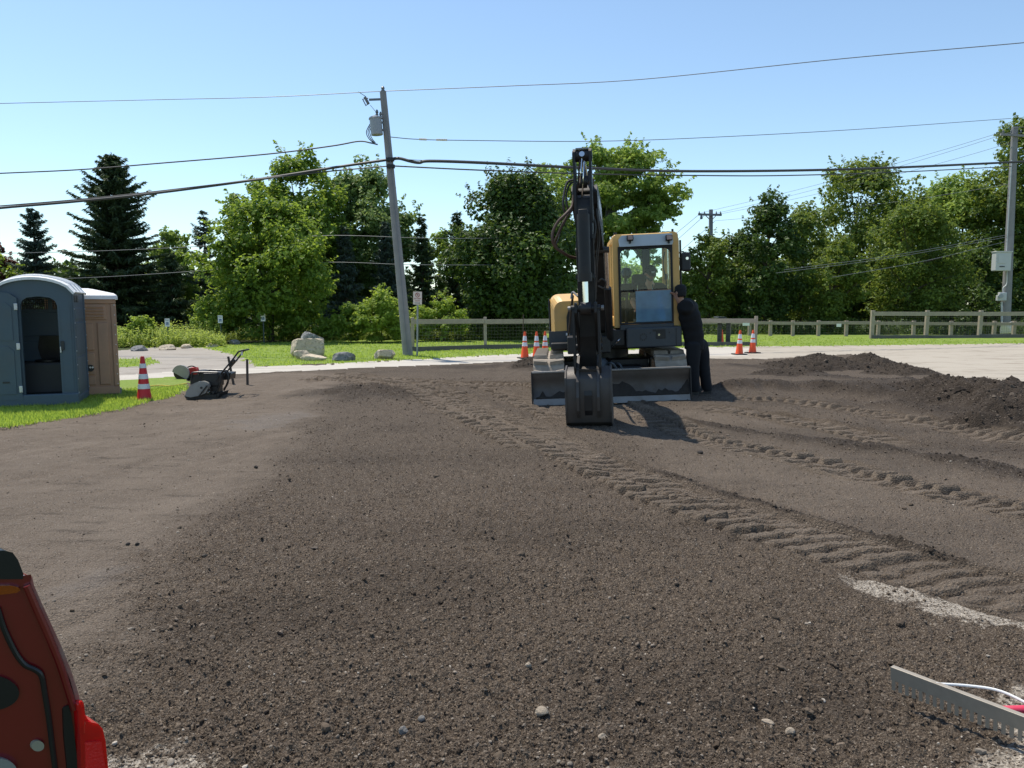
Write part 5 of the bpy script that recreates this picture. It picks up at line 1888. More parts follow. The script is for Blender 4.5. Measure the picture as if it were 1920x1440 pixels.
MB().box((ox1 + .05, -.02, 1.02), (.05, .04, .16)).build('latch_box', TIN, fr_, .008)
MB().box((ox1 + .02, -.022, .95), (.018, .03, .10)).build('latch', RIVET, fr_, .003)
ft = MB()
ft.box((0, -.03, .10), (TW + .06, .08, .20))
ft.box((0, TD / 2, .07), (TW + .02, TD, .14))
ft.build('skid_base', TBLUE, t, .02)
for sx in (-1, 1):
    s = MB()
    x = sx * (TW / 2 - .018)
    s.box((x, TD / 2, 1.03), (.03, TD - .04, 1.85))
    w = s.build('side_wall', TBLUE, t, .008)
    for z0, z1 in ((.22, .80), (.86, 1.40), (1.46, 1.66)):
        MB().box((x + sx * .018, TD / 2, (z0 + z1) / 2), (.018, TD - .30, z1 - z0)).build('raised_panel', TBLUE, w, .008)
    for y_ in (.035, TD - .03):
        MB().box((x + sx * .016, y_, 1.03), (.035, .07, 1.84)).build('corner_post', TBLUE, w, .012)
    rv = MB()
    for z in np.linspace(.2, 1.88, 8):
        for y_ in (.035, TD - .03):
            rv.cyl((x + sx * .03, y_, z), (x + sx * .042, y_, z), .011, n=8)
    rv.build('rivets', RIVET, w)
    for k in range(2):
        MB().box((x + sx * .022, .25 + .22 * k, 1.82), (.012, .17, .12)).build('side_vent', TIN, w, .006)
bw_ = MB()
bw_.box((0, TD - .02, .85), (TW - .06, .04, 1.56))
bw_.box((0, TD - .02, 1.89), (TW - .06, .04, .14))
for x0, x1 in ((-.54, -.42), (.0, .07), (.40, .54)):
    bw_.box(((x0 + x1) / 2, TD - .02, 1.725), (x1 - x0, .04, .19))
bk_ = bw_.build('back_wall', TBLUE, t)
gr = MB()
for x0, x1 in ((-.42, .0), (.07, .40)):
    for x in np.arange(x0 + .02, x1, .034):
        gr.box((x, TD - .02, 1.725), (.012, .014, .19))
    for z in np.arange(1.64, 1.82, .034):
        gr.box(((x0 + x1) / 2, TD - .018, z), (x1 - x0, .012, .012))
gr.build('vent_grille', TIN, bk_)
for z0, z1, x0, x1 in ((1.15, 1.58, -.45, .45), (.55, 1.05, -.48, -.05), (.55, 1.05, .02, .46)):
    MB().box(((x0 + x1) / 2, TD - .05, (z0 + z1) / 2), (x1 - x0, .03, z1 - z0)).build('moulded_panel', TBLUE, bk_, .01)
tk = MB().box((0, TD - .34, .42), (TW - .08, .60, .56)).build('tank', TIN, t, .04)
MB().lathe([(.14, 0), (.21, .01), (.21, .035), (.15, .04)], (.02, TD - .36, .70), 20).build('seat', BLACKP, tk)
MB().prism([(-.16, 0), (.16, 0), (.20, .2), (.16, .42), (-.16, .42), (-.20, .2)], (.02, TD - .10, .74), (1, 0, 0), (0, -.12, 1), .025).build('seat_lid', BLACKP, tk, .008)
MB().box((0, TD / 2, .15), (TW - .08, TD - .08, .02)).build('floor', TIN, t)
# roof: a barrel of translucent white
ro = MB()
rings = []
for y_ in (-.06, .02, TD - .02, TD + .06):
    g_ = .0 if .01 < y_ < TD else -.02
    a_ = arc(wl - .05, wr + .05, TH_ - .02 + g_, .265)
    i_ = arc(wl - .02, wr + .02, TH_ - .04 + g_, .240)
    rings.append([Vector((x, y_, z)) for x, z in a_] + [Vector((x, y_, z)) for x, z in reversed(i_)])
rf = ro.loft(rings, cap=True, smooth=False).build('roof', TROOF, t, .006)
for k in range(3):
    y_ = .22 + .35 * k
    a_ = arc(wl - .03, wr + .03, TH_ - .01, .275, 14)
    MB().tube([(x, y_, z) for x, z in a_], .022, 6).build('roof_rib', TROOF, rf)
# the open door, folded back to the side of the opening
dm = MB()
dm.prism([(0, .12), (-.60, .12), (-.60, 1.80), (-.50, 1.90), (-.30, 1.93), (-.10, 1.90), (0, 1.82)], (ox0 - .03, -.055, 0), (1, 0, 0), (0, 0, 1), .045)
door = dm.build('door', TBLUE, t, .012)
for z0, z1 in ((1.12, 1.75), (.22, 1.02)):
    MB().prism([(-.08, z0), (-.52, z0), (-.52, z1 - .08), (-.44, z1), (-.16, z1), (-.08, z1 - .08)], (ox0 - .03, -.082, 0), (1, 0, 0), (0, 0, 1), .016).build('door_panel', TBLUE, door, .006)
for z in (.30, 1.02, 1.68):
    h = MB().box((ox0 - .045, -.088, z), (.05, .03, .11))
    h.cyl((ox0 - .045, -.10, z + .03), (ox0 - .045, -.112, z + .03), .012, n=8)
    h.cyl((ox0 - .045, -.10, z - .03), (ox0 - .045, -.112, z - .03), .012, n=8)
    hi = h.build('hinge', RIVET, door, .004)
MB().box((ox0 - .25, -.09, .42), (.10, .012, .03)).build('door_latch', TIN, door)

c = at(226, 743)
yaw = R(27)
ux = Vector((math.cos(yaw), math.sin(yaw), 0))
W2 = 1.16
t = thing('portable_toilet', 'closed brown portable toilet with louvred vents under a flat white roof', 'portable toilet', Vector((c.x, c.y, c.z + .0)) - ux * W2 / 2, (0, 0, yaw))
HB = 1.86
b = MB()
b.box((0, .58, HB / 2 + .05), (W2 - .04, 1.12, HB - .10))
bd = b.build('cabin', TBROWN, t, .02)
for x0, x1, z0, z1 in ((-W2 / 2, W2 / 2, .04, .20), (-W2 / 2, W2 / 2, HB - .08, HB), (-W2 / 2, -W2 / 2 + .09, .205, HB - .085), (W2 / 2 - .09, W2 / 2, .205, HB - .085)):
    MB().box(((x0 + x1) / 2, .015, (z0 + z1) / 2), (x1 - x0, .05, z1 - z0)).build('frame_member', TBROWN, bd, .012)
for x0, x1, z0, z1 in ((-.44, .18, .90, 1.40), (-.44, .18, .44, .85), (-.44, .18, .24, .40), (.25, .43, .24, 1.42)):
    MB().box(((x0 + x1) / 2, .008, (z0 + z1) / 2), (x1 - x0, .035, z1 - z0)).build('raised_panel', TBROWN, bd, .012)
lv = MB().box((-.02, .005, 1.62), (.86, .03, .28)).build('vent_panel', TBROWN, bd, .008)
for k in range(4):
    MB().box((-.02, -.018, 1.53 + .06 * k), (.78, .03, .028), (.5, 0, 0)).build('louvre', TBROWN, lv, .004)
hb = MB()
hb.bar((-.40, -.035, .53), (.10, -.035, .56), .05, .02)
hb.cyl((.10, -.02, .565), (.10, -.055, .565), .065, n=14)
hb.cyl((.03, -.02, .55), (.03, -.055, .55), .05, n=14)
hb.cyl((-.38, -.02, .53), (-.38, -.055, .53), .055, n=14)
hbo = hb.build('strap_hinge', BLACKP, bd, .005)
for x in (.10, .14):
    MB().cyl((x, -.05, .58), (x, -.068, .58), .018, n=10).build('bolt', RIVET, hbo)
rv = MB()
for z in np.linspace(.25, 1.75, 9):
    rv.cyl((W2 / 2 - .03, -.01, z), (W2 / 2 - .03, -.022, z), .010, n=8)
rv.build('rivets', RIVET, bd)
r_ = MB()
r_.loft([[Vector((-x_, y0, z)), Vector((x_, y0, z)), Vector((x_, y1, z)), Vector((-x_, y1, z))] for x_, y0, y1, z in ((.61, -.06, 1.22, HB), (.61, -.06, 1.22, HB + .07), (.56, .0, 1.16, HB + .11), (.22, .3, .86, HB + .19), (.12, .4, .76, HB + .21))], smooth=False)
r_.build('roof', TROOF, t, .015)
MB().box((0, .58, .03), (W2 + .04, 1.2, .06)).build('skid_base', TIN, t, .01)

# ------------------------------------------------------------------ plate compactor, cut-off saw, tank, stakes, hose
CGREY = mat('compactor_grey', (.27, .26, .235), .5, var=.15, dirt=(.20, .17, .14), damt=.5, dscale=4)
SAWG = mat('saw_guard_grey', (.34, .33, .32), .45, .3, var=.15)
SAWR = mat('red_plastic', (.48, .030, .026), .45, var=.12)
TIMB = mat('stake_timber', (.085, .070, .058), .85, var=.35, scale=8, bump=.5, bscale=20)
p = at(385, 748)
k_ = p.y / FPX
t = thing('plate_compactor', 'plate compactor with a grey belt guard, tubular cage and its black handle slanting up', 'plate compactor', p, (0, 0, R(4)))


def q2(px, py, y=0.0):
    return Vector(((px - 385) * k_, y, (748 - py) * k_))


pb = MB()
pb.prism([tuple(q2(*a).xz) for a in ((346, 742), (350, 748), (400, 749), (409, 744), (412, 737), (402, 740), (352, 738))], (0, .28, 0), (1, 0, 0), (0, 0, 1), .56)
pb.build('base_plate', BLACKP, t, .01)
bg_ = MB()
bg_.prism([tuple(q2(*a).xz) for a in ((350, 742), (353, 732), (362, 720), (374, 715), (384, 714), (392, 717), (394, 724), (388, 736), (378, 741), (360, 744))], (0, .0, 0), (1, 0, 0), (0, 0, 1), .12)
gd = bg_.build('belt_guard', CGREY, t, .025, 3)
MB().prism([tuple(q2(*a).xz) for a in ((371, 730), (377, 721), (386, 720), (389, 724), (384, 732), (374, 733))], (0, -.064, 0), (1, 0, 0), (0, 0, 1), .012).build('guard_boss', CGREY, gd, .006)
MB().cyl(q2(381, 726, -.07), q2(381, 726, -.085), .02, n=10).build('bolt', BLACKP, gd)
MB().bar(q2(392, 722, -.066), q2(376, 742, -.066), .02, .05, up=(0, -1, 0)).build('guard_strap', BLACKP, gd)
en = MB()
en.box(q2(393, 713, .25), (.30, .32, .26))
en.box(q2(398, 728, .25), (.16, .3, .25))
eng = en.build('engine', BLACKP, t, .03)
MB().lathe([(.05, 0), (.10, .01), (.10, .10), (.06, .11)], q2(376, 706, .25), 16).build('air_filter', BLACKP, eng)
for a in ((400, 736), (393, 731), (404, 742)):
    MB().cyl(q2(*a, -.02), q2(*a, .04), .024, n=10).build('engine_mount', STEEL, eng)
tk_ = MB()
tk_.prism([tuple(q2(*a).xz) for a in ((342, 729), (344, 718), (350, 709), (358, 703), (368, 701), (420, 703), (418, 716), (380, 718), (364, 724), (352, 730))], (0, .62, 0), (1, 0, 0), (0, 0, 1), .34)
tk_.build('water_tank', BLACKP, t, .04, 3)
fr2 = MB()
for yy in (.03, .50):
    fr2.tube(spline([q2(359, 720, yy), q2(361, 703, yy), q2(366, 698, yy), q2(400, 698, yy), q2(412, 700, yy), q2(414, 712, yy), q2(410, 726, yy), q2(404, 738, yy)], 5), .016, 8)
fr2.tube([q2(372, 698, .03), q2(372, 698, .5)], .014, 8)
fr2.tube(spline([q2(410, 697, .25), q2(418, 700, .25), q2(421, 710, .25), q2(419, 722, .25), q2(412, 733, .25)], 5), .018, 8)
fr2.build('cage', BLACKP, t)
hn = MB()
for yy in (.10, .44):
    hn.tube(spline([q2(402, 716, yy), q2(416, 697, yy), q2(434, 676, yy), q2(446, 660, yy)], 4), .016, 8)
hn.tube(spline([q2(446, 660, .10), q2(451, 658, .10), q2(457, 657, .14), q2(457, 657, .40), q2(451, 658, .44), q2(446, 660, .44)], 4), .016, 8)
hn.tube([q2(432, 679, .10), q2(432, 679, .44)], .02, 8)
hd = hn.build('handle', BLACKP, t)
MB().bar(q2(424, 688, .27), q2(434, 676, .27), .05, .05).build('handle_damper', BLACKP, hd)
MB().box(q2(452, 663, .12), (.03, .03, .07)).build('throttle_lever', RIVET, hd)

p = at(352, 712)
k_ = p.y / FPX
t = thing('cutoff_saw', 'handheld cut-off saw with a grey blade guard and red body lying behind the compactor', 'saw', p, (0, 0, R(8)))


def q3(px, py, y=0.0):
    return Vector(((px - 352) * k_, y, (712 - py) * k_))


MB().cyl(q3(341, 699, -.02), q3(341, 699, .0), .17, n=28).build('cutting_disc', BLACKP, t)
g_ = []
for a in np.linspace(R(-20), R(200), 12):
    g_.append((math.cos(a) * .19, math.sin(a) * .19))
gm_ = MB().prism(g_, q3(341, 699, -.02), (.85, 0, -.5), (.5, 0, .85), .08)
gm_.build('blade_guard', SAWG, t, .012)
bd_ = MB().prism([tuple(q3(*a).xz) for a in ((345, 702), (347, 693), (356, 690), (366, 690), (369, 698), (367, 709), (350, 710))], (0, .16, 0), (1, 0, 0), (0, 0, 1), .22)
bo = bd_.build('engine_body', SAWR, t, .025, 3)
MB().prism([tuple(q3(*a).xz) for a in ((343, 707), (345, 701), (370, 703), (371, 711), (346, 712))], (0, .155, 0), (1, 0, 0), (0, 0, 1), .24).build('crankcase', BLACKP, bo, .015)
MB().tube(spline([q3(346, 700, .1), q3(350, 690, .1), q3(358, 687, .12), q3(366, 691, .16)], 5), .014, 8).build('handle_bar', BLACKP, t)

for px, pb_, pt_, lab, lean in ((439, 719, 668, 'leaning wooden stake just behind the compactor handle', -.10), (464, 720, 673, 'upright wooden stake standing apart past the compactor handle', .01)):
    p = at(px, pb_)
    h = (pb_ - pt_) / FPX * p.y
    o = MB().bar((0, 0, -.1), (lean * 1.1, 0, h), .05, .03, up=(0, 1, 0), w2=.046).build('stake', TIMB, None, .003)
    o.location = p
    tag(o, lab, 'stake', 'wooden stakes beside the compactor')
YH = mat('yellow_hose_rubber', (.55, .42, .05), .6, var=.15)
pts = [at(a, b_) + Vector((0, 0, .05)) for a, b_ in ((282, 728), (300, 727), (318, 728), (334, 726), (350, 723))]
tag(MB().tube(spline(pts, 5), .014, 6).build('hose', YH), 'thin yellow hose lying across the grass towards the compactor', 'hose')

# ------------------------------------------------------------------ signs
SIGNW = mat('white_sign_sheet', (.78, .79, .78), .4, var=.04, bump=0)
SIGNP = mat('faded_sign_sheet', (.72, .60, .52), .45, var=.08, bump=0)  # faded warm off-white sheet
SIGNR = mat('sign_red_print', (.35, .05, .045), .5, var=.1, bump=0)
SIGNB = mat('sign_blue_print', (.035, .10, .24), .5, var=.1, bump=0)
SIGNG = mat('sign_green_print', (.03, .14, .10), .5, var=.1, bump=0)
SIGNK = mat('sign_black_print', (.03, .03, .03), .5, bump=0)
POSTG = mat('galvanised_post', (.30, .32, .31), .5, .5, var=.15)
POSTD = mat('green_sign_post', (.06, .08, .07), .6, var=.2)


def text(body, size, m, parent, loc, name='lettering'):
    cu = bpy.data.curves.new(name, 'FONT')
    cu.body = body
    cu.size = size
    cu.extrude = .0015
    cu.align_x = 'CENTER'
    cu.align_y = 'CENTER'
    cu.materials.append(m)
    tmp = bpy.data.objects.new(name, cu)
    COL.objects.link(tmp)
    me = bpy.data.meshes.new_from_object(tmp)
    bpy.data.objects.remove(tmp)
    bpy.data.curves.remove(cu)
    o = bpy.data.objects.new(name, me)
    COL.objects.link(o)
    o.parent = parent
    o.location = loc
    o.rotation_euler = (math.pi / 2, 0, 0)
    return o


def acc_sign(label, px, py, top, d):
    p = at_d(px, py, d)
    g0 = float(macro(p.x, p.y))
    zt = at_d(px, top, d).z
    t = thing('parking_sign', label, 'sign', (p.x, d, g0), (0, 0, 0), 'accessible parking signs along the gravel')
    h = zt - g0
    MB().box((0, .02, h / 2 - .1), (.05, .03, h + .1)).build('post', POSTD, t)
    pa = MB().box((0, -.005, h - .17), (.20, .008, .32)).build('sign_panel', SIGNW, t, .003)
    text('RESERVED', .034, SIGNG, pa, (0, -.011, h - .055))
    text('PARKING', .034, SIGNG, pa, (0, -.011, h - .095))
    sy = MB()
    sy.box((0, -.010, h - .21), (.11, .004, .12))
    sq = sy.build('symbol_field', SIGNB, pa)
    w = MB()
    w.tube([(-.005 + .028 * math.cos(a_), -.014, h - .232 + .028 * math.sin(a_)) for a_ in np.linspace(R(120), R(380), 12)], .005, 5)
    w.tube([(-.012, -.014, h - .178), (-.010, -.014, h - .215), (.020, -.014, h - .217), (.034, -.014, h - .250)], .006, 5)
    w.cyl((-.012, -.012, h - .166), (-.012, -.016, h - .166), .010, n=10)
    w.build('wheelchair_symbol', SIGNW, pa)
    return t


acc_sign('accessible parking sign in front of the spruces, standing at a pale boulder', 316, 655, 597, 30.5)
acc_sign('accessible parking sign in front of the sunny bushes', 415, 650, 591, 32)
acc_sign('accessible parking sign before the dark shade under the bright maple', 495, 647, 588, 33)

p = at(782, 669)
d = p.y
t = thing('no_parking_sign', 'faded no parking sign on a thin metal post beside the leaning pole', 'sign', p, (0, R(1.2), 0))
zt, zb = at_d(778, 547, d).z - p.z, at_d(778, 571, d).z - p.z
MB().box((0, .02, zt / 2 - .1), (.055, .03, zt + .2)).build('post', POSTG, t)
hw = 8.2 / FPX * d
zc = (zt + zb) / 2
pa = MB().box((0, -.005, zc), (2 * hw, .008, zt - zb)).build('sign_panel', SIGNP, t, .004)
rg_ = MB().tube([(.065 * math.cos(a_), -.012, zc + .10 + .065 * math.sin(a_)) for a_ in np.linspace(0, 6.283, 25)[:-1]], .008, 5, closed=True)
rg_.bar((-.045, -.013, zc + .145), (.045, -.013, zc + .055), .006, .012)
rg_.build('no_parking_ring', SIGNR, pa)
text('P', .10, SIGNK, pa, (.002, -.0105, zc + .10))
text('BETWEEN', .052, SIGNR, pa, (0, -.011, zc - .015))
text('SIGNS', .058, SIGNR, pa, (0, -.011, zc - .085))
ar = MB().box((-.01, -.011, zc - .155), (.15, .003, .014))
ar.prism([(.05, -.022), (.085, 0), (.05, .022)], (.0, -.011, zc - .155), (1, 0, 0), (0, 0, 1), .003)
ar.build('arrow', SIGNK, pa)

p = at(981, 660)
o = MB().cyl((0, 0, -.1), (0, 0, (660 - 590) / FPX * p.y), .016, n=8).build('marker_rod', mat('rusty_rod', (.09, .065, .05), .8, .3))
o.location = p
tag(o, 'thin rusty marker rod sticking up behind the farthest orange cone', 'rod')

# ------------------------------------------------------------------ boulders
def rock_mat(name, a, b, c_):
    q = NT(name)
    c1 = q.mix(q.noise(2.2, 6, .65), a, b)
    c1 = q.mix(q.math('MULTIPLY', q.ramp(q.noise(14, 6, .7), .5, .62), .6), c1, c_)
    q.base(c1)
    q.set(Roughness=.9, Specular_IOR_Level=.25)
    q.bump(q.noise(14, 7, .7), .7, .05)
    return q.m


RK_TAN = rock_mat('tan_granite', (.44, .35, .25), (.72, .62, .47), (.22, .18, .135))
RK_GREY = rock_mat('blue_grey_stone', (.125, .125, .128), (.34, .335, .33), (.07, .07, .072))
RK_SPECK = rock_mat('speckled_stone', (.07, .07, .07), (.34, .33, .31), (.62, .61, .58))


def boulder(label, px, pyb, w, h, d_, seed, m, rz=0.0, sink=.12, cuts=9, group='boulders on the lawn', rough=.05, loc=None, shape=None, name='boulder', lift=0.0):
    """a block hewn by planes, then roughened"""
    r = random.Random(seed)
    b = bmesh.new()
    bmesh.ops.create_icosphere(b, subdivisions=4, radius=1)
    planes = []
    for _ in range(cuts):
        n = Vector((r.gauss(0, 1), r.gauss(0, 1), r.gauss(0, .8))).normalized()
        planes.append((n, r.uniform(.52, .85)))
    for n, o_ in (shape or []):
        planes.append((Vector(n).normalized(), o_))
    for v in b.verts:
        p = v.co.normalized()
        s = 1.0
        for n, o_ in planes:
            dd_ = p.dot(n)
            if dd_ > 0:
                s = min(s, o_ / dd_)
        q = p * s
        q += p * rough * (.6 * float(vn(q.x * 3 + seed, q.y * 3 + q.z * 2, seed)) + .4 * float(vn(q.x * 8, q.z * 8 + q.y * 5, seed + 1)))
        v.co = Vector((q.x * w / 2, q.y * d_ / 2, q.z * h / 2))
    zmin = min(v.co.z for v in b.verts)
    for v in b.verts:
        v.co.z -= zmin + sink
    me = bpy.data.meshes.new(name)
    b.to_mesh(me)
    b.free()
    me.materials.append(m)
    o = bpy.data.objects.new(name, me)
    COL.objects.link(o)
    p = loc or at(px, pyb)
    o.location = (p.x, p.y, p.z + lift)
    o.rotation_euler = (0, 0, rz)
    tag(o, label, 'boulder', group)
    return o


boulder('large tan boulder with a flat lit top, biggest of the stacked stones', 578, 670, 1.20, .86, .9, 3, RK_TAN, .2, .12, 7, shape=[((0, .2, 1), .6), ((-.9, -.3, .2), .75), ((0, -1, -.1), .62)])
boulder('dark speckled boulder peeping over the top of the large tan boulder', 586, 660, .85, .98, .6, 8, RK_SPECK, .5, .12, 7)
boulder('upright grey-tan block leaning on the front of the large tan boulder', 567, 675, .72, .46, .45, 12, RK_TAN, -.1, .08, 6, shape=[((0, -1, .1), .55), ((0, .1, 1), .6)])
boulder('sloping wedge of tan stone lying lowest in front of the stacked boulders', 588, 677, .85, .34, .5, 21, RK_TAN, -.25, .06, 5, shape=[((.45, -.1, 1), .45)])
boulder('low blue-grey boulder lying between the stacked boulders and the pale block', 645, 678, .78, .38, .5, 33, RK_GREY, .1, .06, 9)
boulder('pale flat-topped boulder on the lawn nearest to the leaning pole', 721, 675, .78, .46, .6, 41, RK_TAN, .15, .06, 5, shape=[((.0, .1, 1), .62), ((0, -1, .15), .6), ((.9, -.2, .35), .7)])
RG = 'stones along the edge of the gravel'
boulder('low tan stone in the weeds at the brown toilet', 262, 658, .62, .34, .5, 51, RK_GREY, 0, .12, 6, RG)
boulder('pale flat stone at the foot of the first accessible parking sign', 316, 656, .70, .26, .5, 52, RK_TAN, .2, .06, 6, RG)
boulder('small low stone between two accessible parking signs in the weeds', 352, 653, .5, .26, .4, 53, RK_TAN, .5, .08, 6, RG)
boulder('flat brown stone just before the second accessible parking sign', 396, 652, .75, .26, .5, 54, RK_TAN, 1.0, .08, 6, RG)
boulder('grey stone in the shade near the third accessible parking sign', 440, 647, .5, .3, .4, 55, RK_GREY, 1.0, .06, 6, RG)

# ------------------------------------------------------------------ fences
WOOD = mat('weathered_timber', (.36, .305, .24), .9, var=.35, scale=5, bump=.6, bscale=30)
WOOD_SHADE = mat('shaded_timber', (.125, .118, .110), .9, var=.35, scale=5, bump=.6, bscale=30)  # shade on the lowest rails put into the colour as darker timber
WIRE = mat('galvanised_wire', (.16, .17, .17), .5, .5, bump=0)


def fence(label, spots, height, post, rail_h, rails, mesh=True, wood=WOOD, low_shade_wood=WOOD_SHADE, mesh_top=.9, over=.10):
    """spots: ground points of the posts; rails: heights of the rails"""
    P = [Vector(s) for s in spots]
    c = P[0]
    t = thing('fence', label, 'fence', c)
    r = random.Random(len(P))
    for p in P:
        MB().box(p - c + Vector((0, 0, height / 2 - .05)), (post, post, height + .1), (r.uniform(-.02, .02), r.uniform(-.015, .015), 0)).build('post', wood, t, .012)
    for a, b in zip(P[:-1], P[1:]):
        dv = (b - a).normalized()
        for hgt in rails:
            o_ = Vector((0, -post * .5 - .022, 0))
            up = Vector((0, 0, hgt + r.uniform(-.02, .02)))
            MB().bar(a - c + up + o_ - dv * (.02), b - c + up + o_ - dv * .03 + Vector((0, 0, r.uniform(-.02, .02))), .04, rail_h).build('rail', wood if hgt > .4 else low_shade_wood, t, .006)
        if mesh:
            m = MB()
            n = int((b - a).length / .12)
            for i in range(1, n):
                p = a.lerp(b, i / n) - c
                m.tube([p + Vector((0, .0, .06)), p + Vector((0, .0, mesh_top))], .0024, 3)
            for hh in np.arange(.10, mesh_top + .01, .12):
                m.tube([a - c + Vector((0, .0, hh)), b - c + Vector((0, 0, hh))], .0024, 3)
            w = m.build('wire_mesh', WIRE, t)
            w['kind'] = 'stuff'
    return t


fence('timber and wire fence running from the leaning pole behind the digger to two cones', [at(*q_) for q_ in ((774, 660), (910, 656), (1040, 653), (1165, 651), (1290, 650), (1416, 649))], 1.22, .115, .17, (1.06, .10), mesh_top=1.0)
fence('long low post and rail fence along the foot of the far trees', [at(*q_) for q_ in ((1310, 629), (1367, 630), (1405, 630), (1444, 630.5), (1486, 631), (1534, 631), (1586, 631.5), (1646, 632), (1712, 632), (1782, 632.5), (1863, 633), (1900, 633), (1990, 634))], .86, .16, .16, (.72,))
fence('taller timber fence with wire panels standing before the low fence', [at(*q_) for q_ in ((1634, 636), (1736, 635), (1836, 634.5), (1945, 634), (2050, 634))], 1.42, .17, .20, (1.24, .10), mesh_top=1.15)
CLOTH = mat('white_cloth', (.68, .67, .63), .85, var=.08)
p = at(1882, 631.5)
m = MB()
vs, fs = [], []
for i in range(9):
    for j in range(9):
        u_, v_ = i / 8, j / 8
        sag = .06 * math.sin(math.pi * u_) * (v_ > .8)
        vs.append(((u_ - .5) * .66 + .03 * math.sin(v_ * 3), -.20 + .05 * math.sin(u_ * 5 + v_ * 4) + .04 * math.sin(u_ * 9), .16 + v_ * .66 - .10 * math.sin(math.pi * u_) * v_ + .03 * u_))
for i in range(8):
    for j in range(8):
        fs.append((i * 9 + j, (i + 1) * 9 + j, (i + 1) * 9 + j + 1, i * 9 + j + 1))
o = m.add(vs, fs, True).build('cloth', CLOTH)
o.modifiers.new('s', 'SOLIDIFY').thickness = .006
o.location = (p.x, p.y, p.z)
tag(o, 'white cloth hung between two posts of the low fence beside the utility pole', 'cloth')
for px, py, w_, h_, lab in ((1399, 606, .36, .26, 'white notice board on the low fence behind the two orange cones'), (1573, 610, .24, .16, 'small white notice on the low fence beside the twin-stemmed tree')):
    q_ = at_d(px, py, 39.6)
    o = MB().box((0, 0, 0), (w_, .02, h_)).build('notice', SIGNW, None, .004)
    o.location = q_
    tag(o, lab, 'notice')

# dark lectern at the roadside
LECT = mat('dark_green_timber', (.022, .028, .027), .6, var=.25, bump=.3)
p = at(1356, 648)
k_ = p.y / FPX
t = thing('lectern_sign', 'dark two-legged lectern sign seen edge-on in front of the fence', 'sign', p)
for px in (1348.5, 1364.5):
    MB().box(((px - 1356) * k_, 0, .44), (.17, .12, .98)).build('leg', LECT, t, .012)
MB().prism([(-.36, 1.16), (-.30, 1.19), (-.02, 1.19), (.16, 1.02), (.10, .96), (-.02, 1.07), (-.33, 1.10)], (0, 0, 0), (1, 0, 0), (0, 0, 1), .7).build('slanted_top', LECT, t, .012)

# ------------------------------------------------------------------ utility poles and cables
POLE = mat('weathered_pole', (.27, .26, .255), .9, var=.3, scale=3, bump=.5, bscale=18)
INSUL = mat('insulator_grey', (.16, .17, .18), .35, var=.15)
TANK = mat('transformer_grey', (.34, .36, .38), .45, var=.08)
CABLE = mat('black_cable', (.045, .047, .050), .6, bump=0)
CABLEG = mat('grey_cable', (.16, .17, .18), .5, bump=0)
METERB = mat('meter_box_grey', (.52, .53, .52), .45, var=.06)


def pole(label, pb, pt, r0, r1, name='utility_pole'):
    p = at(*pb)
    q_ = at_d(pt[0], pt[1], p.y)
    t = thing(name, label, 'utility pole', p)
    e = q_ - p
    MB().tube([tuple(e * -.02), tuple(e * .33), tuple(e * .66), tuple(e)], [r0, r0 * .67 + r1 * .33, r0 * .33 + r1 * .67, r1], 18).build('shaft', POLE, t)
    return t, p, e


t, PP, PE = pole('leaning grey wooden utility pole carrying a transformer can', (765, 668), (718, 172), .165, .10)
PD = PP.y


def pq(px, py, dy=0.0):
    return at_d(px, py, PD + dy) - PP


tr_ = MB()
c0, c1 = pq(707, 253, -.1), pq(704, 223, -.1)
tr_.cyl(c0, c1, .185, .19, n=24)
tr_.cyl(c1, c1 + (c1 - c0).normalized() * .05, .215, .19, n=24)
tr_.cyl(c1 + (c1 - c0).normalized() * .05, c1 + (c1 - c0).normalized() * .10, .19, .08, n=24)
trf = tr_.build('transformer', TANK, t, .01)
MB().lathe([(.03, 0), (.05, .05), (.03, .08), (.05, .12), (.025, .2)], c1 + Vector((.05, 0, .08)), 12).build('bushing', INSUL, trf)
MB().lathe([(.03, 0), (.045, .05), (.03, .08), (.045, .12), (.02, .2)], c1 + Vector((.16, 0, .02)), 12).build('bushing', INSUL, trf)
for y_ in (230, 244):
    MB().bar(pq(712, y_, -.1), pq(726, y_ - .5), .06, .06).build('bracket', INSUL, trf)
for k in range(3):
    MB().tube(spline([pq(695 + k, 230 + 2 * k, -.1), pq(687 + 3 * k, 247, -.1), pq(691 + 3 * k, 259, -.1), pq(700 + 2 * k, 268, -.05)], 5), .014, 5).build('lead', CABLE, trf)
MB().bar(pq(718, 186), pq(692, 187), .05, .06).build('crossarm', INSUL, t)
cu_ = MB()
cu_.tube([pq(690, 184), pq(680, 186), pq(686, 198), pq(692, 193)], .022, 6)
cu_.cyl(pq(684, 182), pq(691, 195), .045, n=10)
cu_.build('fuse_cutout', INSUL, t)
MB().lathe([(.05, 0), (.07, .06), (.045, .10), (.06, .15), (.02, .2)], pq(718, 174), 12).build('insulator', INSUL, t)
MB().tube(spline([pq(694, 197), pq(700, 204), pq(706, 212), pq(707, 216, -.1)], 4), .008, 5).build('lead', CABLEG, t)
MB().tube(spline([pq(672, 172), pq(678, 176), pq(686, 181)], 4), .010, 5).build('lead', CABLEG, t)
for py in (299, 312):
    MB().box(pq(731.5 + (py - 299) * .09, py, -.14), (.26, .10, .12)).build('clamp', BLACKP, t, .02)
MB().tube([pq(722, 215, -.16), pq(727, 250, -.17), pq(735, 330, -.18), pq(752, 520, -.20), pq(764, 660, -.20)], .012, 5).build('ground_wire', CABLEG, t)

t, P2, E2 = pole('tall grey utility pole with pale meter boxes rising behind the taller fence', (1884, 628), (1903, 238), .26, .16)
D2 = P2.y


def pr(px, py, dy=0.0):
    return at_d(px, py, D2 + dy) - P2


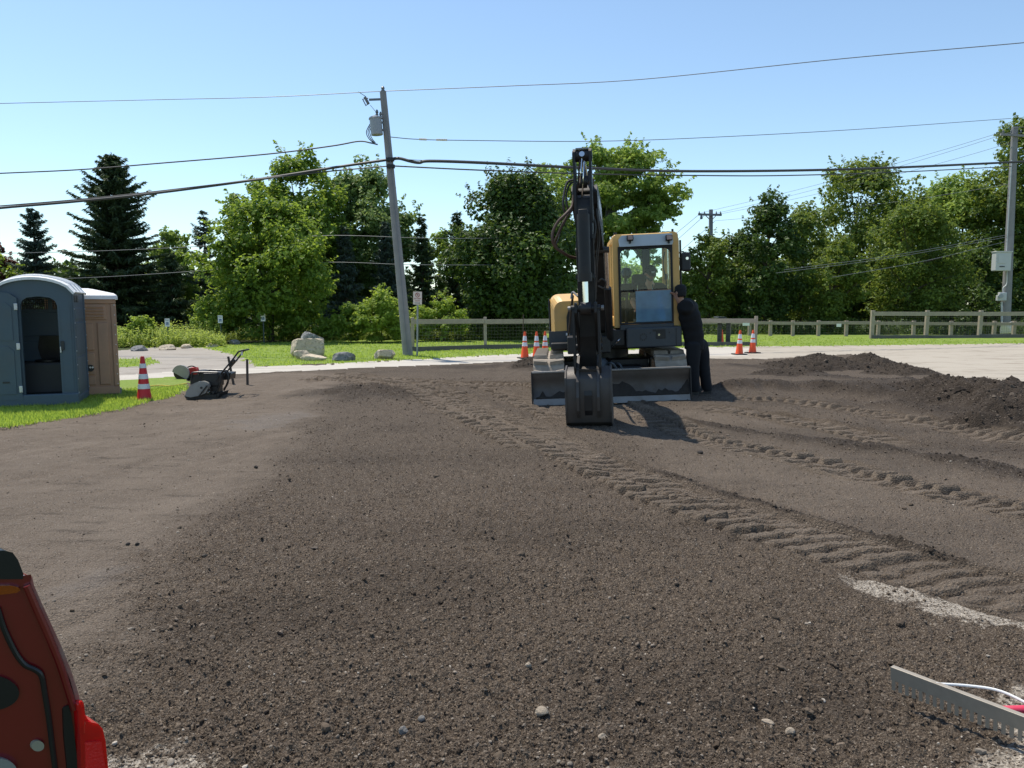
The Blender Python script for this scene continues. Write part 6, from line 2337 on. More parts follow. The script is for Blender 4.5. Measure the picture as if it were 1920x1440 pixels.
bx = MB()
a, b_ = pr(1862, 508, -.35), pr(1893, 472, -.35)
bx.box((a + b_) / 2, (abs(b_.x - a.x), .42, abs(b_.z - a.z)))
bo = bx.build('meter_cabinet', METERB, t, .03)
MB().box(((a + b_) / 2) + Vector((0, -.02, .52)), (abs(b_.x - a.x) + .06, .48, .05)).build('cabinet_lid', METERB, bo, .01)
MB().box(((a + b_) / 2) + Vector((-.12, -.22, .12)), (.42, .03, .48)).build('cabinet_door', METERB, bo, .01)
MB().box(((a + b_) / 2) + Vector((-.08, -.225, -.30)), (.28, .02, .05)).build('label_plate', BLACKP, bo)
mt = MB().box(pr(1879, 556, -.3), (.40, .22, .46)).build('meter_box', METERB, t, .03)
MB().cyl(pr(1877, 555, -.41), pr(1877, 555, -.50), .12, n=18).build('meter_dial', TANK, mt)
MB().box(pr(1872, 559, -.3), (.2, .18, .3)).build('switch_box', METERB, mt, .02)
MB().tube(spline([pr(1888, 508, -.24), pr(1888, 528, -.24), pr(1886, 535, -.26), pr(1881, 540, -.28), pr(1881, 550, -.28)], 5), .03, 8).build('conduit', METERB, t)
MB().tube([pr(1887, 470, -.26), pr(1897, 300, -.2)], .028, 8).build('conduit', METERB, t)
MB().tube([pr(1878, 566, -.26), pr(1879, 632, -.28)], .05, 8).build('conduit', METERB, t)
MB().bar(pr(1876, 252, -.2), pr(1925, 255, -.2), .10, .12).build('crossarm', POLE, t)
for px in (1881, 1896, 1914):
    MB().lathe([(.03, 0), (.05, .05), (.03, .1), (.05, .14), (.02, .2)], pr(px, 250, -.2), 10).build('insulator', INSUL, t)

pb = at_d(1333, 560, 62)
t = thing('utility_pole', 'distant utility pole with a crossarm showing above the trees', 'utility pole', (pb.x, pb.y, 0))
P3 = Vector((pb.x, pb.y, 0))
tp3 = at_d(1333, 393, 62) - P3
MB().tube([(0, 0, -.3), tuple(tp3)], [.22, .16], 14).build('shaft', POLE, t)
MB().bar(at_d(1309, 402, 61.7) - P3, at_d(1353, 403, 61.7) - P3, .14, .16).build('crossarm', POLE, t)
for px in (1311, 1321, 1343, 1351):
    MB().lathe([(.04, 0), (.07, .06), (.04, .12), (.03, .2)], at_d(px, 401, 61.7) - P3, 10).build('insulator', INSUL, t)
for sx in (1322, 1344):
    MB().bar(at_d(sx, 403, 61.75) - P3, at_d(1333, 414, 61.85) - P3, .05, .05).build('brace', POLE, t)
MB().lathe([(.05, 0), (.12, .06), (.08, .3), (.04, .4)], at_d(1315, 411, 61.7) - P3, 10).build('fuse_cutout', INSUL, t)

WG = 'overhead cables'


def cable(label, pts, r_, m=CABLE):
    P = spline([at_d(*p) for p in pts], 8)
    o = MB().tube(P, r_, 6).build('overhead_cable', m)
    return tag(o, label, 'cable', WG)


LD = 25.5
cable('topmost thin cable running off beyond the toilets from the tip of the leaning pole', [(-200, 200, LD + .5), (0, 194, LD), (290, 187, LD), (500, 182, PD), (718, 171, PD)], .010, CABLEG)
cable('topmost thin cable climbing across the open sky away from the leaning pole tip', [(718, 171, PD), (960, 161, 24), (1200, 149, 23), (1580, 110, 21), (1920, 80, 19.5), (2200, 52, 18)], .011, CABLEG)
cable('black twisted service cable from the transformer sagging over the drooping spruce', [(-200, 334, 28), (0, 325, 27.5), (150, 318, 27), (300, 306, 26.5), (500, 289, 25.5), (620, 274, 24.8), (672, 265, PD), (695, 268, PD - .1), (708, 271, PD)], .022)
cable('thin line with pale splices level across the sky to the tall pole', [(733, 257, PD), (780, 261, 26), (860, 263, 27), (1100, 265, 30), (1300, 259, 33), (1600, 243, 36), (1896, 222, D2 - .2)], .014, CABLEG)
for a_, b_, lb in (((786, 261, 26), (800, 261.5, 26), 'shorter pale splice sleeve on the thin level line, the one closer to the leaning pole'), ((818, 262, 26.4), (838, 262.4, 26.5), 'longer pale splice sleeve on the thin level line, the one farther from the leaning pole')):
    o = MB().tube([at_d(*a_), at_d(*b_)], .035, 8).build('splice_sleeve', mat('pale_sleeve', (.75, .70, .62), .5, bump=0))
    tag(o, lb, 'splice sleeve', 'splice sleeves on the level line')
cable('thickest black telephone bundle descending from the leaning pole over the spruces', [(-200, 410, 27), (0, 390, 26.5), (150, 377, 26), (300, 361, 25.6), (500, 334, 25), (640, 312, 24.6), (730, 299, PD)], .042, CABLE)
cable('thickest black telephone bundle with a droop beside the leaning pole, crossing behind the digger arm', [(730, 299, PD - .1), (748, 297, PD - .1), (768, 302, PD - .1), (786, 305, PD), (806, 302, PD), (900, 305, 25), (1100, 315, 26.5), (1300, 321, 28.5), (1600, 317, 31.5), (1920, 303, 35), (2200, 288, 36)], .048, CABLE)
cable('slim messenger wire straight above the droop of the telephone bundle', [(745, 297, PD - .12), (770, 299.5, PD - .12), (800, 301, PD)], .010)
cable('slim cable under the telephone bundle on the toilet side of the leaning pole', [(-200, 400, 27), (0, 386, 26.6), (200, 369, 26), (420, 344, 25.2), (600, 323, 24.7), (732, 311, PD)], .020)
cable('slim cable under the telephone bundle on the digger side of the leaning pole', [(735, 311, PD), (900, 319, 25), (1100, 326, 26.5), (1300, 329, 28.5), (1475, 329, 30), (1700, 322, 33), (1896, 312, D2 - .3)], .022)
cable('high thin line crossing low over the spruces behind the brown toilet', [(-200, 478, 34), (0, 475, 34), (200, 470, 34), (400, 460, 34), (600, 442, 34), (780, 446, 34), (880, 447, 34.5), (1000, 445, 36)], .012, CABLEG)
cable('lower thin line passing in front of the spruces at toilet roof height', [(-200, 530, 34), (0, 526, 34), (200, 519, 34), (400, 506, 34), (600, 492, 34), (760, 496, 34), (880, 497, 34.5), (1000, 496, 36)], .012, CABLEG)
for i, (a_, b_, s_) in enumerate((((1311, 400, 61.7), (1881, 247, D2 - .2), 10), ((1343, 400, 61.7), (1897, 247, D2 - .2), 12), ((1351, 401, 61.7), (1914, 262, D2 - .2), 14), ((1340, 414, 61.8), (1893, 345, D2 - .2), 12))):
    A, B = Vector(a_), Vector(b_)
    pts = [(A.x + (B.x - A.x) * f_, A.y + (B.y - A.y) * f_ + s_ * 4 * f_ * (1 - f_) * .6, A.z + (B.z - A.z) * f_) for f_ in np.linspace(0, 1, 7)]
    cable(('outermost line from the distant crossarm up to the tall pole crossarm', 'second line from the distant crossarm up to the tall pole crossarm', 'third line from the distant crossarm reaching the tall pole just under its crossarm', 'lowest line from the distant pole through the treetops to the middle of the tall pole')[i], pts, .010, CABLEG)
for i, (a_, b_) in enumerate((((1311, 402, 61.6), (1180, 500, 70)), ((1321, 404, 61.6), (1180, 520, 70)), ((1340, 415, 61.6), (1180, 545, 70)))):
    cable(('upper line dropping from the distant crossarm behind the digger cab', 'middle line dropping from the distant crossarm behind the digger cab', 'lower line dropping from the distant pole behind the digger cab')[i], [a_, tuple((Vector(a_) + Vector(b_)) / 2 + Vector((0, 4, 0))), b_], .016, CABLEG)
for i, (a_, b_) in enumerate((((1470, 506, 37.9), (1890, 440, D2 - .2)), ((1455, 512, 37.9), (1890, 444, D2 - .2)), ((1560, 520, 37.6), (1890, 452, D2 - .2)))):
    cable(('upper cable slanting across the small trees to the meter pole', 'middle cable slanting across the small trees to the meter pole', 'lower cable slanting across the small trees to the meter pole')[i], [a_, tuple((Vector(a_) + Vector(b_)) / 2 + Vector((0, 5, 0))), b_], .012, CABLEG)
cable('thin line leaving the tall pole top away from the distant pole', [(1900, 240, D2 - .2), (1990, 232, D2 - 1), (2200, 220, D2 - 3)], .014, CABLEG)
# ------------------------------------------------------------------ people
SKIN = mat('skin', (.52, .29, .20), .55, var=.1, bump=.1, bscale=90)
SKIN.node_tree.nodes['Principled BSDF'].inputs['Subsurface Weight'].default_value = .08
SHIRT_N = mat('navy_cloth', (.014, .016, .026), .9, var=.3, bump=.3, bscale=60)
SHIRT_B = mat('black_cloth', (.006, .006, .007), .9, var=.3, bump=.3, bscale=60)
JEAN = mat('dark_work_cloth', (.007, .008, .011), .9, var=.3, bump=.3, bscale=60)
BLUEJ = mat('blue_denim', (.045, .075, .13), .9, var=.3, bump=.3, bscale=60)
CAPM = mat('black_cap_cloth', (.010, .010, .011), .85, var=.3)
BEARD = mat('grey_beard', (.16, .14, .125), .95, var=.4, bump=.6, bscale=120)
BOOT = mat('black_boot', (.014, .013, .012), .6, var=.3, dirt=(.10, .085, .07), damt=.5)
EYEW = mat('eye_white', (.6, .58, .55), .3, bump=0)


def skin(name, pts, edges, m, parent, sub=2, root=None):
    """one continuous limbed surface grown round joints: pts = {key: (position, radius)}"""
    keys = list(pts)
    if root:
        keys.remove(root)
        keys.insert(0, root)
    ix = {k: i for i, k in enumerate(keys)}
    me = bpy.data.meshes.new(name)
    me.from_pydata([tuple(pts[k][0]) for k in keys], [(ix[a], ix[b]) for a, b in edges], [])
    me.materials.append(m)
    o = bpy.data.objects.new(name, me)
    COL.objects.link(o)
    o.parent = parent
    md = o.modifiers.new('skin', 'SKIN')
    md.use_smooth_shade = True
    for k, v in zip(keys, me.skin_vertices[0].data):
        r_ = pts[k][1]
        v.radius = r_ if isinstance(r_, tuple) else (r_, r_)
        v.use_root = k == keys[0]
    s = o.modifiers.new('sub', 'SUBSURF')
    s.levels = s.render_levels = sub
    return o


def chain(*ks):
    return list(zip(ks[:-1], ks[1:]))


def hand(pts, edges, wrist, at_, fwd, side, curl, key, sc=1.0, thumb=1):
    """palm, four unequal bent fingers and a thumb, grown from the wrist joint"""
    f, s_, c_ = Vector(fwd).normalized(), Vector(side).normalized(), Vector(curl).normalized()
    palm = Vector(at_) + f * .055 * sc
    pts[key + 'palm'] = (palm, (.030 * sc, .020 * sc))
    edges.append((wrist, key + 'palm'))
    for i, ln in enumerate((.070, .080, .074, .058)):
        o_ = (-.030 + .020 * i) * sc
        k0 = palm + f * .045 * sc + s_ * o_
        k1 = k0 + (f * .7 + c_ * .45).normalized() * ln * .5 * sc
        k2 = k1 + (f * .15 + c_ * .95).normalized() * ln * .5 * sc
        a, b, c = (key + 'f%d%d' % (i, j) for j in range(3))
        pts[a], pts[b], pts[c] = (k0, .0105 * sc), (k1, .0095 * sc), (k2, .008 * sc)
        edges += [(key + 'palm', a), (a, b), (b, c)]
    t0 = palm - f * .02 * sc - s_ * .032 * sc * thumb
    t1 = t0 + (f * .6 - s_ * .7 * thumb + c_ * .3).normalized() * .045 * sc
    t2 = t1 + (f * .8 + c_ * .5).normalized() * .035 * sc
    pts[key + 't0'], pts[key + 't1'], pts[key + 't2'] = (t0, .012 * sc), (t1, .011 * sc), (t2, .009 * sc)
    edges += [(key + 'palm', key + 't0'), (key + 't0', key + 't1'), (key + 't1', key + 't2')]


def head_pts(pts, edges, neck, c, face, up, sc=1.0):
    """skull, jaw, nose and ears as part of the same surface; returns the axes of the face"""
    c, f, u = Vector(c), Vector(face).normalized(), Vector(up).normalized()
    u = (u - f * u.dot(f)).normalized()
    s_ = f.cross(u)
    pts['jaw'] = (c - u * .055 * sc + f * .022 * sc, (.058 * sc, .062 * sc))
    pts['skull'] = (c + u * .025 * sc - f * .004 * sc, (.075 * sc, .088 * sc))
    pts['crown'] = (c + u * .085 * sc - f * .012 * sc, (.058 * sc, .068 * sc))
    edges += [(neck, 'jaw'), ('jaw', 'skull'), ('skull', 'crown')]
    return f, u, s_


def face_parts(parent, c, f, u, s_, sc=1.0, beard=True):
    M = Matrix((s_, f, u)).transposed().to_4x4()
    M.translation = c
    n = MB()
    n.M = M
    n.loft([[Vector((x * w * sc, y * sc, z * sc)) for x, y in ((-1, .070), (1, .070), (.6, .070 + d_), (-.6, .070 + d_))] for z, w, d_ in ((.020, .008, .012), (-.005, .011, .022), (-.024, .017, .034), (-.034, .014, .020))])
    n.build('nose', SKIN, parent, 0, sub=1)
    for sx in (-1, 1):
        e = MB()
        e.M = M
        e.lathe([(.002 * sc, .020 * sc), (.014 * sc, .012 * sc), (.016 * sc, 0), (.012 * sc, -.012 * sc), (.003 * sc, -.022 * sc)], (sx * .078 * sc, -.005 * sc, -.005 * sc), 10)
        e.build('ear', SKIN, parent)
        y_ = MB()
        y_.M = M
        y_.lathe([(.002 * sc, .007 * sc), (.010 * sc, .003 * sc), (.011 * sc, 0), (.010 * sc, -.003 * sc), (.002 * sc, -.007 * sc)], (sx * .030 * sc, .078 * sc, .012 * sc), 10)
        y_.build('eye', EYEW, parent)
        p_ = MB()
        p_.M = M
        p_.cyl((sx * .030 * sc, .086 * sc, .011 * sc), (sx * .030 * sc, .0905 * sc, .011 * sc), .005 * sc, n=8)
        p_.build('pupil', BOOT, parent)
        b_ = MB()
        b_.M = M
        b_.tube([(sx * .014 * sc, .086 * sc, .030 * sc), (sx * .032 * sc, .087 * sc, .034 * sc), (sx * .050 * sc, .076 * sc, .030 * sc)], .005 * sc, 6)
        b_.build('eyebrow', BEARD, parent)
    m = MB()
    m.M = M
    m.tube([(-.024 * sc, .080 * sc, -.052 * sc), (0, .090 * sc, -.050 * sc), (.024 * sc, .080 * sc, -.052 * sc)], .006 * sc, 6)
    m.build('mouth', mat('lips', (.25, .10, .08), .5, bump=0), parent)
    if beard:
        b = MB()
        b.M = M
        rings = []
        for z, w, y0, y1 in ((-.040, .068, .0, .070), (-.062, .064, .005, .092), (-.090, .050, .010, .092), (-.112, .028, .02, .07)):
            rings.append([Vector((math.sin(a_) * w * sc, (y0 + (y1 - y0) * max(0, math.cos(a_))) * sc, z * sc)) for a_ in np.linspace(-1.75, 1.75, 11)])
        b.loft(rings, cap=False)
        bo = b.build('beard', BEARD, parent)
        so = bo.modifiers.new('s', 'SOLIDIFY')
        so.thickness = .012 * sc


def cap(parent, c, f, u, s_, sc=1.0, m=CAPM):
    M = Matrix((s_, f, u)).transposed().to_4x4()
    M.translation = c
    b = MB()
    b.M = M
    rings = []
    for z, k in ((.030, 1.0), (.060, 1.02), (.090, .97), (.115, .80), (.132, .50), (.138, .12)):
        rings.append([Vector((math.sin(a_) * .088 * k * sc, (math.cos(a_) * .100 * k - .004) * sc, z * sc)) for a_ in np.linspace(0, 6.283, 21)[:-1]])
    b.loft(rings)
    o = b.build('cap', m, parent)
    br = MB()
    br.M = M
    top, bot = [], []
    for k in range(9):
        a_ = -1.1 + 2.2 * k / 8
        top.append([Vector((math.sin(a_) * .086 * sc, math.cos(a_) * .094 * sc, .040 * sc)), Vector((math.sin(a_) * .082 * sc, (math.cos(a_) * .094 + .075 * math.cos(a_ * 1.2)) * sc, .026 * sc)),
                    Vector((math.sin(a_) * .082 * sc, (math.cos(a_) * .094 + .075 * math.cos(a_ * 1.2)) * sc, .020 * sc)), Vector((math.sin(a_) * .086 * sc, math.cos(a_) * .094 * sc, .032 * sc))])
    br.loft(top)
    br.build('cap_brim', m, o)
    lb = MB()
    lb.M = M
    lb.bar((-.028 * sc, .097 * sc, .078 * sc), (.028 * sc, .097 * sc, .078 * sc), .008 * sc, .010 * sc)
    lb.bar((-.022 * sc, .0975 * sc, .064 * sc), (.022 * sc, .0975 * sc, .064 * sc), .006 * sc, .006 * sc)
    lb.build('cap_patch', WHITE, o)
    return o


def garment(name, runs, m, parent):
    """cloth round the body: tubes of changing girth, squeezed front to back"""
    b = MB()
    for ks, rs in runs:
        P = spline(ks, 5)
        n = len(P)
        rr = [float(np.interp(i / (n - 1) * (len(rs) - 1), range(len(rs)), rs)) * (1 + .035 * math.sin(i * 1.7)) for i in range(n)]
        b.tube(P, rr, 16)
    o = b.build(name, m, parent)
    rm = o.modifiers.new('join', 'REMESH')
    rm.mode = 'VOXEL'
    rm.voxel_size = .022
    rm.use_smooth_shade = True
    return o


def P_(px, py, d):
    return at_d(px, py, d)


# the driver in the cab
D = 14.05
t = thing('person', 'bearded person in a black cap and dark short-sleeved shirt sitting inside the digger cab', 'person')
pts, ed = {}, []
SCL = 1.12
pts['pelvis'] = (P_(1219, 603, D + .12), .15)
pts['belly'] = (P_(1218, 578, D + .10), .155)
pts['chest'] = (P_(1217, 552, D + .02), (.15, .12))
pts['upper'] = (P_(1217, 541, D - .02), (.10, .09))
pts['neck'] = (P_(1218, 530, D - .10), .062)
ed += chain('pelvis', 'belly', 'chest', 'upper', 'neck')
hc = P_(1219, 513, D - .16)
f, u, s_ = head_pts(pts, ed, 'neck', hc, (.22, -.86, -.46), (0, -.3, 1), SCL)
for k, sh, el, wr, hd_ in (('a', (1194, 541, D), (1186, 566, D - .12), (1195, 583, D - .36), (1198, 580, D - .44)), ('b', (1240, 542, D), (1248, 568, D - .1), (1243, 584, D - .36), (1240, 580, D - .44))):
    pts[k + 'sh'] = (P_(*sh), .056)
    pts[k + 'el'] = (P_(*el), .052)
    pts[k + 'fa'] = (P_(*el).lerp(P_(*wr), .35), .048)
    pts[k + 'wr'] = (P_(*wr), .034)
    ed += [('upper', k + 'sh')] + chain(k + 'sh', k + 'el', k + 'fa', k + 'wr')
    hand(pts, ed, k + 'wr', P_(*wr), P_(*hd_) - P_(*wr) + Vector((0, -.04, 0)), (1, 0, 0), (0, 0, -1), k, 1.05, 1 if k == 'a' else -1)
for k, x, sx in (('l', 1207, -1), ('r', 1232, 1)):
    pts[k + 'hip'] = (P_(x, 602, D + .02), .095)
    pts[k + 'kn'] = (P_(x + sx * 3, 590, D - .30), .070)
    pts[k + 'an'] = (P_(x + sx * 2, 611, D - .14) + Vector((0, 0, .09)), .045)
    pts[k + 'to'] = (P_(x + sx * 3, 611, D - .26) + Vector((0, 0, .08)), .038)
    ed += [('pelvis', k + 'hip')] + chain(k + 'hip', k + 'kn', k + 'an', k + 'to')
skin('body', pts, ed, SKIN, t, root='pelvis')
face_parts(t, hc, f, u, s_, SCL)
cap(t, hc, f, u, s_, SCL)
g = lambda k: pts[k][0]
col = g('upper').lerp(g('neck'), .6)
garment('shirt', [([g('pelvis'), g('belly'), g('chest'), g('upper'), col], (.165, .175, .19, .155, .075))] + [([g('upper').lerp(g(k + 'sh'), .2), g('upper').lerp(g(k + 'sh'), .7), g(k + 'sh'), g(k + 'sh').lerp(g(k + 'el'), .4), g(k + 'sh').lerp(g(k + 'el'), .8)], (.12, .115, .108, .098, .086)) for k in 'ab'], SHIRT_N, t)
garment('trousers', [([g('belly').lerp(g('pelvis'), .6), g('pelvis').lerp(g(k + 'hip'), .5), g(k + 'hip'), g(k + 'kn'), g(k + 'an')], (.14, .15, .12, .09, .07)) for k in 'lr'], BLUEJ, t)
for k in 'lr':
    b = MB()
    a_ = pts[k + 'an'][0] - Vector((0, -.03, .07))
    b.loft([[a_ + Vector((x, y, z)) for x, y in ((-.045 * w, .05), (.045 * w, .05), (.05 * w, -.13 * l_), (.02 * w, -.21 * l_), (-.02 * w, -.21 * l_), (-.05 * w, -.13 * l_))] for z, w, l_ in ((-.03, 1, 1), (.02, 1, 1), (.06, .9, .7), (.11, .85, .1))])
    b.build('boot', BOOT, t, .01)

# the one leaning at the cab side
G = at(1313, 739)
D = G.y + .05
t = thing('person', 'person in black work clothes leaning on the cab pillar, standing beside the dozer blade', 'person')
pts, ed = {}, []
pts['pelvis'] = (P_(1302, 645, D), (.17, .15))
pts['belly'] = (P_(1299, 620, D), (.15, .14))
pts['chest'] = (P_(1293, 594, D - .02), (.155, .13))
pts['upper'] = (P_(1287, 576, D - .05), (.10, .09))
pts['neck'] = (P_(1276, 564, D - .08), .062)
ed += chain('pelvis', 'belly', 'chest', 'upper', 'neck')
hc = P_(1276, 549, D - .10)
f, u, s_ = head_pts(pts, ed, 'neck', hc, (-.50, .85, -.12), (0, 0, 1), 1.08)
ELB, WRI, HND = P_(1284, 594, 13.50), P_(1271, 562, 13.42), P_(1267, 553, 13.40)
pts['ash'] = (P_(1287, 576, D - .20), .058)
pts['ael'] = (ELB, .056)
pts['afa'] = (ELB.lerp(WRI, .35), .053)
pts['awr'] = (WRI, .036)
ed += [('upper', 'ash')] + chain('ash', 'ael', 'afa', 'awr')
hand(pts, ed, 'awr', WRI, HND - WRI + Vector((-.01, .02, 0)), (.25, -.95, .2), (-.85, .3, .1), 'a', 1.1, 1)
pts['bsh'] = (P_(1297, 578, D + .20), .058)
pts['bel'] = (P_(1288, 600, D + .26), .054)
pts['bwr'] = (P_(1279, 586, D + .14), .036)
ed += [('upper', 'bsh')] + chain('bsh', 'bel', 'bwr')
hand(pts, ed, 'bwr', P_(1279, 586, D + .14), (-.9, 0, .3), (0, 1, 0), (0, 0, -1), 'b', 1.05, 1)
for k, hp, kn, an, dy in (('l', (1300, 652), (1300, 692), (1303, 731), -.08), ('r', (1315, 652), (1320, 690), (1326, 730), .10)):
    pts[k + 'hip'] = (P_(*hp, D + dy), .105)
    pts[k + 'kn'] = (P_(*kn, D + dy), .074)
    pts[k + 'ca'] = (P_(*kn, D + dy).lerp(P_(*an, D + dy), .35), .070)
    pts[k + 'an'] = (P_(*an, D + dy), .048)
    pts[k + 'to'] = (P_(*an, D + dy) + Vector((-.14, -.02, -.055)), .040)
    ed += [('pelvis', k + 'hip')] + chain(k + 'hip', k + 'kn', k + 'ca', k + 'an', k + 'to')
skin('body', pts, ed, SKIN, t, root='pelvis')
face_parts(t, hc, f, u, s_, 1.08, beard=False)
cap(t, hc, f, u, s_, 1.08)
hr = MB()
M = Matrix((s_, f, u)).transposed().to_4x4()
M.translation = hc
hr.M = M
hr.loft([[Vector((math.sin(a_) * .087 * k, (-.012 + math.cos(a_) * .098 * k), z)) for a_ in np.linspace(1.5, 4.8, 12)] for z, k in ((.05, 1.0), (.0, 1.02), (-.05, .93), (-.08, .82))], cap=False)
ho = hr.build('hair', CAPM, t)
ho.modifiers.new('s', 'SOLIDIFY').thickness = .012
g = lambda k: pts[k][0]
col = g('upper').lerp(g('neck'), .6)
garment('shirt', [([g('pelvis') - Vector((0, 0, .10)), g('pelvis'), g('belly'), g('chest'), g('upper'), col], (.172, .176, .182, .195, .155, .08))] + [([g('upper').lerp(g(k + 'sh'), .2), g('upper').lerp(g(k + 'sh'), .7), g(k + 'sh'), g(k + 'sh').lerp(g(k + 'el'), .3), g(k + 'sh').lerp(g(k + 'el'), .62)], (.13, .128, .122, .108, .096)) for k in 'ab'] + [([g('ash'), g('upper'), g('bsh')], (.125, .165, .125))], SHIRT_B, t)
garment('trousers', [([g('pelvis'), g('pelvis').lerp(g(k + 'hip'), .6), g(k + 'hip'), g(k + 'kn'), g(k + 'ca'), g(k + 'an') - Vector((0, 0, .03))], (.155, .155, .135, .105, .098, .094)) for k in 'lr'], JEAN, t)
for k in 'lr':
    b = MB()
    a_ = pts[k + 'an'][0]
    g0 = hz(a_.x, a_.y)
    rings = []
    for z, w, fr_, bk_ in ((g0 - .01, .055, .24, .07), (g0 + .03, .058, .245, .075), (g0 + .07, .054, .17, .07), (g0 + .11, .055, .07, .065), (max(a_.z, g0 + .15) + .03, .055, .055, .06)):
        rings.append([Vector((a_.x - (fr_ if math.cos(t_) > 0 else bk_) * math.cos(t_), a_.y + w * math.sin(t_), z)) for t_ in np.linspace(0, 6.283, 15)[:-1]])
    b.loft(rings)
    b.build('boot', BOOT, t)

# ------------------------------------------------------------------ the levelling rake
ALU = mat('mill_aluminium', (.34, .30, .245), .55, .35, var=.15, scale=9, dirt=(.22, .19, .155), damt=.45, dscale=7, bump=.1, bscale=90)
RAKER = mat('red_rake_handle', (.62, .035, .085), .35, var=.08, dirt=(.35, .20, .18), damt=.3, dscale=9, bump=0)
a = at(1669, 1309)
b_ = at(1918, 1411)
dirn = (b_ - a).normalized()
LN = .72
a = a + Vector((0, 0, .040))
across = Vector((-dirn.y, dirn.x, 0))
if across.y < 0:
    across = -across
lean = (Vector((0, 0, 1)) + across * -.10).normalized()
t = thing('levelling_rake', 'wide aluminium levelling rake with a row of square teeth and a red handle', 'rake', a)
hd = MB()
hh, tooth = .100, .042
hd.bar(lean * ((hh + tooth) / 2), dirn * LN + lean * ((hh + tooth) / 2), .006, hh - tooth, up=lean)
hd.bar(lean * (hh - .004) + across * .010, dirn * LN + lean * (hh - .004) + across * .010, .024, .006, up=lean)
head = hd.build('rake_head', ALU, t, .002)
tb = MB().bar((0, 0, 0), lean * (tooth + .002), .0055, .013, up=dirn)
first = None
nt = 27
for i in range(nt):
    if first is None:
        o = first = tb.build('tooth', ALU, head)
    else:
        o = bpy.data.objects.new('tooth', first.data)
        COL.objects.link(o)
        o.parent = head
    o.location = dirn * (.012 + (LN - .024) * i / (nt - 1))
mid = dirn * (LN * .49) + across * .01
h0 = mid + lean * .062
hdir = (across * .60 + dirn * .75 + Vector((0, 0, .16))).normalized()
hdl = MB()
hdl.cyl(h0 + hdir * .02, h0 + hdir * 1.75, .0155, n=18)
ho = hdl.build('handle', RAKER, t)
fe = MB()
fe.cyl(h0 + hdir * .155, h0 + hdir * .18, .0185, n=18)
fe.build('ferrule', WHITE, ho)
bs = MB()
for s0 in (-.18, .18):
    s_ = mid + dirn * s0 + lean * (hh - .006)
    e_ = h0 + hdir * .17
    m_ = s_.lerp(e_, .6) + Vector((0, 0, .012)) + across * .05
    o = MB().tube(spline([s_, s_.lerp(m_, .5) + across * .02, m_, e_], 5), .0055, 8).build('brace_rod', WHITE, t)

# ------------------------------------------------------------------ the parked vehicle at the frame edge
q = NT('dark_red_paint')
q.base(q.mix(q.noise(2, 3), (.155, .005, .008), (.21, .008, .010)))
q.set(Roughness=.32, Metallic=.15, Coat_Weight=1.0, Coat_Roughness=.03)
CARRED = q.m
q = NT('red_lamp_lens')
q.base((.72, .014, .016))
q.set(Roughness=.12, Transmission_Weight=.35, IOR=1.45, Coat_Weight=.5)
tl = q.n('ShaderNodeBsdfTranslucent', Color=(.95, .03, .03, 1))
mx = q.n('ShaderNodeMixShader', i0=.22)
q.t.links.new(q.p.outputs[0], mx.inputs[1])
q.t.links.new(tl.outputs[0], mx.inputs[2])
q.t.links.new(mx.outputs[0], q.out.inputs[0])
LAMPR = q.m
q = NT('amber_lens')
q.base((.40, .09, .012))
q.set(Roughness=.12, Transmission_Weight=.3, IOR=1.45)
LAMPA = q.m
CARBLK = mat('car_trim_black', (.012, .012, .013), .35, var=.2, bump=.05)
D0 = 1.28
O0 = at_d(100, 1250, D0)
nrm = Vector((.50, -.866, 0)).normalized()
cu_ = Vector((.866, .50, 0)).normalized()
ext = Vector((-.80, .60, 0)).normalized()


def C_(px, py, off=0.0):
    """a point of the vehicle's end face"""
    d = ray(px, py)
    cpos = Vector((0, 0, CAM_H))
    o_ = O0 + nrm * off
    k = (o_ - cpos).dot(nrm) / d.dot(nrm)
    return cpos + d * k


def panel(m, out, off, depth, smooth=False):
    f_ = [C_(*p, off) for p in out]
    n = len(f_)
    b = [p + ext * depth for p in f_]
    fan = [tuple(range(n)), tuple(reversed(range(n, 2 * n)))]
    m.add(f_ + b, fan, False)
    m.add(f_ + b, [(i, n + i, n + (i + 1) % n, (i + 1) % n) for i in range(n)], smooth)
    return m


base = C_(100, 1250)
t = thing('parked_car', 'dark red parked vehicle with an open tail frame and red tail lamp', 'car', (base.x, base.y, 0))


def ell(cx, cy, rx_, ry_, n=22):
    return [(cx + rx_ * math.cos(a_), cy + ry_ * math.sin(a_)) for a_ in np.linspace(0, 6.283, n + 1)[:-1]]


def put(m, name, mm, parent=None, bev=.006, seg=3):
    for v in m.v:
        v -= Vector((base.x, base.y, 0))
    return m.build(name, mm, parent or t, bev, seg)


side_curve = [(58, 1077), (64, 1098), (78, 1130), (97, 1172), (117, 1215), (135, 1262), (148, 1303), (152, 1330), (158, 1376), (163, 1440), (170, 1560), (175, 1700)]
bodyp = [(-260, 1078), (40, 1080)] + side_curve + [(-260, 1700)]
body_ = put(panel(MB(), bodyp, 0, 1.6), 'body', CARRED, None, .012, 4)
put(panel(MB(), [(-260, 1030), (6, 1032), (24, 1036), (34, 1050), (44, 1076), (43, 1086), (-260, 1088)], .010, 1.55), 'roof_end_cap', CARBLK, None, .012, 4)
put(panel(MB(), [(-40, 1099), (20, 1098), (34, 1101), (38, 1107), (30, 1112), (4, 1115), (-40, 1117)], .008, .03), 'amber_marker', LAMPA, body_, .004)
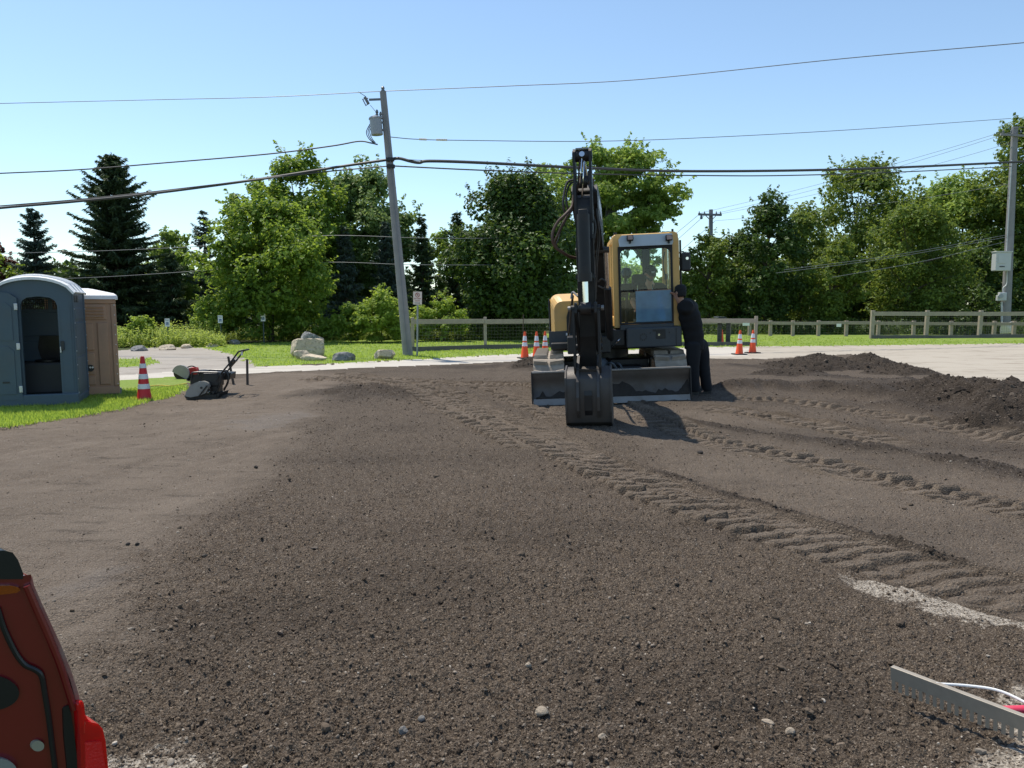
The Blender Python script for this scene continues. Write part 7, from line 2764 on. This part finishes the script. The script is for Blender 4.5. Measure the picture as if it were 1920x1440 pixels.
# pressed edge of the pillar
ed_ = MB()
ed_.tube(spline([C_(*p, .006) for p in ((50, 1098), (68, 1140), (90, 1190), (112, 1244), (130, 1300), (140, 1330))], 5), .006, 8)
put(ed_, 'pillar_edge', CARRED, body_, 0)
DUSTR = mat('dusty_red_paint', (.34, .11, .09), .55, var=.25, scale=12, dirt=(.33, .25, .20), damt=.7, dscale=10)
put(panel(MB(), [(60, 1080), (64, 1098), (78, 1130), (97, 1172), (117, 1215), (135, 1262), (148, 1303), (151, 1318), (143, 1316), (132, 1276), (112, 1226), (92, 1180), (72, 1136), (58, 1102)], .004, 1.2), 'pillar_flank', DUSTR, body_, .004)
ws = MB()
ws.tube(spline([C_(*p, .006) for p in ((-5, 1140), (8, 1180), (28, 1222), (46, 1246), (66, 1256), (78, 1268), (84, 1300), (92, 1350), (98, 1400), (103, 1440), (110, 1520))], 5), .0045, 8)
put(ws, 'weather_seal', CARBLK, body_, 0)
put(panel(MB(), [(118, 1328), (128, 1322), (134, 1340), (142, 1400), (148, 1440), (156, 1560), (134, 1560), (126, 1440), (120, 1380)], .004, .02), 'trim_gap', CARBLK, body_, .004)
put(panel(MB(), ell(-26, 1300, 62, 34, 36), .006, .03), 'latch_recess', CARBLK, body_, .02)
put(panel(MB(), ell(71, 1399, 12, 10), .006, .01), 'grommet', mat('grommet', (.30, .28, .20), .5), body_, .003)
put(panel(MB(), ell(-6, 1446, 38, 24, 28), .010, .02), 'striker', POSTG, body_, .006)
lampo = put(panel(MB(), [(146, 1322), (152, 1312), (157, 1318), (160, 1340), (166, 1352), (184, 1358), (193, 1368), (198, 1390), (203, 1440), (214, 1560), (160, 1560), (152, 1440), (150, 1380)], .018, .22), 'tail_lamp', LAMPR, None, .012, 4)
put(panel(MB(), [(160, 1352), (184, 1357), (192, 1366), (190, 1380), (176, 1384), (158, 1378)], .021, .20), 'lamp_shoulder', LAMPR, lampo, .008)
put(panel(MB(), [(160, 1392), (190, 1390), (198, 1440), (206, 1560), (166, 1560)], .022, .02), 'reflector', mat('lamp_red', (.78, .016, .018), .25, bump=.5, bscale=200), lampo, .004)

RK_PEB = rock_mat('pebble_tan', (.26, .21, .155), (.44, .37, .29), (.16, .13, .10))
RK_PEBG = rock_mat('pebble_grey', (.14, .13, .12), (.27, .255, .235), (.09, .085, .08))
# ------------------------------------------------------------------ single larger stones lying on the soil
for px, py, w, h, d_, sd, m_, lab in ((1015, 1340, .062, .040, .05, 61, RK_PEB, 'egg-sized tan stone lying alone on the dark soil'), (757, 1367, .040, .036, .035, 62, RK_PEBG, 'round grey pebble on the dark soil, up from the frame edge'),
                                      (990, 1250, .036, .030, .03, 63, RK_PEB, 'pale pebble on the soil behind the egg-sized tan stone'), (1130, 1378, .040, .024, .03, 64, RK_PEB, 'flat pale pebble close to the egg-sized tan stone'),
                                      (1482, 1364, .040, .030, .035, 65, RK_PEB, 'whitish pebble between the egg-sized stone and the rake'), (790, 1340, .030, .026, .03, 66, RK_PEBG, 'small dark grey pebble near the round grey pebble'),
                                      (240, 1024, .032, .022, .03, 67, STRIP_CLOD, 'dark clod on the smooth compacted side, first of a pair'), (258, 1024, .036, .026, .03, 68, STRIP_CLOD, 'dark clod on the compacted side, larger of a pair'),
                                      (480, 876, .045, .035, .04, 69, STRIP_CLOD, 'single dark clod on the compacted soil at the loose soil edge'), (1313, 852, .07, .04, .06, 70, STRIP_CLOD, 'dark clod lying between two track imprints'),
                                      (1440, 1345, .05, .02, .03, 71, RK_PEB, 'thin pale stone chip before the rake head')):
    boulder(lab, px, py, w, h, d_, sd, m_, .3 * sd, .004, 6, 'loose stones on the soil', name='loose_stone', loc=Vector((at(px, py).x, at(px, py).y, hz(at(px, py).x, at(px, py).y))))
